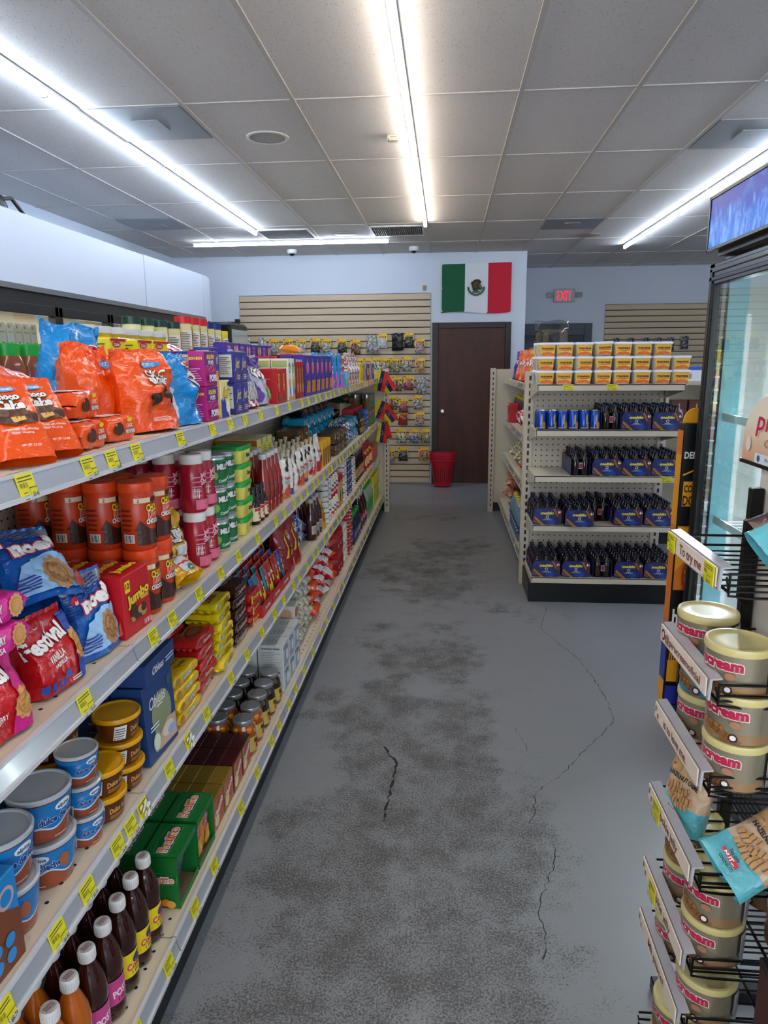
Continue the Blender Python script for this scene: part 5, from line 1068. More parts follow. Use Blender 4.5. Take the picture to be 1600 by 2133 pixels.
PNUT = jar_kind('peanut_jar', 'jar', [(.034, 0), (.038, .006), (.034, .07), (.038, .13), (.036, .15)], M_('#c79a62', .2, 0, .4), [(.038, .148), (.039, .15), (.039, .178), (.036, .18)], plas('#c01c28'), lambda l_, f: band(l_, f, .0385, .03, .09, ink('#2f7a3c'), 20, 60), lambda v: .0388)
VIN = bottle('dark_vinegar_bottle', [(.024, 0), (.027, .004), (.027, .12), (.02, .15), (.012, .19), (.012, .215)], M_('#1c0f0e', .08, 0, .5), [(.013, .21), (.014, .235), (.012, .237)], plas('#b9a58a'), lambda l_, f: (band(l_, f, .0275, .03, .10, ink('#b98a4a'), -60, 60), l_.ell(0, .07, .012, .015, ink('#2a3a7a'), f, .01)), .0275)
PASTA = bag_kind('red_pasta_bag', 'snack bag', .22, .25, .09, '#b3182c', lambda l_, f, L: (l_.ell(.02, .09, .06, .05, ink('#e8c49a'), f, L), l_.ell(.03, .07, .03, .03, ink('#e8a03a'), f, L), l_.text('PAPAS', 0, .17, .025, YE, f, L, wid=.1, bold=.04)), 93, .006)
ORBX = box_kind('orange_carton', 'carton', .18, .16, .14, '#c8401a', lambda l_, f: (l_.rect(-.08, .08, .115, .135, ink('#8a8466'), f), l_.text('NARANJA', 0, .06, .02, ink('#e09060'), f, wid=.1)))
# ---- bottom shelf
def soda(name, liquid, lab, txtc, word, lab2=None, capc='#dddbd8'):
    lm = M_(liquid, .06, 0, .6)
    pr = [(.029, 0), (.0335, .006), (.0335, .03), (.0315, .036), (.0315, .10), (.0335, .108), (.0335, .128), (.029, .155), (.019, .182), (.0145, .195), (.014, .205)]
    def d(l_, f):
        band(l_, f, .032, .038, .098, ink(lab)); 
        if lab2: l_.ell(.012, .078, .016, .012, ink(lab2), f, .008)
        l_.text(word, .012, .066, .017, ink(txtc), f, .008, bold=.03, wid=.062, rot=.08, out=W_ if txtc != '#f4e8f0' else None, ob=.02); l_.text('1 PT', .002, .048, .007, ink('#3a3a2a'), f, .008, wid=.02)
        for k, c_ in enumerate(('#3a8a3a', '#e0c020', '#d8442a')): l_.rect(.03+.006*k, .034+.006*k, .042, .055, ink(c_), f, .008)
    l_ = MB(); d(l_, cyl(lambda v: .0322))
    b = MB(); b.lathe(pr, lm, 24)
    c = MB(); c.lathe([(.0165, .200), (.0172, .202), (.0168, .224), (.0155, .227), (.001, .2272)], M_(capc, .35), 24)
    for k in range(24): t = 2*PI*k/24; c.box(.0168*math.cos(t)-.0006, .0168*math.cos(t)+.0006, .0168*math.sin(t)-.0006, .0168*math.sin(t)+.0006, .203, .221, M_(capc, .35))
    ct = MB(); f = top(.2273)
    for v0 in (-.003, .003): ct.text('POSTO', 0, v0, .0045, ink('#b84a50'), f, wid=.020, bold=.03)
    return Kind(name, 'bottle', ('body', b), ('cap', c), ('printed_label', l_), ('cap_print', ct))
SODY = soda('cola_soda_bottle', '#2e0d08', '#e8cf1a', '#c8281c', 'Colombi', '#25356a')
SODP = soda('apple_soda_bottle', '#34100a', '#c8468a', '#f4e8f0', 'POSTOB')
SODO = soda('orange_soda_bottle', '#b45a0e', '#c85a3a', '#f4e8f0', 'UVITA')
BJAR = jar_kind('black_lid_jar', 'jar', [(.032, 0), (.036, .006), (.036, .09), (.032, .105)], M_('#7a4a20', .12, 0, .5), [(.034, .103), (.0355, .105), (.0355, .123), (.033, .126), (.001, .126)], plas('#131416', .25), None, None, extra=[('lid_print', (lambda m: (m.ell(0, 0, .02, .02, ink('#c9cdd0'), top(.1262), n=20), m.ell(0, 0, .0185, .0185, K_, top(.1262), n=20), m.text('aromas', 0, 0, .007, ink('#c9cdd0'), top(.1262), wid=.026), m)[-1])(MB()))])
def frut():
    w_, d, h = .135, .095, .15; G = card('#0a6a2c'); GI = card('#8a7458'); b = MB(); t = .002
    b.box(-w_/2, w_/2, -d/2, d/2, 0, t, GI); b.box(-w_/2, w_/2, -d/2, d/2, h-t, h, G); b.box(-w_/2, w_/2, d/2-t, d/2, 0, h, G)
    b.box(-w_/2, -w_/2+t, -d/2, d/2, 0, h, G); b.box(w_/2-t, w_/2, -d/2, d/2, 0, h, G); b.box(-w_/2, w_/2, -d/2-.001, -d/2+.001, 0, .02, G); b.box(-w_/2, w_/2, -d/2-.001, -d/2+.001, h-.02, h, G)
    l_ = MB(); f = top(h); L2 = left(w_, d)
    def logo(f, cu, cv, r_, s_=1.):
        l_.poly(rot_pts([(-.048*s_, -.016*s_), (.046*s_, -.018*s_), (.050*s_, .014*s_), (.0, .022*s_), (-.045*s_, .016*s_)], (cu, cv), r_), ink('#3a9a58'), f); l_.poly(rot_pts([(-.046*s_, -.0145*s_), (.0445*s_, -.0165*s_), (.048*s_, .013*s_), (.0, .0205*s_), (-.0435*s_, .0145*s_)], (cu, cv), r_), ink('#0b5c28'), f)
        l_.text('Frutiño', cu, cv, .019*s_, ink('#d8318c'), f, bold=.05, wid=.080*s_, rot=r_, out=W_, ob=.07); l_.text('Frutiño', cu-.003*s_*math.sin(r_)*0, cv, .017*s_, ink('#e8c83a'), f, bold=-.0, wid=.078*s_, rot=r_)
    logo(f, 0, .0, 0, 1.25); logo(L2, .0, .085, 0, .9)
    for (x, z, c_) in ((-.02, .022, '#b8c83a'), (-.005, .016, '#d8403a'), (.012, .018, '#e8852a'), (.025, .014, '#e8a83a')): l_.ell(x, z, .012, .011, ink(c_), L2)
    return Kind('fruit_drink_display_box', 'display box', ('carton', b), ('printed_label', l_))
FRUT = frut()
FSO = bag_kind('fruit_drink_sachet', 'sachet', .062, .11, .025, '#d8882a', lambda l_, f, L: (l_.text('Frutiño', 0, .085, .015, ink('#c8286a'), f, L, wid=.05, bold=.04, rot=.5, out=W_), l_.ell(0, .04, .022, .03, ink('#e8a838'), f, L), l_.ell(.008, .03, .012, .016, ink('#f0c860'), f, L)), 95, .002, False, nu=8, nv=8)
FSP = bag_kind('fruit_drink_sachet', 'sachet', .062, .11, .025, '#4a2a54', lambda l_, f, L: l_.ell(0, .05, .02, .03, ink('#6a4a74'), f, L), 96, .004, False, nu=8, nv=8)
def golds(colr, name):
    return box_kind(name, 'box', .098, .0475, .105, M_(colr, .3, .35 if colr[1] == '8' else .1), lambda l_, f: (l_.rect(-.046, .046, .004, .1, ink('#a86a3a'), f), l_.poly([(-.03, .01), (.045, .02), (.045, .09), (-.01, .095)], ink('#b84a2c'), f), l_.text('Choco', 0, .06, .024, ink('#d9e4ee'), f, rot=.5, wid=.08, bold=.05), l_.ell(-.02, .03, .02, .018, ink('#e8c8a0'), f)),
        side=lambda l_, f: (l_.rect(-.018, .018, .06, .095, W_, f), l_.bars(-.016, .016, .063, .092, K_, f, n=7), l_.rect(-.018, .018, .005, .05, ink('#cfc8b0'), f)))
GOLD, MARO = golds('#8a7028', 'gold_chocolate_box'), golds('#3a0d12', 'maroon_chocolate_box')
def fruitjar(liq, dark):
    b = MB(); pr = [(.036, 0), (.041, .006), (.0415, .075), (.037, .095), (.031, .105), (.031, .112)]; b.lathe(pr, M_(liq, .08, 0, .6), 26); l_ = MB(); f = cyl(lambda v: .0418)
    band(l_, f, .0418, .015, .066, ink('#c9a84a'), -90, 90); l_.rect(-.06, -.022, .018, .062, ink('#b9b4ac'), f, .01); l_.lines(-.058, -.024, .02, .06, 6, K_, f, .01, fill=.2)
    l_.text('Exotic', .018, .052, .013, K_, f, .008, bold=.04, wid=.05); l_.ell(.022, .032, .022, .014, RD, f, .008); l_.text('Jocote', .022, .034, .008, W_, f, .008, wid=.03); l_.ell(.035, .024, .012, .008, ink('#e8a030'), f, .008)
    if not dark:
        g = MB(); 
        for k in range(9): t = k*.7; b.lathe([(.001, 0), (.011, .004), (.014, .012), (.011, .02), (.001, .024)], M_('#d8861a', .2, 0, .4), 10, (.0285*math.cos(t), .0285*math.sin(t), .068 if k % 2 else .078))
    c = MB(); c.lathe([(.0335, .108), (.0345, .110), (.0345, .122), (.033, .1245), (.027, .1235), (.001, .1235)], M_('#9a9da0', .3, .6), 28)
    return Kind('preserved_fruit_jar', 'jar', ('glass_body', b), ('metal_lid', c), ('printed_label', l_))
FJO, FJD = fruitjar('#9a4c0c', False), fruitjar('#2a1a0c', True)
OATB = box_kind('white_milk_box', 'box', .10, .11, .105, '#c5c8c8', lambda l_, f: (l_.poly([(-.04, .0), (.05, .0), (.05, .08), (.0, .09)], ink('#8aa0b4'), f), l_.ell(.02, .04, .02, .025, ink('#e4e4dc'), f), l_.text('leche', -.01, .085, .014, ink('#4a5a6a'), f, wid=.06)),
    side=lambda l_, f: (l_.text('Nutrition Facts', 0, .09, .007, K_, f, wid=.08, bold=.03), l_.lines(-.045, .045, .02, .082, 8, ink('#6a6a6a'), f, fill=.15)), tp=lambda l_, f: l_.lines(-.03, .03, -.02, .03, 3, ink('#8a8a8a'), f, fill=.2))
OATC = box_kind('oatmeal_carton', 'carton', .085, .085, .13, '#d2cdc6', lambda l_, f: (l_.ell(0, .09, .035, .025, ink('#b8683a'), f), l_.rect(-.042, .042, .0, .02, RD, f), l_.text('Avena', 0, .05, .018, ink('#7a2a1a'), f, wid=.06, bold=.03)), side=lambda l_, f: (l_.ell(0, .09, .03, .025, ink('#c8a080'), f), l_.lines(-.03, .03, .02, .06, 4, ink('#8a3a30'), f, fill=.2)))
RICE = bag_kind('rice_bag', 'rice bag', .16, .27, .09, '#d8430f', lambda l_, f, L: (l_.poly([(-.06, .18), (.07, .19), (.075, .26), (-.06, .26)], ink('#e8e2d2'), f, L), l_.ell(.02, .225, .025, .02, ink('#d88a2a'), f, L), l_.text('HARINA', 0, .13, .022, W_, f, L, wid=.1, bold=.04), l_.ell(0, .06, .03, .02, YE, f, L)), 97, .005, False)
REDR = bag_kind('red_rice_bag', 'rice bag', .16, .26, .085, '#b8141f', lambda l_, f, L: (l_.ell(0, .16, .04, .035, W_, f, L), l_.text('ROA', 0, .16, .028, RD, f, L, wid=.06, bold=.04), l_.rect(-.07, .07, .03, .06, W_, f, L), l_.lines(-.05, .05, .2, .23, 2, W_, f, L)), 98, .006, False, matf=lambda s_, t, sd: foil('#b8141f') if t > .2 or abs(s_) > .7 else foil('#d8d4ce'))
GRAIN = bag_kind('clear_grain_bag', 'grain bag', .17, .24, .07, foil('#b8b29a'), lambda l_, f, L: (l_.text('MAIZ', 0, .16, .02, K_, f, L, wid=.07, bold=.03), l_.rect(-.06, .06, .09, .12, ink('#d8c02a'), f, L)), 99, .007, False, matf=mixm('#c9c5b8', '#a8a28c', '#d9d6cc', '#8f9468'))
RLJ = jar_kind('red_lid_jar', 'jar', [(.040, 0), (.046, .006), (.046, .10), (.040, .115)], M_('#8a3a2a', .2, 0, .4), [(.043, .112), (.044, .115), (.044, .140), (.041, .142)], plas('#c8101e'), lambda l_, f: (band(l_, f, .0465, .02, .085, ink('#8f1420'), -180, 180), l_.text('Cafe', .01, .06, .024, W_, f, .01, wid=.05, bold=.04), l_.ell(.05, .05, .016, .02, W_, f, .01)), lambda v: .0468)
WLJ = jar_kind('white_lid_jar', 'jar', [(.036, 0), (.041, .006), (.041, .10), (.036, .11)], M_('#c9b8a0', .2, 0, .4), [(.040, .108), (.041, .11), (.041, .13), (.038, .132)], plas('#dcdad6'), lambda l_, f: (band(l_, f, .0415, .02, .085, ink('#e3ddd0'), -180, 180), l_.text('Crema', .01, .06, .018, RD, f, .01, wid=.05, bold=.03)), lambda v: .0416)
JUC = bottle('large_juice_bottle', [(.045, 0), (.05, .008), (.05, .15), (.036, .20), (.018, .23)], M_('#3a0f18', .08, 0, .6), [(.019, .225), (.02, .25), (.018, .252)], plas('#d8d8d8'), lambda l_, f: (band(l_, f, .0505, .04, .12, ink('#8a1a3a'), -90, 90), l_.text('Uva', 0, .08, .03, W_, f, .01, wid=.06)), .0505, 18)
GCAP = bottle('green_cap_bottle', [(.026, 0), (.03, .005), (.03, .11), (.02, .15), (.013, .165)], M_('#20303a', .1, 0, .5), [(.015, .16), (.016, .185), (.014, .187)], plas('#1ea03a'), lambda l_, f: (band(l_, f, .0305, .03, .10, ink('#22328a'), -180, 180), l_.ell(0, .065, .014, .02, ink('#d8c030'), f, .01)), .0305)
CLN = bottle('clear_drink_bottle', [(.028, 0), (.032, .005), (.032, .15), (.022, .19), (.013, .21)], M_('#8fa88f', .08, 0, .5), [(.015, .205), (.015, .225), (.013, .226)], plas('#2a9a3a'), lambda l_, f: (band(l_, f, .0325, .05, .12, ink('#3fa04a'), -180, 180),), .0325)
YDB = box_kind('yellow_drink_carton', 'carton', .10, .10, .24, '#d8cf14', lambda l_, f: (l_.text('LIMON', 0, .15, .03, ink('#2a6a2a'), f, wid=.08, bold=.04), l_.ell(0, .07, .03, .03, ink('#7ac02a'), f)))
BLBX = box_kind('blue_chocolate_box', 'box', .16, .14, .17, '#1583c8', lambda l_, f: (l_.poly([(-.08, 0), (.08, 0), (.08, .09), (.03, .12), (-.08, .05)], ink('#7a4026'), f), l_.ell(.05, .13, .02, .02, ink('#c8a0a8'), f), l_.ell(.05, .13, .014, .014, ink('#1583c8'), f), [l_.ell(-.05+.032*(k % 4), .025+.03*(k//4), .012, .012, ink('#2a8ad0'), f) for k in range(8)], l_.text('Alpin', -.01, .145, .02, W_, f, wid=.06, bold=.03)), tp=lambda l_, f: l_.poly([(-.05, -.05), (.0, -.02), (.03, -.06), (.06, -.03), (.03, .0)], ink('#d8703a'), f))
# ================================================================ placing the goods
H = PI/2
def put(k, x, y, z, label, rx=0., ry=0., rz=0., group=None, sc=1.): return k.put((x, y, z), (rx, ry, H+rz), label, group, sc)
# ---- left gondola, top shelf
T1 = Z1+.001
put(BROWN, -.80, 1.0, T1, 'orange brownie bag at the near end of the top shelf', -.15, 0, -.2, sc=(.5, .6, .55))
put(CAKE, -.728, 1.175, T1+.006, 'orange choco cake pack leaning back, nearer one of the pair', -.62, 0, -.62, sc=(.74, .8, .72))
put(CAKE, -.730, 1.275, T1+.006, 'orange choco cake pack leaning back, farther one of the pair', -.62, 0, -.55, sc=(.74, .8, .72))
put(FLATB, -.84, 1.36, T1+.115, 'orange choco bag lying flat on top of snack packs', -1.2, 0, -.1, sc=.9)
k = 0
for (x, y, z, rz) in ((-.77, 1.43, 0, .1), (-.775, 1.575, 0, -.05), (-.86, 1.36, 0, .05), (-.87, 1.50, 0, 0), (-.95, 1.22, 0, .1), (-.96, 1.38, 0, -.1), (-.80, 1.47, .06, .15), (-.88, 1.33, .06, -.12), (-.96, 1.24, .06, .1), (-1.03, 1.42, 0, 0), (-.92, 1.16, .12, .2)):
    k += 1; lab = ['front pair nearer', 'front pair farther', 'second row near', 'second row far', 'third row near', 'third row far', 'upper layer front', 'upper layer middle', 'upper layer rear', 'rearmost single', 'topmost rear'][k-1]
    put(MINI, x, y, T1+z, 'orange brownie multi-pack in the loose heap, '+lab, .0, 0, rz, 'orange brownie packs on the top shelf')
put(BROWN, -.775, 1.81, T1, 'large upright orange brownie bag with chocolate squares, front of top shelf', -.14, 0, -.25, sc=(.82, .9, .72))
put(BROWN2, -.89, 1.74, T1+.01, 'crumpled orange snack bag behind the large brownie bag', -.1, 0, -.35, sc=(.62, .9, 1.02))
put(BLUEB, -1.0, 1.83, T1+.005, 'big crinkled blue snack bag rising above the orange packs', -.05, .12, -.45, sc=(.72, .9, .90))
put(BLUEB2, -.78, 2.01, T1, 'blue snack bag beside the purple candy boxes', -.05, 0, -.1, sc=(.85, .85, .72))
put(BLUEB2, -1.0, 2.12, T1, 'blue bag top peeking behind the orange bags', 0, 0, .2, sc=.72)
grid(GREENJ, 'green-capped sauce jar behind the blue bag', 'green-capped jars on the rear half', (-1.25, -1.35), (1.86, 1.97, 2.08, 2.19), (Z1+.001,), sc=(1.25, 1.25, 1.3))
JUI = box_kind('juice_carton', 'carton', .065, .065, .19, '#e3ddd0', lambda l_, f: (l_.text('Natura', 0, .14, .012, ink('#c8a01a'), f, wid=.05, bold=.03), l_.ell(0, .06, .018, .022, ink('#b0285a'), f), l_.ell(-.004, .058, .010, .012, ink('#e8b0b8'), f), l_.rect(-.032, .032, 0, .035, ink('#5aa83a'), f), l_.ell(-.015, .17, .012, .01, ink('#e08a4a'), f)))
grid(JUI, 'white fruit juice carton behind the cooler glass', 'juice cartons in the walk-in cooler', (-2.56, -2.65), [3.98+.08*k for k in range(5)], (1.631,))
grid(JUI, 'juice carton farther along inside the walk-in cooler', 'juice cartons in the walk-in cooler', (-2.58,), (4.75, 4.84, 5.4), (1.631,))
grid(SEAS, 'yellow canister with pale lid on the rear half', 'yellow seasoning canisters', (-1.26,), (2.42, 2.54, 2.66, 2.79, 2.92, 3.05), (Z1+.001, Z1+.154), sc=(1.28, 1.28, 1))
grid(MAG, 'small yellow bouillon box in the rear pile', 'yellow bouillon boxes', (-1.05,), (2.18, 2.38, 2.52), (Z1+.001, Z1+.085, Z1+.169), sc=1.6, rj=.08)
grid(GG, 'tall green-lidded seasoning shaker at the back', 'green-lidded seasoning shakers', (-1.31,), (2.96, 3.10, 3.25, 3.41), (Z1+.001, Z1+.184))
grid(GR, 'tall red-lidded seasoning shaker at the back', 'red-lidded seasoning shakers', (-1.31,), (3.56, 3.68, 3.80), (Z1+.001, Z1+.201), sc=(1.1, 1.1, 1.09))
grid(GB, 'tall blue-lidded seasoning shaker at the back', 'blue-lidded seasoning shakers', (-1.31,), (3.93, 4.05), (Z1+.001, Z1+.196), sc=(1, 1, 1.06))
put(YCAP, -1.31, 4.19, Z1+.24, 'small yellow-capped spice shaker beside the blue-lidded shakers', sc=1); put(YCAP, -1.31, 4.19, Z1+.001, 'small yellow-capped spice shaker under its twin', sc=(1, 1, 2.1))
for (K, y, l_) in ((GR, 3.42, 'red-lidded seasoning shaker behind the striped candy bags'), (GB, 3.60, 'blue-lidded seasoning shaker behind striped candy, nearer'), (GB, 3.74, 'blue-lidded seasoning shaker behind striped candy, farther'), (GG, 3.98, 'dark green-lidded shaker behind the striped candy, nearer'), (GG, 4.16, 'dark green-lidded shaker behind the striped candy, farther'), (GR, 4.42, 'red-lidded shaker beside the purple cookie boxes')):
    put(K, -1.18, y, Z1+.001, l_, sc=(1.5, 1.5, 1.3))
grid(BONB, 'magenta bubble-gum candy box with yellow letters', 'magenta candy boxes', (-.74,), (2.155,), (T1, T1+.105), sc=(.95, 1, .83))
put(BONB, -.80, 2.155, T1, 'magenta candy box tucked behind the front stack', sc=(.95, 1, .83))
put(JETC, -.745, 2.285, T1, 'cream-coloured chocolate box at the shelf front', sc=(1.1, 1, .95)); put(JET, -.79, 2.345, T1+.121, 'blue chocolate box resting on the cream one', sc=.98)
grid(JET, 'dark blue chocolate bar box on the top shelf', 'blue chocolate boxes', (-.745, -.81, -.875), (2.44, 2.52), (T1, T1+.106))
grid(JET, 'blue chocolate box in the rear stack', 'blue chocolate boxes', (-.82, -.885), (2.27,), (T1, T1+.106))
put(CANEF, -1.0, 2.52, T1+.17, 'red and white striped candy bag lying on boxes, nearer', -1.25, 0, -.2, sc=.85)
put(CANEF, -.94, 2.80, T1+.13, 'red and white striped candy bag lying on boxes, farther', -1.1, 0, .2, sc=.85)
put(CANE, -.765, 2.69, T1, 'striped flag-design candy cane bag standing at shelf front', -.28, 0, -.15, sc=(1, 1, .84))
put(GOB, -.765, 2.89, T1, 'purple and clear gummy bag with big white letters', -.22, 0, -.12, sc=(.9, 1, .76))
put(GOB, -.86, 3.0, T1, 'purple gummy bag behind its front twin', -.15, 0, 0, sc=(.9, 1, .82))
grid(JUMB, 'red peanut chocolate bar box', 'red peanut bar boxes', (-.765, -.87), (3.06, 3.155), (T1,), sc=(1, 1, .98))
grid(CRACK, 'pale green-logo cracker box', 'pale cracker boxes', (-.755, -.84, -.925), (3.27, 3.34), (T1,), sc=(1, 1, .95))
grid(PNUT, 'red-capped jar among the boxes', 'red-capped jars', (-.90,), (3.46, 3.62), (T1,), sc=(1, 1, 1.12))
grid(CHOCB, 'dark red wafer box at the shelf front', 'dark red wafer boxes', (-.75, -.83), (3.44, 3.50, 3.56), (T1,), sc=(1, 1, .95))
grid(PURP, 'tall purple animal cookie box', 'purple cookie boxes upright', (-.745, -.81), [3.70+.145*k for k in range(6)], (T1,), sc=(1.85, 1.1, .90))
grid(PURF, 'flat purple cookie box in rear pile', 'purple cookie boxes lying flat', (-1.0,), (3.25, 3.46, 3.67, 3.88), [T1+.0655*k for k in range(4)])
grid(PNUT, 'red-capped jar behind the cookie boxes', 'red-capped jars', (-.90,), (4.0, 4.3), (T1,), sc=(1.2, 1.2, 1.2))
grid(ALP, 'blue and pink sour candy bag', 'blue candy bags', (-.75, -.84), (4.63, 4.80, 4.97), (T1,), rj=.2, jit=.006)
grid(BLUEBAR, 'light blue candy display box at the shelf front', 'light blue candy boxes', (-.745,), (5.14, 5.26), (T1,))
grid(WRAP, 'bag of silver and red wrapped candies', 'wrapped candy bags', (-.76, -.88), (5.42, 5.58, 5.74, 5.90), (T1,), rj=.15)
put(LOLL, -.95, 4.75, T1+.235, 'long orange candy pack lying across the bags', -1.4, 0, .1); grid(WRAP, 'bag of red wrapped candies in the middle row', 'wrapped candy bags', (-.95,), (4.65, 4.85, 5.05), (T1,), sc=(1, 1, .97))
grid(YBOX, 'bright yellow cookie snack box', 'yellow snack boxes', (-.745, -.81), (6.06, 6.14, 6.22), (T1,))
CB = [box_kind('candy_carton', 'box', .075, .055, .15, c, lambda l_, f: (l_.rect(-.03, .03, .05, .11, ink(c2), f),)) for c, c2 in (('#8f8a86', '#d9a85a'), ('#a8a4b0', '#6a2a4a'), ('#274a9a', '#e3d22a'), ('#8a3a2a', '#d8d0c0'))]
for j in range(8):
    for i in range(2): put(CB[j % 4], -.745-.065*i, 6.34+.12*j, T1, ('grey candy carton', 'lilac candy carton', 'blue candy carton', 'brown candy carton')[j % 4]+', %s row, %s from the yellow boxes' % (('front', 'second')[i], ORD[j]), group='small cartons at the far end of the top shelf')
grid(HERB, 'clear bag of green herbs at the top shelf rear', 'herb bags', (-.98,), (5.3, 5.55, 5.8, 6.05, 6.3, 6.6, 6.9, 7.2), (T1,), sc=1.15)
# ---- left gondola, second shelf
T2 = Z2+.001
put(RFEST, -.775, 1.03, T2, 'red and pink strawberry cookie bag at the bottom of pile', -.1, 0, -.15, sc=(.80, 1, .80))
grid(STRAW, 'bright pink strawberry cookie pack in the near stack', 'pink strawberry cookie packs', (-.775,), (1.045,), (T2+.142, T2+.195), rot=H-.12, sc=(.78, 1, .95))
put(STRAW, -.90, 1.0, T2+.14, 'pink strawberry cookie pack behind the near stack', sc=.95); put(RFEST, -.90, 1.02, T2, 'red strawberry cookie bag in the second row', sc=(.9, 1, .8))
put(FEST, -.768, 1.235, T2, 'red and blue vanilla sandwich cookie pack', -.14, 0, -.1, sc=(.74, .95, .82)); put(FEST, -.87, 1.18, T2, 'red vanilla cookie pack right behind the first', -.1, 0, -.1, sc=(.74, .9, .80))
put(NOEL, -.755, 1.40, T2, 'blue wafer cookie bag standing at the shelf front', -.18, 0, -.12, sc=(.74, .9, .75))
put(NOEL, -.79, 1.30, T2+.145, 'blue wafer cookie bag tilted on top of the others', -.72, .12, -.35, sc=(.85, 1, .76))
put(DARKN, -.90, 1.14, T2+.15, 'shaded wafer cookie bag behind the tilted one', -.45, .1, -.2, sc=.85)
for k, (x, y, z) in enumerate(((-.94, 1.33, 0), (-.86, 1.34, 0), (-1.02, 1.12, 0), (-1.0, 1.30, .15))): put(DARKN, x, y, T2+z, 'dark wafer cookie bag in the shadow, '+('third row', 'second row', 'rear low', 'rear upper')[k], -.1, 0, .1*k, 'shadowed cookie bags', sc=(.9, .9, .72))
for k in range(3): put(BISC, -.90-.0*k, 1.02, T2+.25+.051*k, 'blue biscuit pack under the top shelf, '+('bottom', 'middle', 'top')[k], group='blue biscuit packs', sc=.95)
put(BISC, -.79, .86, T2+.25, 'blue biscuit pack at the very left edge', sc=.95)
put(JB12, -.772, 1.535, T2, 'red twelve-piece peanut chocolate box', 0, 0, -.06, sc=(1.05, 1, .93)); put(JB12, -.885, 1.53, T2, 'red peanut chocolate box in the second row', sc=(1.05, 1, .93))
for i, x in enumerate((-.76, -.85, -.94, -1.03)):
    for j, y in enumerate((1.665, 1.757)):
        for k in range(2): put(CHL, x, y, T2+.169*k, 'orange chocolate drink jar, %s row, %s of its pair, %s' % (('front', 'second', 'third', 'back')[i], ('nearer', 'farther')[j], ('lower', 'upper')[k]), rz=-.55+.08*i, group='chocolate drink jars')
put(KLIM, -.81, 1.95, T2, 'yellow milk powder bag standing upright', -.05, 0, -.15, sc=(.9, 1, .92)); put(KLIM, -.715, 1.87, T2+.02, 'yellow milk powder bag slumped forward at shelf lip', -1.05, 0, -.2, sc=(.8, .6, .6))
put(KLIM, -.92, 1.96, T2, 'yellow milk powder bag in the second row', 0, 0, 0, sc=.9)
for i, x in enumerate((-.765, -.85, -.935)):
    for j, y in enumerate((2.07, 2.155)):
        for k in range(2): put(MSK, x, y, T2+.176*k, 'crimson strawberry drink bottle, %s row, %s, %s' % (('front', 'second', 'third')[i], ('nearer', 'farther')[j], ('lower', 'upper')[k]), group='crimson drink bottles')
grid(MILO, 'green malt powder can with round emblem', 'green malt powder cans', (-.765, -.85), (2.275, 2.365), (T2, T2+.108, T2+.216), rot=H-.3)
grid(RAMA, 'green-lidded margarine tub in tall stack', 'green-lidded margarine tubs', (-.775,), (2.52,), [T2+.0655*k for k in range(5)], rj=.06)
grid(RAMA, 'green-lidded margarine tub in rear stack', 'green-lidded margarine tubs', (-.90,), (2.53,), [T2+.0655*k for k in range(4)])
grid(SOY, 'small black-capped soy sauce bottle', 'soy sauce bottles', (-.745, -.81), (2.655, 2.72, 2.785), (T2,))
grid(NET, 'hot sauce bottle with red netted cap', 'red netted sauce bottles', (-.87,), (2.66, 2.73, 2.80), (T2,))
grid(KETC, 'red sauce bottle with pale cap, second shelf', 'red sauce bottles on the second shelf', (-.755, -.83), (2.865, 2.935, 3.005, 3.075), (T2,), sc=(1, 1, .98))
for i, x in enumerate((-.75, -.82, -.89, -.96)):
    for j in range(7):
        put(DOY[(j+i) % 3], x, 3.20+.115*j, T2, 'spouted sauce pouch, %s row, %s from the red sauce bottles' % (('front', 'second', 'third', 'back')[i], ORD[j]), rz=RND.uniform(-.3, .3), group='spouted sauce pouches')
put(FRESA, -.75, 4.04, T2, 'white and red strawberry sauce pack in front of cartons')
grid(YDISP, 'yellow-edged display carton', 'yellow display cartons', (-.82,), (4.16, 4.235, 4.31, 4.385), (T2,))
grid(YBACK, 'flour box with yellow panel near shelf rear', 'flour boxes', (-.98,), (3.30, 3.40, 3.50), (T2+.0, T2+.131), sc=1)
put(SNB, -.765, 4.55, T2+.04, 'blue and yellow biscuit bag lying near the lip', -1.2, 0, -.1)
grid(BREAD, 'brown cracker pack in clear wrap, near pile', 'brown cracker packs', (-.785,), (4.73, 4.92, 5.11), (T2, T2+.077)); grid(BREAD, 'brown cracker pack in clear wrap, rear pile', 'brown cracker packs', (-.91,), (4.10, 4.30), (T2, T2+.077, T2+.154))
grid(SNB, 'blue and white biscuit bag piled by the blue packs', 'blue biscuit bags', (-.72,), (5.30, 5.50), (T2+.045, T2+.12), rot=(-1.4, 0, H))
grid(BLP, 'sky blue bread pack in the tall wall of packs', 'sky blue bread packs', (-.96,), (4.52, 4.73, 4.94, 5.15, 5.36, 5.57), (T2, T2+.090, T2+.18), sc=(1, .9, .92))
grid(BLP, 'sky blue bread pack at the base of the wall', 'sky blue bread packs', (-.81,), (5.66, 5.86), (T2, T2+.09), sc=(1, .9, .92))
grid(DKP, 'dark cookie pack lying on top of blue packs', 'dark cookie packs', (-.96,), (4.55, 4.75, 4.95, 5.15, 5.35), (T2+.272,), sc=(1, 1, .9))
grid(DKP, 'dark cookie pack near the front, brown stack', 'dark cookie packs', (-.96,), (5.80, 5.98), (T2, T2+.056, T2+.112, T2+.168))
put(GRB, -.86, 6.15, T2+.29, 'dark green bag lying over the red boxes, nearer', -1.3, 0, 0); put(GRB, -.86, 6.5, T2+.26, 'dark green bag lying over the red boxes, farther', -1.3, 0, 0)
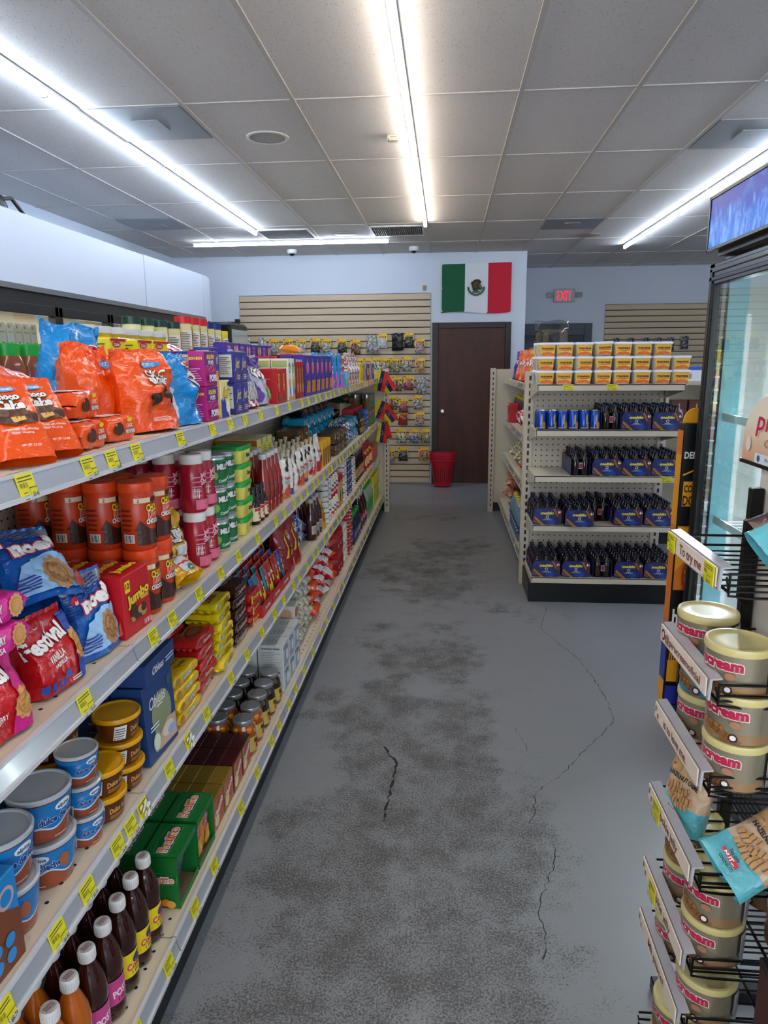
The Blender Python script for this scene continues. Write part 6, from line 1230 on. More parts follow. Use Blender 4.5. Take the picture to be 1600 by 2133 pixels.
grid(REDB, 'red cookie box under the green bags', 'red cookie boxes', (-.84,), (6.14, 6.28, 6.42, 6.56, 6.70), (T2,), sc=(1, 1, 1.3))
grid(BKG, 'black and gold coffee bag', 'black and gold bags', (-.75,), (6.10, 6.24), (T2,)); grid(BLC, 'shiny blue candy roll', 'blue candy rolls', (-.745,), (6.42, 6.56), (T2, T2+.046, T2+.092, T2+.138))
grid(WJ, 'clear snack jar with metal lid', 'clear snack jars', (-.76, -.87), (6.86, 6.97, 7.08, 7.19), (T2, T2+.153))
# ---- left gondola, third shelf
T3 = Z3+.001
put(BLBX, -.785, .905, T3, 'blue and brown chocolate box at the lower left edge', 0, 0, -.05)
for (x, y, n, l_) in ((-.775, 1.035, 2, 'nearest front stack'), (-.775, 1.165, 2, 'second front stack'), (-.90, .985, 2, 'rear stack at the left edge'), (-.90, 1.185, 3, 'rear stack beside yellow tubs')):
    for k in range(n): put(ALPB, x, y, T3+.0985*k, 'blue milk caramel tub with clear lid, %s, %s' % (l_, lay(n, k)), rz=-.35+.15*k+(-.9 if (k == 0 and x > -.8) else 0), group='blue caramel tubs')
grid(ALPS, 'small blue caramel tub', 'small blue caramel tubs', (-.755,), (1.275,), [T3+.071*k for k in range(3)], rot=H-.3)
put(DULB, -.86, 1.345, T3+.151, 'large yellow-lidded caramel tub on top of its stack', rz=-.3)
for k in range(2): put(DULB, -.86, 1.345, T3+.0755*k, 'large yellow-lidded caramel tub, %s of rear stack' % ('bottom', 'middle')[k], rz=-.3)
for k in range(2): put(DULS, -.755, 1.355, T3+.063*k, 'small yellow-lidded caramel tub, %s of short front stack' % ('bottom', 'top')[k], rz=-.3)
for k in range(3): put(DULS, -.765, 1.475, T3+.0632*k, 'small yellow-lidded caramel tub, %s of stack by the blue box' % ('bottom', 'middle', 'top')[k], rz=-.2+.1*k)
put(SOY, -.93, 1.25, T3, 'dark jar with yellow label behind the tubs', sc=1.5) if False else None
put(OBL, -.76, 1.625, T3, 'tall blue wafer box with plate picture', -.04, 0, -.05, sc=(.94, 1, .93)); put(OBL, -.86, 1.62, T3, 'tall blue wafer box in the second row', sc=(.94, 1, .93))
put(OBLF, -.81, 1.63, T3+.215, 'blue wafer box lying flat, lower of two', sc=(.95, 1, .9)); put(OBLF, -.82, 1.65, T3+.272, 'blue wafer box lying flat under the shelf above', sc=(.95, 1, .9)) if False else None
grid(CORY, 'yellow cinnamon chocolate pack', 'yellow cinnamon chocolate packs', (-.755, -.84), (1.815,), [T3+.037*k for k in range(4)], rj=.06, jit=.004)
grid(CORR, 'red chocolate pack beside the yellow ones', 'red chocolate packs', (-.765, -.855), (1.99,), [T3+.037*k for k in range(5)], rj=.08, jit=.005)
grid(LUK, 'yellow cocoa pack in the tall pile', 'yellow cocoa packs', (-.775, -.895), (2.17,), [T3+.033*k for k in range(7)], rj=.10, jit=.006)
grid(LUK, 'yellow cocoa pack in the middle pile', 'yellow cocoa packs', (-.895,), (1.99, 1.815), [T3+.19+.033*k for k in range(3)] if False else [T3+.0], rj=.10)
grid(TRAD, 'dark brown traditional chocolate pack', 'dark brown chocolate packs', (-.785, -.905), (2.385,), [T3+.043*k for k in range(5)], rj=.05, jit=.005)
grid(QUICK, 'red cookie pack by the brown chocolate', 'red cookie packs', (-.78,), (2.565,), [T3+.043*k for k in range(3)], rj=.06)
for j, y in enumerate((2.68, 2.85, 3.02)):
    put(STRAY, -.785, y, T3, 'red cardboard tray of drink sachets, %s from the brown packs' % ORD[j], group='sachet trays', sc=(1, 1, 1))
    for q in range(3):
        for s_ in range(4):
            put(SACH[(j+q) % 4], -.735-.035*s_, y-.05+.05*q, T3+.02, 'drink sachet in the %s tray, %s file, %s back' % (ORD[j], ORD[q], ORD[s_]), -.22, 0, RND.uniform(-.1, .1), 'drink sachets in trays', (.52, 1, 1))
grid(REDBX, 'red panela drink box in the stacked pile', 'red drink boxes', (-.95,), (2.58, 2.74, 2.90), [T3+.056*k for k in range(4)])
for (x, y, l_) in ((-.77, 3.22, 'front, nearer'), (-.77, 3.38, 'front, farther'), (-.89, 3.22, 'second row, nearer'), (-.89, 3.38, 'second row, farther')): put(CUPB, x, y, T3, 'dark red chocolate powder bag with cups, '+l_, -.08, 0, -.1, 'dark red powder bags')
grid(BWS, 'blue and silver wrapped candy pack', 'blue and silver candy packs', (-.77,), (3.58, 3.72), (T3+.04, T3+.10), rot=(-1.3, 0, H))
grid(MOL, 'dark red sauce bottle on third shelf', 'dark red sauce bottles', (-.755, -.835), (3.86, 3.95, 4.04), (T3,))
put(YSPB, -.75, 4.16, T3, 'yellow soup bag beside the dark bottles', -.1, 0, 0); put(YSPB, -.82, 4.18, T3, 'yellow soup bag in the second row', -.1, 0, 0)
grid(CANW, 'white-labelled milk can in tall stack', 'white-labelled milk cans', (-.755, -.84), (4.28, 4.37), [T3+.069*k for k in range(4)])
grid(MAYO, 'red-capped mayonnaise jar', 'mayonnaise jars', (-.755,), (4.48, 4.57, 4.66), (T3, T3+.148))
grid(PNUT, 'red-lidded jar of peanuts', 'peanut jars', (-.755,), (4.78, 4.88), (T3,), sc=(1, 1, 1.2))
grid(CANO, 'white and orange food can in tall stack', 'white and orange cans', (-.755,), (5.0, 5.09), [T3+.061*k for k in range(5)]); grid(CANB, 'navy blue fish can in tall stack', 'navy blue cans', (-.755,), (5.2, 5.29, 5.38), [T3+.051*k for k in range(5)])
grid(CANO, 'white and orange food can near bottles', 'white and orange cans', (-.755,), (5.50, 5.60), [T3+.061*k for k in range(4)])
grid(VIN, 'dark vinegar bottle on third shelf', 'dark vinegar bottles', (-.75, -.83), [5.72+.10*k for k in range(6)], (T3,), sc=(1, 1, 1.15))
grid(PASTA, 'red bag of crisps standing', 'red crisp bags', (-.77,), (6.40, 6.60, 6.80), (T3,)); put(ORBX, -.78, 7.18, T3+.02, 'orange and brown carton at the far shelf end'); put(ORBX, -.78, 7.0, T3+.02, 'orange carton partly behind the red crisp bags')
# ---- left gondola, bottom shelf
T4 = Z4+.001
yb = [1.03+.0685*k for k in range(7)]
seq = [('SODO', SODO), ('SODO', SODO), ('SODP', SODP), ('SODP', SODP), ('SODY', SODY), ('SODY', SODY), ('SODY', SODY)]
nm = {'SODO': 'orange soda bottle with white cap', 'SODP': 'dark apple soda bottle with pink label', 'SODY': 'dark cola bottle with yellow label'}
for i, x in enumerate((-.715, -.79, -.865)):
    for j, y in enumerate(yb):
        if i == 2 and j < 2: continue
        c_, kk = seq[j]; put(kk, x, y-.004*i, T4, '%s, %s row, %s from near end' % (nm[c_], ('front', 'second', 'third')[i], ORD[j]), rz=-.25+RND.uniform(-.15, .15), group='soda bottles on the bottom shelf')
put(BJAR, -.775, .952, T4, 'jar with printed black lid, right one at the bottom edge', sc=(1, 1, 1.5)); put(BJAR, -.86, .958, T4, 'jar with printed black lid, left one at the bottom edge', sc=(1, 1, 1.5))
for i, x in enumerate((-.718, -.82, -.92)):
    for j, y in enumerate((1.60, 1.745)):
        put(FRUT, x, y, T4, 'green fruit drink display box, %s row, %s' % (('front', 'second', 'third')[i], ('nearer', 'farther')[j]), rz=.0, group='green fruit drink display boxes')
        if i == 0:
            for q in (-.5, .5):
                for s_ in range(3): put(FSO if j else FSP, x+(.028 if j else -.002)-.027*s_, y+q*.062, T4+.004, '%s fruit drink sachet inside the %s front box, %s %s' % (('purple', 'orange')[j], ('nearer', 'farther')[j], ORD[s_], ('near side', 'far side')[int(q > 0)]), -.05, 0, 0, '%s sachets in the green box' % ('purple', 'orange')[j])
for nm_, kk, ys in (('gold', GOLD, (1.875, 1.977)), ('maroon', MARO, (2.08, 2.182))):
    for j, y in enumerate(ys):
        for i in range(6): put(kk, -.700-.0485*i, y, T4, '%s chocolate box, %s from the lip, %s line' % (nm_, ORD[i], ('nearer', 'farther')[j]), group=nm_+' chocolate boxes in rows')
for i, x in enumerate((-.715, -.81)):
    for j in range(5): put(FJO if j < 2 else FJD, x, 2.29+.097*j, T4, '%s, %s row, %s from the maroon boxes' % ('orange fruit jar with metal lid' if j < 2 else 'dark preserve jar with metal lid', ('front', 'second')[i], ORD[j]), rz=-.25, group='fruit preserve jars', sc=1.08)
grid(OATB, 'white milk drink box with nutrition panel', 'white milk drink boxes', (-.73, -.845), (2.815, 2.925, 3.035), (T4, T4+.106))
grid(OATC, 'oatmeal carton with bowl picture', 'oatmeal cartons', (-.74, -.84), (3.155,), (T4, T4+.131))
put(OATC, -.83, 3.27, T4+.0, 'oatmeal carton behind the grain bags')
grid(GRAIN, 'clear grain bag stacked in pile', 'clear grain bags', (-.70,), (3.34, 3.50), [T4+.04+.055*k for k in range(5)], rot=(-1.5, 0, H), rj=.15, jit=.01)
grid(RICE, 'orange flour bag lying in the pile', 'orange flour bags', (-.695,), (3.67,), [T4+.045+.066*k for k in range(5)], rot=(-1.5, 0, H-.1), rj=.25, jit=.012, sc=.88)
grid(REDR, 'red rice bag lying in the pile', 'red rice bags', (-.695,), (3.83, 3.99, 4.15), [T4+.042+.062*k for k in range(5)], rot=(-1.5, 0, H), rj=.25, jit=.012, sc=.88)
grid(RICE, 'orange flour bag, far pile', 'orange flour bags', (-.70,), (4.31,), [T4+.045+.066*k for k in range(4)], rot=(-1.5, 0, H), rj=.2, jit=.01, sc=.88)
grid(RLJ, 'red coffee jar with red lid', 'red-lidded jars', (-.735, -.835), (4.46, 4.555, 4.65), (T4, T4+.143)); grid(WLJ, 'white-lidded cream jar', 'white-lidded jars', (-.73, -.82), (4.75, 4.84), (T4, T4+.133), sc=(1, 1, 1.05))
grid(CANR, 'wide red tuna can in tall stack', 'wide red cans', (-.745,), (4.98, 5.11), [T4+.051*k for k in range(7)])
grid(GCAP, 'dark blue bottle with green cap', 'green-capped bottles', (-.72, -.79), [5.26+.09*k for k in range(5)], (T4,), sc=1.25); grid(JUC, 'large dark juice bottle', 'large juice bottles', (-.74,), (5.78, 5.92, 6.06), (T4,), sc=1.15)
grid(CLN, 'green-labelled clear bottle', 'clear bottles', (-.72, -.80), [6.2+.09*k for k in range(5)], (T4,), sc=1.3); grid(YDB, 'yellow lime drink carton', 'yellow drink cartons', (-.735,), (6.80, 6.92, 7.04, 7.16), (T4,), sc=(1, 1, 1.2))
# ---- near right end cap
def mav():
    b = MB(); b.lathe([(.043, 0), (.046, .003), (.0535, .073)], M_('#dcdedd', .35), 32, sq=(1, .82, 5)); c = MB(); c.lathe([(.054, .070), (.0575, .071), (.0575, .080), (.055, .084), (.048, .0845), (.001, .0845)], plas('#eceeef', .3), 32, sq=(1, .82, 5))
    l_ = MB()
    def f(u_, v, o):
        W0 = .046+.0075*v/.073; q = min(.995, abs(u_/W0)); return (u_, -W0*.82*(1-q**5)**.2-o-.0006, v)
    def tr(v): return .043+.007*v/.073
    l_.poly([(-tr(.004), .004), (tr(.004), .004), (tr(.068), .068), (-tr(.068), .068)], ink('#f2bb3c'), f, .008); l_.poly([(-tr(.02)*.3, .004), (tr(.02)*1., .004), (tr(.03), .034), (-.0, .036), (-.026, .028)], ink('#f7d87a'), f, .008)
    pts = [(-tr(.003), .004), (tr(.003), .003), (tr(.02), .016)]+[(tr(.02)*(1-k/8*2), .016+.012*math.sin(PI*k/8)) for k in range(1, 8)]+[(-tr(.01), .010)]
    l_.poly(pts, ink('#e8792a'), f, .008); l_.poly([(-.034, .033), (.036, .031), (.036, .034), (.0, .037), (-.034, .035)], ink('#e04a1e'), f, .008)
    l_.text('mavesa', .0, .050, .0165, ink('#1a1411'), f, .008, bold=.025, wid=.074); l_.ell(-.026, .020, .005, .0035, ink('#a8781e'), f, n=8); l_.lines(.0, .03, .008, .012, 1, ink('#f0c8a0'), f)
    l2 = lambda u_, v, o: (-(.046+(v/.073)*.0074)-o-.0004, -u_, v); l_.rect(-.03, .03, .006, .066, ink('#e3e3df'), l2); l_.lines(-.027, .027, .01, .062, 9, ink('#8a8a8a'), l2, fill=.25)
    return Kind('margarine_spread_tub', 'tub', ('body', b), ('lid', c), ('printed_label', l_))
MAV = mav()
rowsn = ('front', 'second', 'back')
for k in range(3):
    n = 8 if k < 2 else 7
    for i in range(n):
        for j in range(3):
            if k == 2 and j == 2: continue
            x = .622+.1185*i+(0 if k < 2 else .0)+RND.uniform(-.004, .004)
            tilt = -.05 if (k == 2 and i == 3 and j == 0) else 0
            MAV.put((x, 4.655+.105*j+RND.uniform(-.003, .003), EZ[0]+.001+.0855*k+(.004 if tilt else 0)), (0, tilt, RND.choice((0, 0, .05, -.05, .25 if i == 2 else .1))), 'yellow-orange spread tub, %s row, %s layer, %s from left' % (rowsn[j], ('bottom', 'middle', 'top')[k], ORD[i]), 'spread tubs on the end cap')
def mcan():
    b = MB(); b.lathe([(.024, 0), (.031, .008), (.031, .108), (.0265, .117)], M_('#1546a8', .22, .5, .3), 26); c = MB(); c.lathe([(.0265, .1165), (.0275, .119), (.026, .1195), (.0245, .116), (.001, .116)], M_('#c3c6c8', .2, .9), 26)
    l_ = MB(); f = cyl(lambda v: .0312); l_.poly([(.006, .0), (.04, .0), (.04, .06), (.02, .05)], ink('#a8783a'), f, .01) if False else None
    l_.ell(.022, .028, .016, .022, ink('#b0803c'), f, .008); l_.ell(-.02, .016, .014, .012, ink('#1a2a50'), f, .008); l_.text('maltin', .004, .066, .014, ink('#c9b84a'), f, .008, rot=PI/2, bold=.04, wid=.06); l_.rect(-.03, .03, .010, .013, W_, f, .01); l_.rect(-.024, -.02, .03, .1, ink('#2a66d8'), f, .008)
    return Kind('malt_drink_can', 'can', ('body', b), ('can_top', c), ('printed_label', l_))
MC_ = mcan()
for i in range(6):
    for j in range(2): MC_.put((.607+.0675*i, 4.64+.07*j, EZ[1]+.001), (0, 0, RND.uniform(-.25, .25)), 'blue malt drink can, %s row, %s from left' % (rowsn[j], ORD[i]), 'blue malt drink cans', sc=(1.02, 1.02, 1.0))
GB_ = M_('#1d0f08', .06, 0, .6)
def sixp():
    w_, d, h = .182, .122, .108; CT = card('#242a66')
    b = MB(); pro = [(-w_/2, 0), (w_/2, 0), (w_/2, h*.72), (w_/2-.012, h), (-w_/2+.012, h), (-w_/2, h*.72)]
    b.prism(pro, 1, -d/2, -d/2+.002, CT); b.prism(pro, 1, d/2-.002, d/2, CT); b.box(-w_/2+.002, w_/2-.002, -d/2+.002, d/2-.002, .0, .002, CT)
    b.box(-w_/2+.012, w_/2-.012, -d/2+.002, d/2-.002, h-.002, h, card('#1b1c34'))
    pb = []
    for i in range(3):
        for j in range(2):
            c0 = (-.06+.06*i, -.029+.058*j, .003); bt = MB(); bt.lathe([(.025, 0), (.027, .004), (.027, .085), (.018, .110), (.0115, .122), (.0115, .140)], GB_, 12, c0)
            cp = MB(); cp.lathe([(.0135, .137), (.0145, .140), (.012, .148), (.001, .149)], M_('#1b2348', .25, .4), 12, c0); pb += [('bottle', bt), ('cap', cp, 2+len(pb))]
    l_ = MB(); f = front(w_, d); e = w_/2
    l_.poly([(-e+.002, .02), (-.05, .0), (-e+.04, .0), (-e+.002, .035)], ink('#8f5a22'), f); l_.poly([(-e+.012, .055), (-.018, .0), (-.045, .0), (-e+.004, .045)], ink('#a8702a'), f); l_.poly([(-.075, .10), (-.03, .04), (-.035, .10)], ink('#2a3a80'), f)
    l_.poly([(.03, .105), (.055, .06), (.085, .03), (e-.001, .02), (e-.001, .06), (.065, .105)], ink('#5a2e2c'), f); l_.poly([(.035, .105), (.062, .055), (.07, .055), (.048, .105)], ink('#a8683a'), f)
    l_.poly([(-.02, .0), (.03, .05), (.06, .01), (.045, .0)], ink('#24489a'), f); l_.poly([(.0, .03), (.035, .10), (.03, .10), (-.005, .03)], ink('#35559a'), f)
    l_.text('maltin', -.0, .078, .0165, ink('#e8dc5a'), f, bold=.05, wid=.083, sh=.2, out=ink('#6a5a20'), ob=.04); l_.ell(.0, .054, .0095, .0095, W_, f, n=16); l_.ell(0, .054, .0065, .0065, ink('#6a2430'), f, n=14); l_.ell(0, .052, .004, .004, ink('#24489a'), f, n=10)
    l_.rect(-.018, .018, .037, .0395, W_, f); l_.rect(-.03, .03, .031, .033, ink('#c9cce0'), f); l_.text('6', e-.018, .085, .017, W_, f, bold=.05); l_.poly([(e-.012, .078), (e-.004, .078), (e-.006, .098)], ink('#e8d23a'), f)
    for x in (-.058, 0, .058): l_.rect(x-.016, x+.016, .0, .008, K_, f)
    lf = left(w_, d); lr = right(w_, d)
    for q in (lf, lr): l_.rect(-.012, .012, .045, .085, ink('#9aa6c8'), q); l_.rect(-.01, .01, .05, .08, ink('#a02030'), q)
    return Kind('malt_drink_six_pack', 'six-pack', ('carton', b), ('printed_label', l_), *pb)
SIX = sixp()
def six(x, y, z, rz, lab): SIX.put((x, y, z+.001), (0, 0, rz), lab, 'malt drink six-packs')
SH = ('second', 'third', 'fourth', 'bottom')
def sixrow(ti, fronts, sides, n):
    z = EZ[ti]
    for i, (x, y0) in enumerate(fronts):
        for j in range(n): six(x, y0+.125*j, z, 0, 'navy malt bottle six-pack, %s shelf, %s row, %s from left' % (SH[ti-1], ('front', 'second', 'third')[j], ORD[i]))
    for i, (x, y0) in enumerate(sides):
        for j in range(2): six(x, y0+.185*j, z, PI/2, 'sideways malt six-pack showing bottles, %s shelf, %s' % (SH[ti-1], ('front', 'rear')[j]))
sixrow(1, [(1.195, 4.67), (1.385, 4.67)], [(1.04, 4.70)], 3)
sixrow(2, [(1.015+.015, 4.67), (1.215, 4.67), (1.40, 4.67)], [(.865, 4.70)], 3)
sixrow(3, [(.668, 4.67), (1.185, 4.67), (1.378, 4.67)], [(1.025, 4.82)], 3)
six(.865, 4.62, EZ[3], 0, 'malt six-pack pulled forward to the lip of the fourth shelf'); six(.865, 4.75, EZ[3], 0, 'malt six-pack right behind the pulled-forward one, fourth shelf'); six(.865, 4.875, EZ[3], 0, 'malt six-pack farthest back behind the pulled-forward one')
sixrow(4, [(.675, 4.67), (.868, 4.67), (1.208, 4.67), (1.398, 4.67)], [(1.04, 4.70)], 3)
# ---- right gondola facing the aisle (goods face -X)
G = -PI/2
def rput(k, x, y, z, label, rx=0., ry=0., rz=0., group=None, sc=1.): return k.put((x, y, z), (rx, ry, G+rz), label, group, sc)
CHIPS = [bag_kind('snack_chip_bag', 'chip bag', .21, .27, .08, c, (lambda l_, f, L, w=wd, c2=c2: (l_.text(w, .0, .17, .035, W_, f, L, wid=.13, bold=.05, rot=.3, out=ink(c2)), l_.ell(.01, .08, .05, .035, ink('#e8b83a'), f, L))), 110+n, .006) for n, (c, c2, wd) in enumerate((('#d8481a', '#8a1420', 'Ricos'), ('#e38a1a', '#7a3a10', 'Papas'), ('#1d3f96', '#101c50', 'Tosti')))]
for j in range(6): rput(CHIPS[(1, 1, 0, 1, 0, 2)[j]], .71, 5.55+.27*j, RZ[0]+.001, ('golden', 'golden', 'orange-red', 'golden', 'orange-red', 'dark blue')[j]+' chip bag on the right gondola top, %s from the end cap' % ORD[j], -.22, 0, .75, 'chip bags on the right gondola', sc=(1.1, 1, .95))
for j in range(4): rput(CHIPS[1-(j % 2)], .90, 5.35+.4*j, RZ[0]+.001, 'orange chip bag in the second row, %s from the end cap' % ORD[j], -.1, 0, .2, 'chip bags on the right gondola', sc=(1, 1, 1))
YSOD = bottle('yellow_cap_bottle', [(.03, 0), (.034, .005), (.034, .15), (.018, .20), (.014, .22)], M_('#3a1410', .08, 0, .5), [(.016, .215), (.016, .24), (.014, .242)], plas('#d8b818'), lambda l_, f: (band(l_, f, .0345, .04, .12, ink('#c8283a'), -90, 90), l_.text('Sabor', 0, .08, .02, W_, f, .01, wid=.05)), .0345)
for j in range(7):
    for i in range(2): rput(YSOD, .70+.075*i, 6.5+.12*j, RZ[1]+.001, 'dark soda bottle with yellow cap, %s row, %s from the end cap' % (('front', 'second')[i], ORD[j]), group='yellow-capped soda bottles')
REDC = box_kind('red_bottle_carrier', 'carrier', .16, .09, .16, '#c01626', lambda l_, f: (l_.ell(.0, .12, .045, .03, ink('#5a0c14'), f), l_.ell(0, .05, .02, .02, W_, f), l_.rect(-.075, .075, .145, .155, W_, f)))
rput(REDC, .635, 6.85, RZ[1]+.001, 'red bottle carrier box on the right gondola second shelf', sc=(1.2, 1, 1.1))
BAGW = bag_kind('red_white_bread_bag', 'bread bag', .22, .26, .12, foil('#d8d2d0'), lambda l_, f, L: (l_.text('Pan', 0, .15, .04, RD, f, L, wid=.1, bold=.04), l_.rect(-.09, .09, .06, .09, RD, f, L)), 131, .008, True, matf=mixm('#e0dcda', '#cf2430', '#d6d0cc'))
for j, y in enumerate((5.35, 5.6, 5.85, 6.1, 6.4)): rput(BAGW, .68 if j < 3 else .66, y, RZ[1]+.06, 'red and white bread bag lying on the second right shelf, %s from the end cap' % ORD[j], -1.1, 0, .2*(-1)**j, 'bread bags on the right gondola')
MIXB = [bag_kind('colourful_candy_bag', 'candy bag', .19, .24, .08, foil(cs[0]), lambda l_, f, L: l_.ell(0, .1, .03, .03, YE, f, L), 140+n, .007, True, matf=mixm(*cs)) for n, cs in enumerate((('#b8a07a', '#7a5a3a', '#d8cfc0'), ('#1f8a3a', '#d8d8d8', '#c01a2a'), ('#8a1a2a', '#e0c03a', '#1f8a3a'), ('#2a60b0', '#d8dce0', '#3a9ad0')))]
for j in range(8): rput(MIXB[(3, 0, 2, 1, 2, 0, 1, 0)[j]], .665, 5.6+.225*j, RZ[2]+.03, ('blue', 'tan', 'red and yellow', 'green', 'red', 'tan', 'green', 'brown')[j]+' mixed snack bag leaning on the third right shelf, %s from the end cap' % ORD[j], -.75, 0, .15*(-1)**j, 'snack bags on the third right shelf')
WBT = bottle('water_bottle', [(.04, 0), (.045, .008), (.042, .09), (.045, .17), (.03, .22), (.016, .24)], M_('#6f8796', .06, 0, .6), [(.018, .235), (.018, .258), (.016, .26)], plas('#d8c83a'), lambda l_, f: (band(l_, f, .0455, .06, .12, ink('#1b4a90'), -180, 180), l_.text('Agua', 0, .09, .022, W_, f, .01, wid=.06)), .0457)
for j in range(7):
    for i in range(2): rput(WBT, .625+.10*i, 5.62+.105*j, RZ[3]+.001, 'clear water bottle with blue label, %s row, %s from the end cap' % (('front', 'second')[i], ORD[j]), group='water bottles', sc=1.1)
for j in range(4): rput(MIXB[3], .65, 6.42+.13*j, RZ[3]+.04, 'blue and white bag on the bottom right shelf, %s from the bottles' % ORD[j], -.9, 0, .2, 'blue bags on the bottom right shelf')
BRB = bag_kind('brown_bread_bag', 'bread bag', .26, .30, .12, foil('#a85a3a'), lambda l_, f, L: l_.ell(.02, .14, .04, .05, ink('#d8a070'), f, L), 151, .008, False, matf=mixm('#b8664a', '#8a4028', '#c98a6a'))
rput(BRB, .60, 7.02, RZ[3]+.12, 'pinkish brown bread bag hanging over the bottom shelf end', -1.4, 0, .2); rput(BRB, .60, 7.0, RZ[3]+.245, 'flat brown bread bag on top of the hanging one', -1.45, 0, -.1)
GCB = bag_kind('golden_chip_bag', 'chip bag', .20, .20, .09, foil('#a8742a'), lambda l_, f, L: l_.ell(0, .1, .05, .04, ink('#c89a4a'), f, L), 152, .006, True, matf=mixm('#b0762a', '#8a3a20', '#d0a050'))
rput(GCB, .66, 6.95, RZ[3]+.30, 'golden brown snack bag standing above the bread bags', -.1, 0, 0)
# wrapped bundle on the right gondola top
b = MB(); b.box(-.12, .12, -.18, .18, 0, .16, M_('#6a5c48', .5), .02); b2 = MB()
P = bagP(.34, .25, .46, 161, .01, True); bb = bag_body(P, CLEAR, 12, 12); b3 = MB(); b3.box(-.121, -.115, -.18, .18, .02, .15, M_('#4a4a30', .5)); b3.box(-.05, .05, -.182, -.178, .03, .13, M_('#2a2c26', .5))
k_ = Kind('wrapped_bundle', 'bundle', ('contents', b), ('plastic_wrap', bb), ('printed_label', b3)); k_.put((1.0, 7.12, 1.412+.29), 0, 'plastic-wrapped brown bundle sitting high behind the spread tubs')
b = MB(); b.box(-.18, .18, -.22, .22, 0, .285, card('#8a7348'), .003); l_ = MB(); l_.rect(-.1, .1, .05, .18, ink('#5a4a2c'), front(.36, .44)); Kind('brown_carton', 'carton', ('carton', b), ('printed_label', l_)).put((1.0, 7.12, 1.413), 0, 'brown carton under the plastic-wrapped bundle')
# ---- next aisle, through the gap
WIP = box_kind('pale_wipes_box', 'box', .16, .12, .12, '#dfe6ea', lambda l_, f: (l_.rect(-.08, .08, .09, .12, ink('#2a5ac0'), f), l_.rect(-.04, .0, .02, .06, ink('#8a8f98'), f)))
for k in range(2): WIP.put((2.06+.17*k, 6.35, 1.40+.001), 0, 'pale wipes box on distant shelving, %s' % ('left', 'right')[k])
PIRX = [box_kind('wafer_roll_box', 'box', .13, .10, .24, c, lambda l_, f: (l_.ell(0, .12, .035, .05, ink('#d8b0a8'), f), l_.ell(0, .05, .035, .035, ink('#c89a4a'), f), l_.rect(-.006, .006, .15, .21, ink('#c8a060'), f))) for c in ('#5a2a1a', '#1440a0')]
for k in range(3): PIRX[int(k == 2)].put((1.98+.145*k, 6.35, 1.0+.001), 0, ('leftmost brown', 'second brown', 'blue')[k]+' wafer roll box on distant shelving')
b = MB(); b.box(1.88, 2.92, 6.2, 6.58, .97, 1.0, BEIGE_D); b.box(1.88, 2.92, 6.2, 6.58, 1.37, 1.40, BEIGE_D); b.box(1.88, 2.92, 6.2, 6.58, .55, .58, BEIGE_D); b.box(1.88, 2.92, 6.2, 6.58, .14, .17, BEIGE_D); b.box(1.88, 2.92, 6.22, 6.58, 0, .13, BLACK)
o = [q for q in bpy.data.objects if q.get('label', '').startswith('distant beige')][0]; link('front_shelf', b.mesh('front_shelf'), o)
MIXB[1].put((2.30, 6.18, 1.08), (.1, 0, .2), 'colourful bag hanging at the distant shelving edge')
b = MB(); b.lathe([(.05, 0), (.06, .01), (.06, .12), (.045, .15)], M_('#d8c8b8', .2, 0, .3), 18); c = MB(); c.lathe([(.048, .148), (.048, .185), (.045, .187)], plas('#e0502a'), 18)
Kind('orange_lid_jar', 'jar', ('body', b), ('lid', c)).put((2.05, 6.33, .581), 0, 'orange-lidded jar on distant low shelf', None, 1.2)
# ---- tins and bags on the wire rack
def tin(lowc, name='cookie_tin'):
    R = .0545; h = .087
    b = MB(); b.lathe([(R-.001, 0), (R, .002), (R, h)], M_('#a3987a', .22, .8, .2), 40); l_ = MB(); f = cyl(lambda v: R+.0003)
    l_.rect(-1.25*R, 1.9*R, .004, h-.012, M_('#9b917a', .3, .5, .2), f, .006); l_.rect(-1.25*R, 1.9*R, .004, .022, M_(lowc, .35, .3), f, .006)
    l_.text('pirucream', .0, .060, .019, ink('#b8204a'), f, .004, bold=.06, wid=.112, out=ink('#e3dccb'), ob=.06); l_.lines(-.02, .035, .040, .047, 2, ink('#8a8272'), f, .01, fill=.25)
    sausage(l_, -.005, .028, .042, .011, -.15, f, '#a5763c', .006); sausage(l_, .008, .020, .042, .011, -.25, f, '#8a5a2a', .006)
    l_.ell(.034, .014, .008, .008, ink('#3a2418'), f, .006, n=12); l_.ell(.034, .015, .005, .005, W_, f, .006, n=10); l_.ell(.036, .040, .009, .007, ink('#a8785a'), f, .006, n=8)
    l_.text('CHOCO NUT', .030, .008, .005, ink('#7a2a2c'), f, .006, wid=.035); l_.rect(1.95*R, 2.9*R, .006, h-.014, ink('#b7b5b5'), f, .006); l_.lines(1.98*R, 2.85*R, .012, h-.02, 9, ink('#5a5a60'), f, .01, fill=.3)
    c = MB(); c.lathe([(R+.001, h-.012), (R+.003, h-.010), (R+.0035, h-.001), (R+.002, h+.003), (R-.003, h+.0035), (R-.0055, h+.0018), (R*.55, h+.0016), (.0005, h+.0016)], M_('#cdbf80', .35, 0, .1), 44)
    return Kind(name, 'tin', ('tin_body', b), ('cream_lid', c), ('printed_label', l_))
TIN, TINB = tin('#a5825c'), tin('#2f8fc0')
RG_ = -PI/2
def rt(k, x, y, z, label, rz=0.): k.put((x, y, z), (0, 0, RG_+rz), label, 'cookie tins on the wire rack')
def zs_(i): return STR[i][0]-.024+.003
rt(TIN, .528, 1.245, zs_(1), 'cream-lidded cookie tin at the front of the second rack shelf', .35)
rt(TINB, .528, 1.40, zs_(1), 'cream-lidded tin with blue band, rear of second rack shelf', .2)
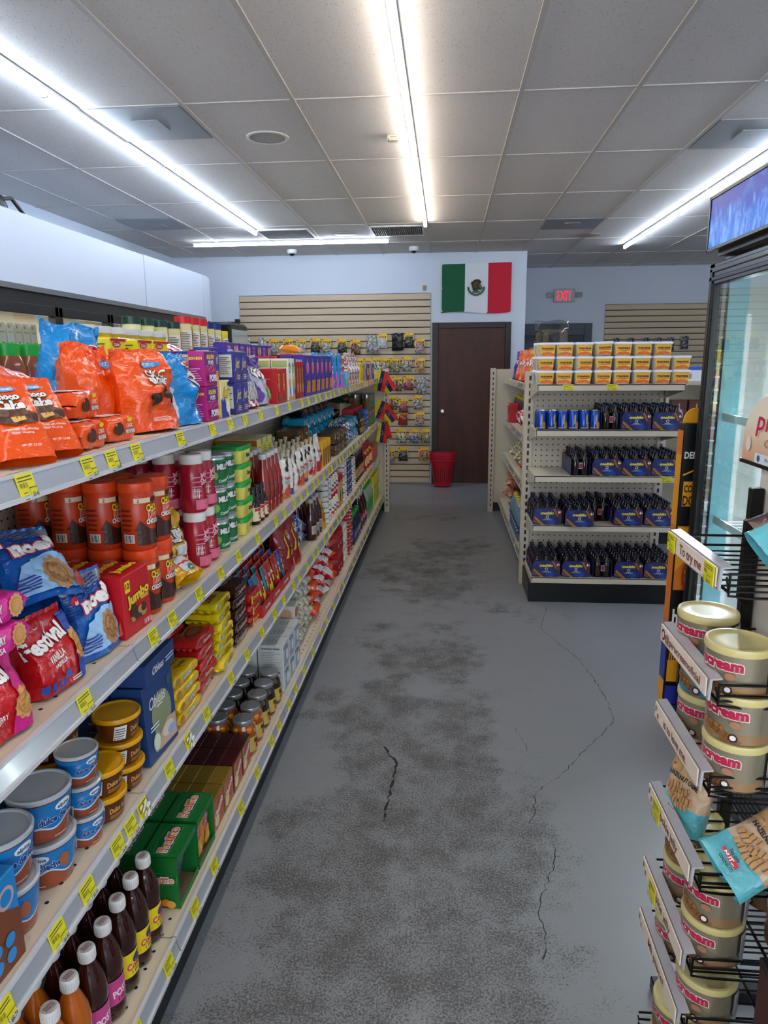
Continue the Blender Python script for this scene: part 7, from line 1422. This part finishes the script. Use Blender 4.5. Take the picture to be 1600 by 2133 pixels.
for j in range(2):
    rt(TINB, .705, 1.26+.13*j, zs_(1), 'cookie tin in the back row of the second rack shelf, %s' % ('near', 'far')[j], 0)
ZB = .70
T_ = [(TINB, .525, 1.40, 2, 1, 'third shelf far stack lower'), (TIN, .525, 1.245, 2, 0, 'third shelf near stack lower'), (TIN, .525, 1.245, 2, 1, 'third shelf near stack upper')]
for k in range(2): rt(TIN, .535, 1.235, zs_(2)+.091*k, 'cookie tin on the third rack shelf, %s of near stack' % ('lower', 'upper')[k], .35+.1*k)
for k in range(2): rt((TIN, TINB)[k], .545, 1.41, zs_(2)+.091*k, 'cookie tin at the far end of the third rack shelf, %s' % ('lower', 'upper with blue band')[k], .2)
rt(TIN, .70, 1.26, zs_(2), 'cookie tin in the back row of the third rack shelf', 0)
for i_, nm_ in ((4, 'fifth'), ):
    for j, y in enumerate((1.245, 1.40)):
        for k in range(2): rt(TIN, .53+.01*j, y, zs_(i_)+.091*k, 'cookie tin on the %s rack shelf, %s, %s' % (nm_, ('near', 'far')[j], ('lower', 'upper')[k]), .3)
    rt(TIN, .70, 1.26, zs_(i_), 'cookie tin in the back row of the fifth rack shelf, near'); rt(TIN, .70, 1.40, zs_(i_), 'cookie tin in the back row of the fifth rack shelf, far')
for j, y in enumerate((1.245, 1.39)):
    for k in range(1): rt(TIN, .53, y, zs_(5), 'cookie tin on the lowest strip shelf, %s' % ('near', 'far')[j], .3)
for j, y in enumerate((1.24, 1.37)):
    for k in range(2): rt(TIN, .53, y-.01, .033+.091*k, 'cookie tin near the floor under the rack, %s, %s' % (ORD[j], ('lower', 'upper')[k]), .3)
o = [q for q in bpy.data.objects if q.name.startswith('wire_display_rack')][0]; link('wire_shelf', wshelf(.042, 0).mesh('wire_shelf'), o)
def d_bites(l_, f, L):
    l_.text('pirucream', .0, .185, .018, ink('#b8204a'), f, L, bold=.05, wid=.11); l_.text('BITES', -.0, .150, .036, ink('#c4965e'), f, L, bold=.06, wid=.125); l_.text('HAZELNUT CREME', 0, .122, .011, K_, f, L, wid=.10, bold=.03)
    for (x, y, a_) in ((-.02, .10, .3), (.015, .095, .5), (-.03, .085, -.1), (.03, .080, .2), (0, .078, .6), (-.015, .066, 0), (.02, .064, .3)): sausage(l_, x, y, .038, .015, a_, f, '#b98e5e', L)
    l_.text('Not only', -.005, .043, .008, K_, f, L, wid=.03); l_.rect(-.03, .02, .026, .037, ink('#c42a3a'), f, L); l_.text('NUT...', -.005, .0315, .008, W_, f, L, wid=.035, bold=.04); l_.text('cocoNUT!', 0, .018, .008, K_, f, L, wid=.04)
tq, tan, brn = foil('#63b6bf'), foil('#c9ac8c'), foil('#4a2e2e')
BITE = bag_kind('wafer_bites_bag', 'snack bag', .145, .215, .05, tan, d_bites, 171, .0025, True, matf=lambda s_, t, sd: tq if t < .30 else tan, sharp=5)
BITD = bag_kind('dark_wafer_bites_bag', 'snack bag', .145, .215, .05, brn, d_bites, 172, .0025, True, matf=lambda s_, t, sd: brn if t < .7 else tan, sharp=5)
b_ = zs_(0)
BITE.put((.50, 1.17, b_+.045), (0, 0, 0), 'x') if False else None
BITE.put((.545, 1.20, 1.25), (math.radians(-48), math.radians(38), RG_+.55), 'turquoise and tan wafer bites bag lying on the top rack shelf', None, .95)
BITD.put((.575, 1.285, 1.25), (math.radians(-48), math.radians(42), RG_+.5), 'brown wafer bites bag behind the turquoise one on top shelf', None, .95)
BITE.put((.50, 1.37, zs_(3)), (math.radians(-12), 0, RG_+.35), 'upright turquoise and tan bites bag on the fourth rack shelf', None, .82)
BITE.put((.515, 1.205, zs_(3)+.02), (math.radians(-60), math.radians(30), RG_+.45), 'turquoise and tan bites bag tipped forward on the fourth shelf', None, .85)
BITE.put((.59, 1.19, zs_(3)+.01), (math.radians(-70), math.radians(20), RG_+.3), 'bites bag half hidden behind the tipped one', None, .85)
CAN2 = bag_kind('red_candy_bag', 'candy bag', .12, .15, .06, foil('#b83040'), lambda l_, f, L: l_.ell(0, .07, .02, .02, ink('#e0a0b0'), f, L), 173, .006, True, nu=40, nv=44, matf=mixm('#b02a3a', '#5a3a6a', '#c890a0', '#a01828', sc=90))
CAN2.put((.57, 1.0, .60), (-.2, 0, -.7), 'red and purple candy bag at the right edge on a wooden stand', None, .75)
b = MB(); b.box(.54, .68, .90, 1.07, 0, .595, WOOD, .003); b2 = MB(); b2.box(.539, .681, .899, 1.071, .585, .598, BLACK, .002); b3 = MB(); b3.rect(0, 0.001, 0, .001, BLACK, lambda u_, v, o: (.464, .9+u_, .3+v))
r_ = link('counter_block', None); tag(r_, 'brown wooden counter corner at the bottom right edge', 'counter'); link('body', b.mesh('body'), r_); link('top_edge', b2.mesh('top_edge'), r_)
# cooler contents
YBT = bottle('yellow_sauce_bottle', [(.034, 0), (.04, .006), (.04, .13), (.03, .18), (.018, .20)], M_('#d9cf8a', .15, 0, .4), [(.02, .195), (.024, .2), (.016, .235), (.012, .24)], plas('#e0cc1a'), lambda l_, f: (band(l_, f, .0405, .03, .12, ink('#dcd8c8'), -90, 90), l_.text('Aliño', 0, .08, .02, K_, f, .01, wid=.05), l_.poly([(0, .03), (.02, .03), (.02, .06)], ink('#8a8a2a'), f)), .0405)
for j in range(4): YBT.put((1.20, 2.15+.13*j, 1.363), (0, 0, G), 'yellow-capped sauce bottle inside the drinks cooler, %s from front' % ORD[j], 'bottles in the drinks cooler', 1.15)
for j in range(3): BREAD.put((1.25, 2.2+.2*j, .951), (0, 0, G), 'brown wrapped pack inside the drinks cooler, %s from front' % ORD[j], 'packs in the drinks cooler')
# ---- hanging bags on the slatwall
hk = M_('#5a5a5a', .4, .8)
def hang(name, content, cols, n=0, header=True, w_=.125, h=.195, dark=False):
    base = foil('#8f8d86') if not dark else foil('#141414'); m = MB()
    P = bagP(w_, h*.68 if header else h, .045, 200+n, .004, False); b = bag_body(P, base, 8, 10, mixm(*cols)) ; b.v = [(x, y-.03, z-(h*.8 if header else h-.02)) for x, y, z in b.v]
    parts = [('pouch', b)]
    l_ = MB(); f = lambda u_, v, o: (u_, -.036-o, v)
    if header:
        l_.poly([(-w_/2, -.07), (w_/2, -.07), (w_/2, .02), (.02, .02), (.015, .026), (-.015, .026), (-.02, .02), (-w_/2, .02)], ink('#f0c91e'), f); l_.ell(0, -.048, .035, .016, W_, f); l_.ell(0, -.043, .038, .014, ink('#f0c91e'), f)
        l_.text('El Rinde', -.008, -.018, .017, ink('#c0301a'), f, bold=.05, wid=.07); l_.ell(.043, -.022, .010, .012, ink('#3a2a1a'), f, n=8); l_.text(content, 0, -.055, .008, K_, f, wid=.035); l_.rect(-.06, -.035, .005, .016, RD, f)
        c = MB(); c.box(-w_/2, w_/2, -.0355, -.0345, -.07, .02, ink('#e0b81a'))
    else:
        l_.rect(-.04, .04, -.12, -.05, ink('#a0182c') if not dark else K_, f); l_.ell(0, -.085, .02, .02, W_, f, n=12); l_.rect(-.03, .0, -.14, -.12, ink('#9ab8d8'), f)
        c = MB(); c.box(-.02, .02, -.0355, -.0345, -.01, .03, M_('#8aa0b4', .3))
    hkb = MB(); hkb.tube([(0, 0, .012), (0, -.05, .006), (0, -.055, .016)], .0018, hk, 5)
    parts += [('header_card', c), ('printed_label', l_), ('peg_hook', hkb)]
    return Kind(name, 'hanging bag', *parts)
HK = {
 'clear': hang('hanging_snack_bag', 'Semillas', ('#9a968c', '#c8c5be', '#7a766c'), 1), 'brown': hang('hanging_snack_bag', 'Canela', ('#5a2a18', '#7a3a22', '#8a8278'), 2),
 'dark': hang('hanging_snack_bag', 'Chia', ('#3a3632', '#6a665e', '#2a2624'), 3), 'candy': hang('hanging_snack_bag', 'Gomas', ('#b8b4b0', '#c83a3a', '#8aa09a'), 4),
 'fruit': hang('hanging_snack_bag', 'Frutas', ('#c8a03a', '#b03a2a', '#a8a49a'), 5), 'oreg': hang('hanging_snack_bag', 'Oregano', ('#6a6a3a', '#8a8858', '#a8a490'), 6),
 'white': hang('hanging_snack_bag', 'Coco', ('#d0d3d4', '#c0c4c8', '#b0b4b8'), 7), 'green': hang('hanging_snack_bag', 'Hierba', ('#3a6a3a', '#a8aa90', '#d8d4b8'), 8),
 'blue': hang('hanging_snack_bag', 'Dulces', ('#3a4a8a', '#b8b090', '#8a9ab8'), 9), 'red': hang('hanging_snack_bag', 'Jamaica', ('#7a1a2a', '#c83a5a', '#6a665e'), 10),
 'paprika': hang('hanging_snack_bag', 'Paprika', ('#8a2a12', '#9a3218'), 11), 'silver': hang('hanging_clear_bag', 'x', ('#9a9894', '#c9c7c4', '#7a7874'), 12, False, .11, .21), 'blackbag': hang('hanging_black_bag', 'x', ('#141416', '#2a2a2e', '#1a1a1c'), 13, False, .125, .21, True)}
HL = {'clear': 'clear bag of pale seeds', 'brown': 'bag of brown cinnamon', 'dark': 'bag of dark seeds', 'candy': 'bag of mixed red and grey candy', 'fruit': 'bag of yellow and red fruit gums', 'oreg': 'bag of dried herb leaves', 'white': 'bag of white powder', 'green': 'bag of green sweets', 'blue': 'bag of blue wrapped sweets', 'red': 'bag of dark red petals', 'paprika': 'bag of red ground spice', 'silver': 'tall silver-topped bag with red label', 'blackbag': 'black bag with small print'}
RWN = {}
LST = [('silver', -2.565, 1.862), ('silver', -2.349, 1.860), ('clear', -2.201, 1.845), ('brown', -2.018, 1.845), ('clear', -1.847, 1.84), ('silver2', 0, 0)][:5]+[('dark', -1.661, 1.85), ('clear', -1.522, 1.845), ('dark', -1.325, 1.84), ('brown', -1.150, 1.83), ('silver', -.955, 1.88), ('silver', -.895, 1.87), ('white', -.81, 1.90), ('blackbag', -.598, 1.905), ('blackbag', -.63, 1.90), ('dark', -.475, 1.91), ('candy', -.336, 1.835), ('clear', -1.25, 1.60), ('green', -1.12, 1.60), ('clear', -.99, 1.60), ('green', -.89, 1.605), ('clear', -.79, 1.60), ('oreg', -.647, 1.60), ('clear', -.498, 1.61), ('fruit', -.33, 1.595), ('brown', -.625, 1.365), ('red', -.475, 1.375), ('silver', -.325, 1.36), ('silver', -.285, 1.36), ('red', -.54, 1.09), ('clear', -.364, 1.13), ('brown', -.695, 1.125), ('paprika', -.549, .93), ('candy', -.338, .92), ('green', -.572, .70), ('blue', -.404, .70), ('oreg', -.262, .70), ('dark', -.55, .465), ('fruit', -.286, .465), ('candy', -.722, .44)]
rows = {}
for k, x, z in LST: rows.setdefault(round(z*4.2), []).append((x, z, k))
for ri, key in enumerate(sorted(rows, reverse=True)):
    L_ = sorted(rows[key])
    for ci, (x, z, k) in enumerate(L_):
        kk = HK[k]; kk.put((x, YB-.026-(.02 if ci % 2 else 0), z), (0, RND.uniform(-.05, .05), 0), '%s on the slatwall, %s row from top, %s from left' % (HL[k], ORD[ri], ORD[ci]), 'hanging bags on the slatwall')
# far slatwall
CARDH = hang('hanging_grey_card', 'x', ('#4a5058', '#8a9098', '#3a3f44'), 15, False, .12, .18, True)
for j, x in enumerate((2.45, 2.66, 2.87, 3.05, 3.22, 3.42)): CARDH.put((x, 10.90, 1.86 if j < 5 else 1.88), 0, 'grey hanging card on the far slatwall, %s from left' % ORD[j], 'hanging cards on the far slatwall')
# ---- little flags on the end cap post
def vflag(w_, h, rot_, seed, nm_='small_flag'):
    cols = [M_('#d8321f', .75), M_('#18265e', .75), M_('#d8c512', .75)]; b = MB(); n1, n2 = 14, 9; c_, s_ = math.cos(rot_), math.sin(rot_)
    def pt(i, j):
        u_ = w_*i/n1; v = -h*j/n2; y = .012*math.sin(u_*40+seed)*(i/n1)+.006*math.sin(v*50+seed)
        return (u_*c_-v*s_, -.02+y, u_*s_+v*c_)
    for k in range(3):
        vs = [pt(i, j) for j in range(3*k, 3*k+4) for i in range(n1+1)]
        b.add(vs, [(j*(n1+1)+i, j*(n1+1)+i+1, (j+1)*(n1+1)+i+1, (j+1)*(n1+1)+i) for j in range(3) for i in range(n1)], cols[k], True)
    l_ = MB(); f = lambda u_, v, o: tuple(a_+b_ for a_, b_ in zip(pt(u_/w_*n1, -v/h*n2), (0, -.001-o, 0)))
    for k in range(7): t = PI*(k+.5)/7; l_.ell(w_/2+.02*math.cos(t), -h/2-.012+.02*math.sin(t), .0028, .0028, W_, f, n=5)
    l_.ell(.015, -.015, .008, .008, ink('#3a3420'), f, n=8)
    return Kind(nm_, 'flag', ('cloth', b), ('stars', l_))
for k, (x, z, rr, w_) in enumerate(((-.585, 1.475, -1.80, .21), (-.60, 1.475, -1.05, .19), (-.585, 1.16, -1.95, .19), (-.60, 1.16, -.95, .19), (-.585, .945, -1.70, .20), (-.60, .98, -1.30, .18))):
    vflag(w_, .115 if k % 2 == 0 else .12, rr, k).put((x, 7.38 if k % 2 == 0 else 7.40, z), 0, 'small yellow, blue and red flag on the end cap post, %s pair %s' % (('top', 'middle', 'bottom')[k//2], ('left', 'right')[k % 2]), 'small flags on the end cap post')
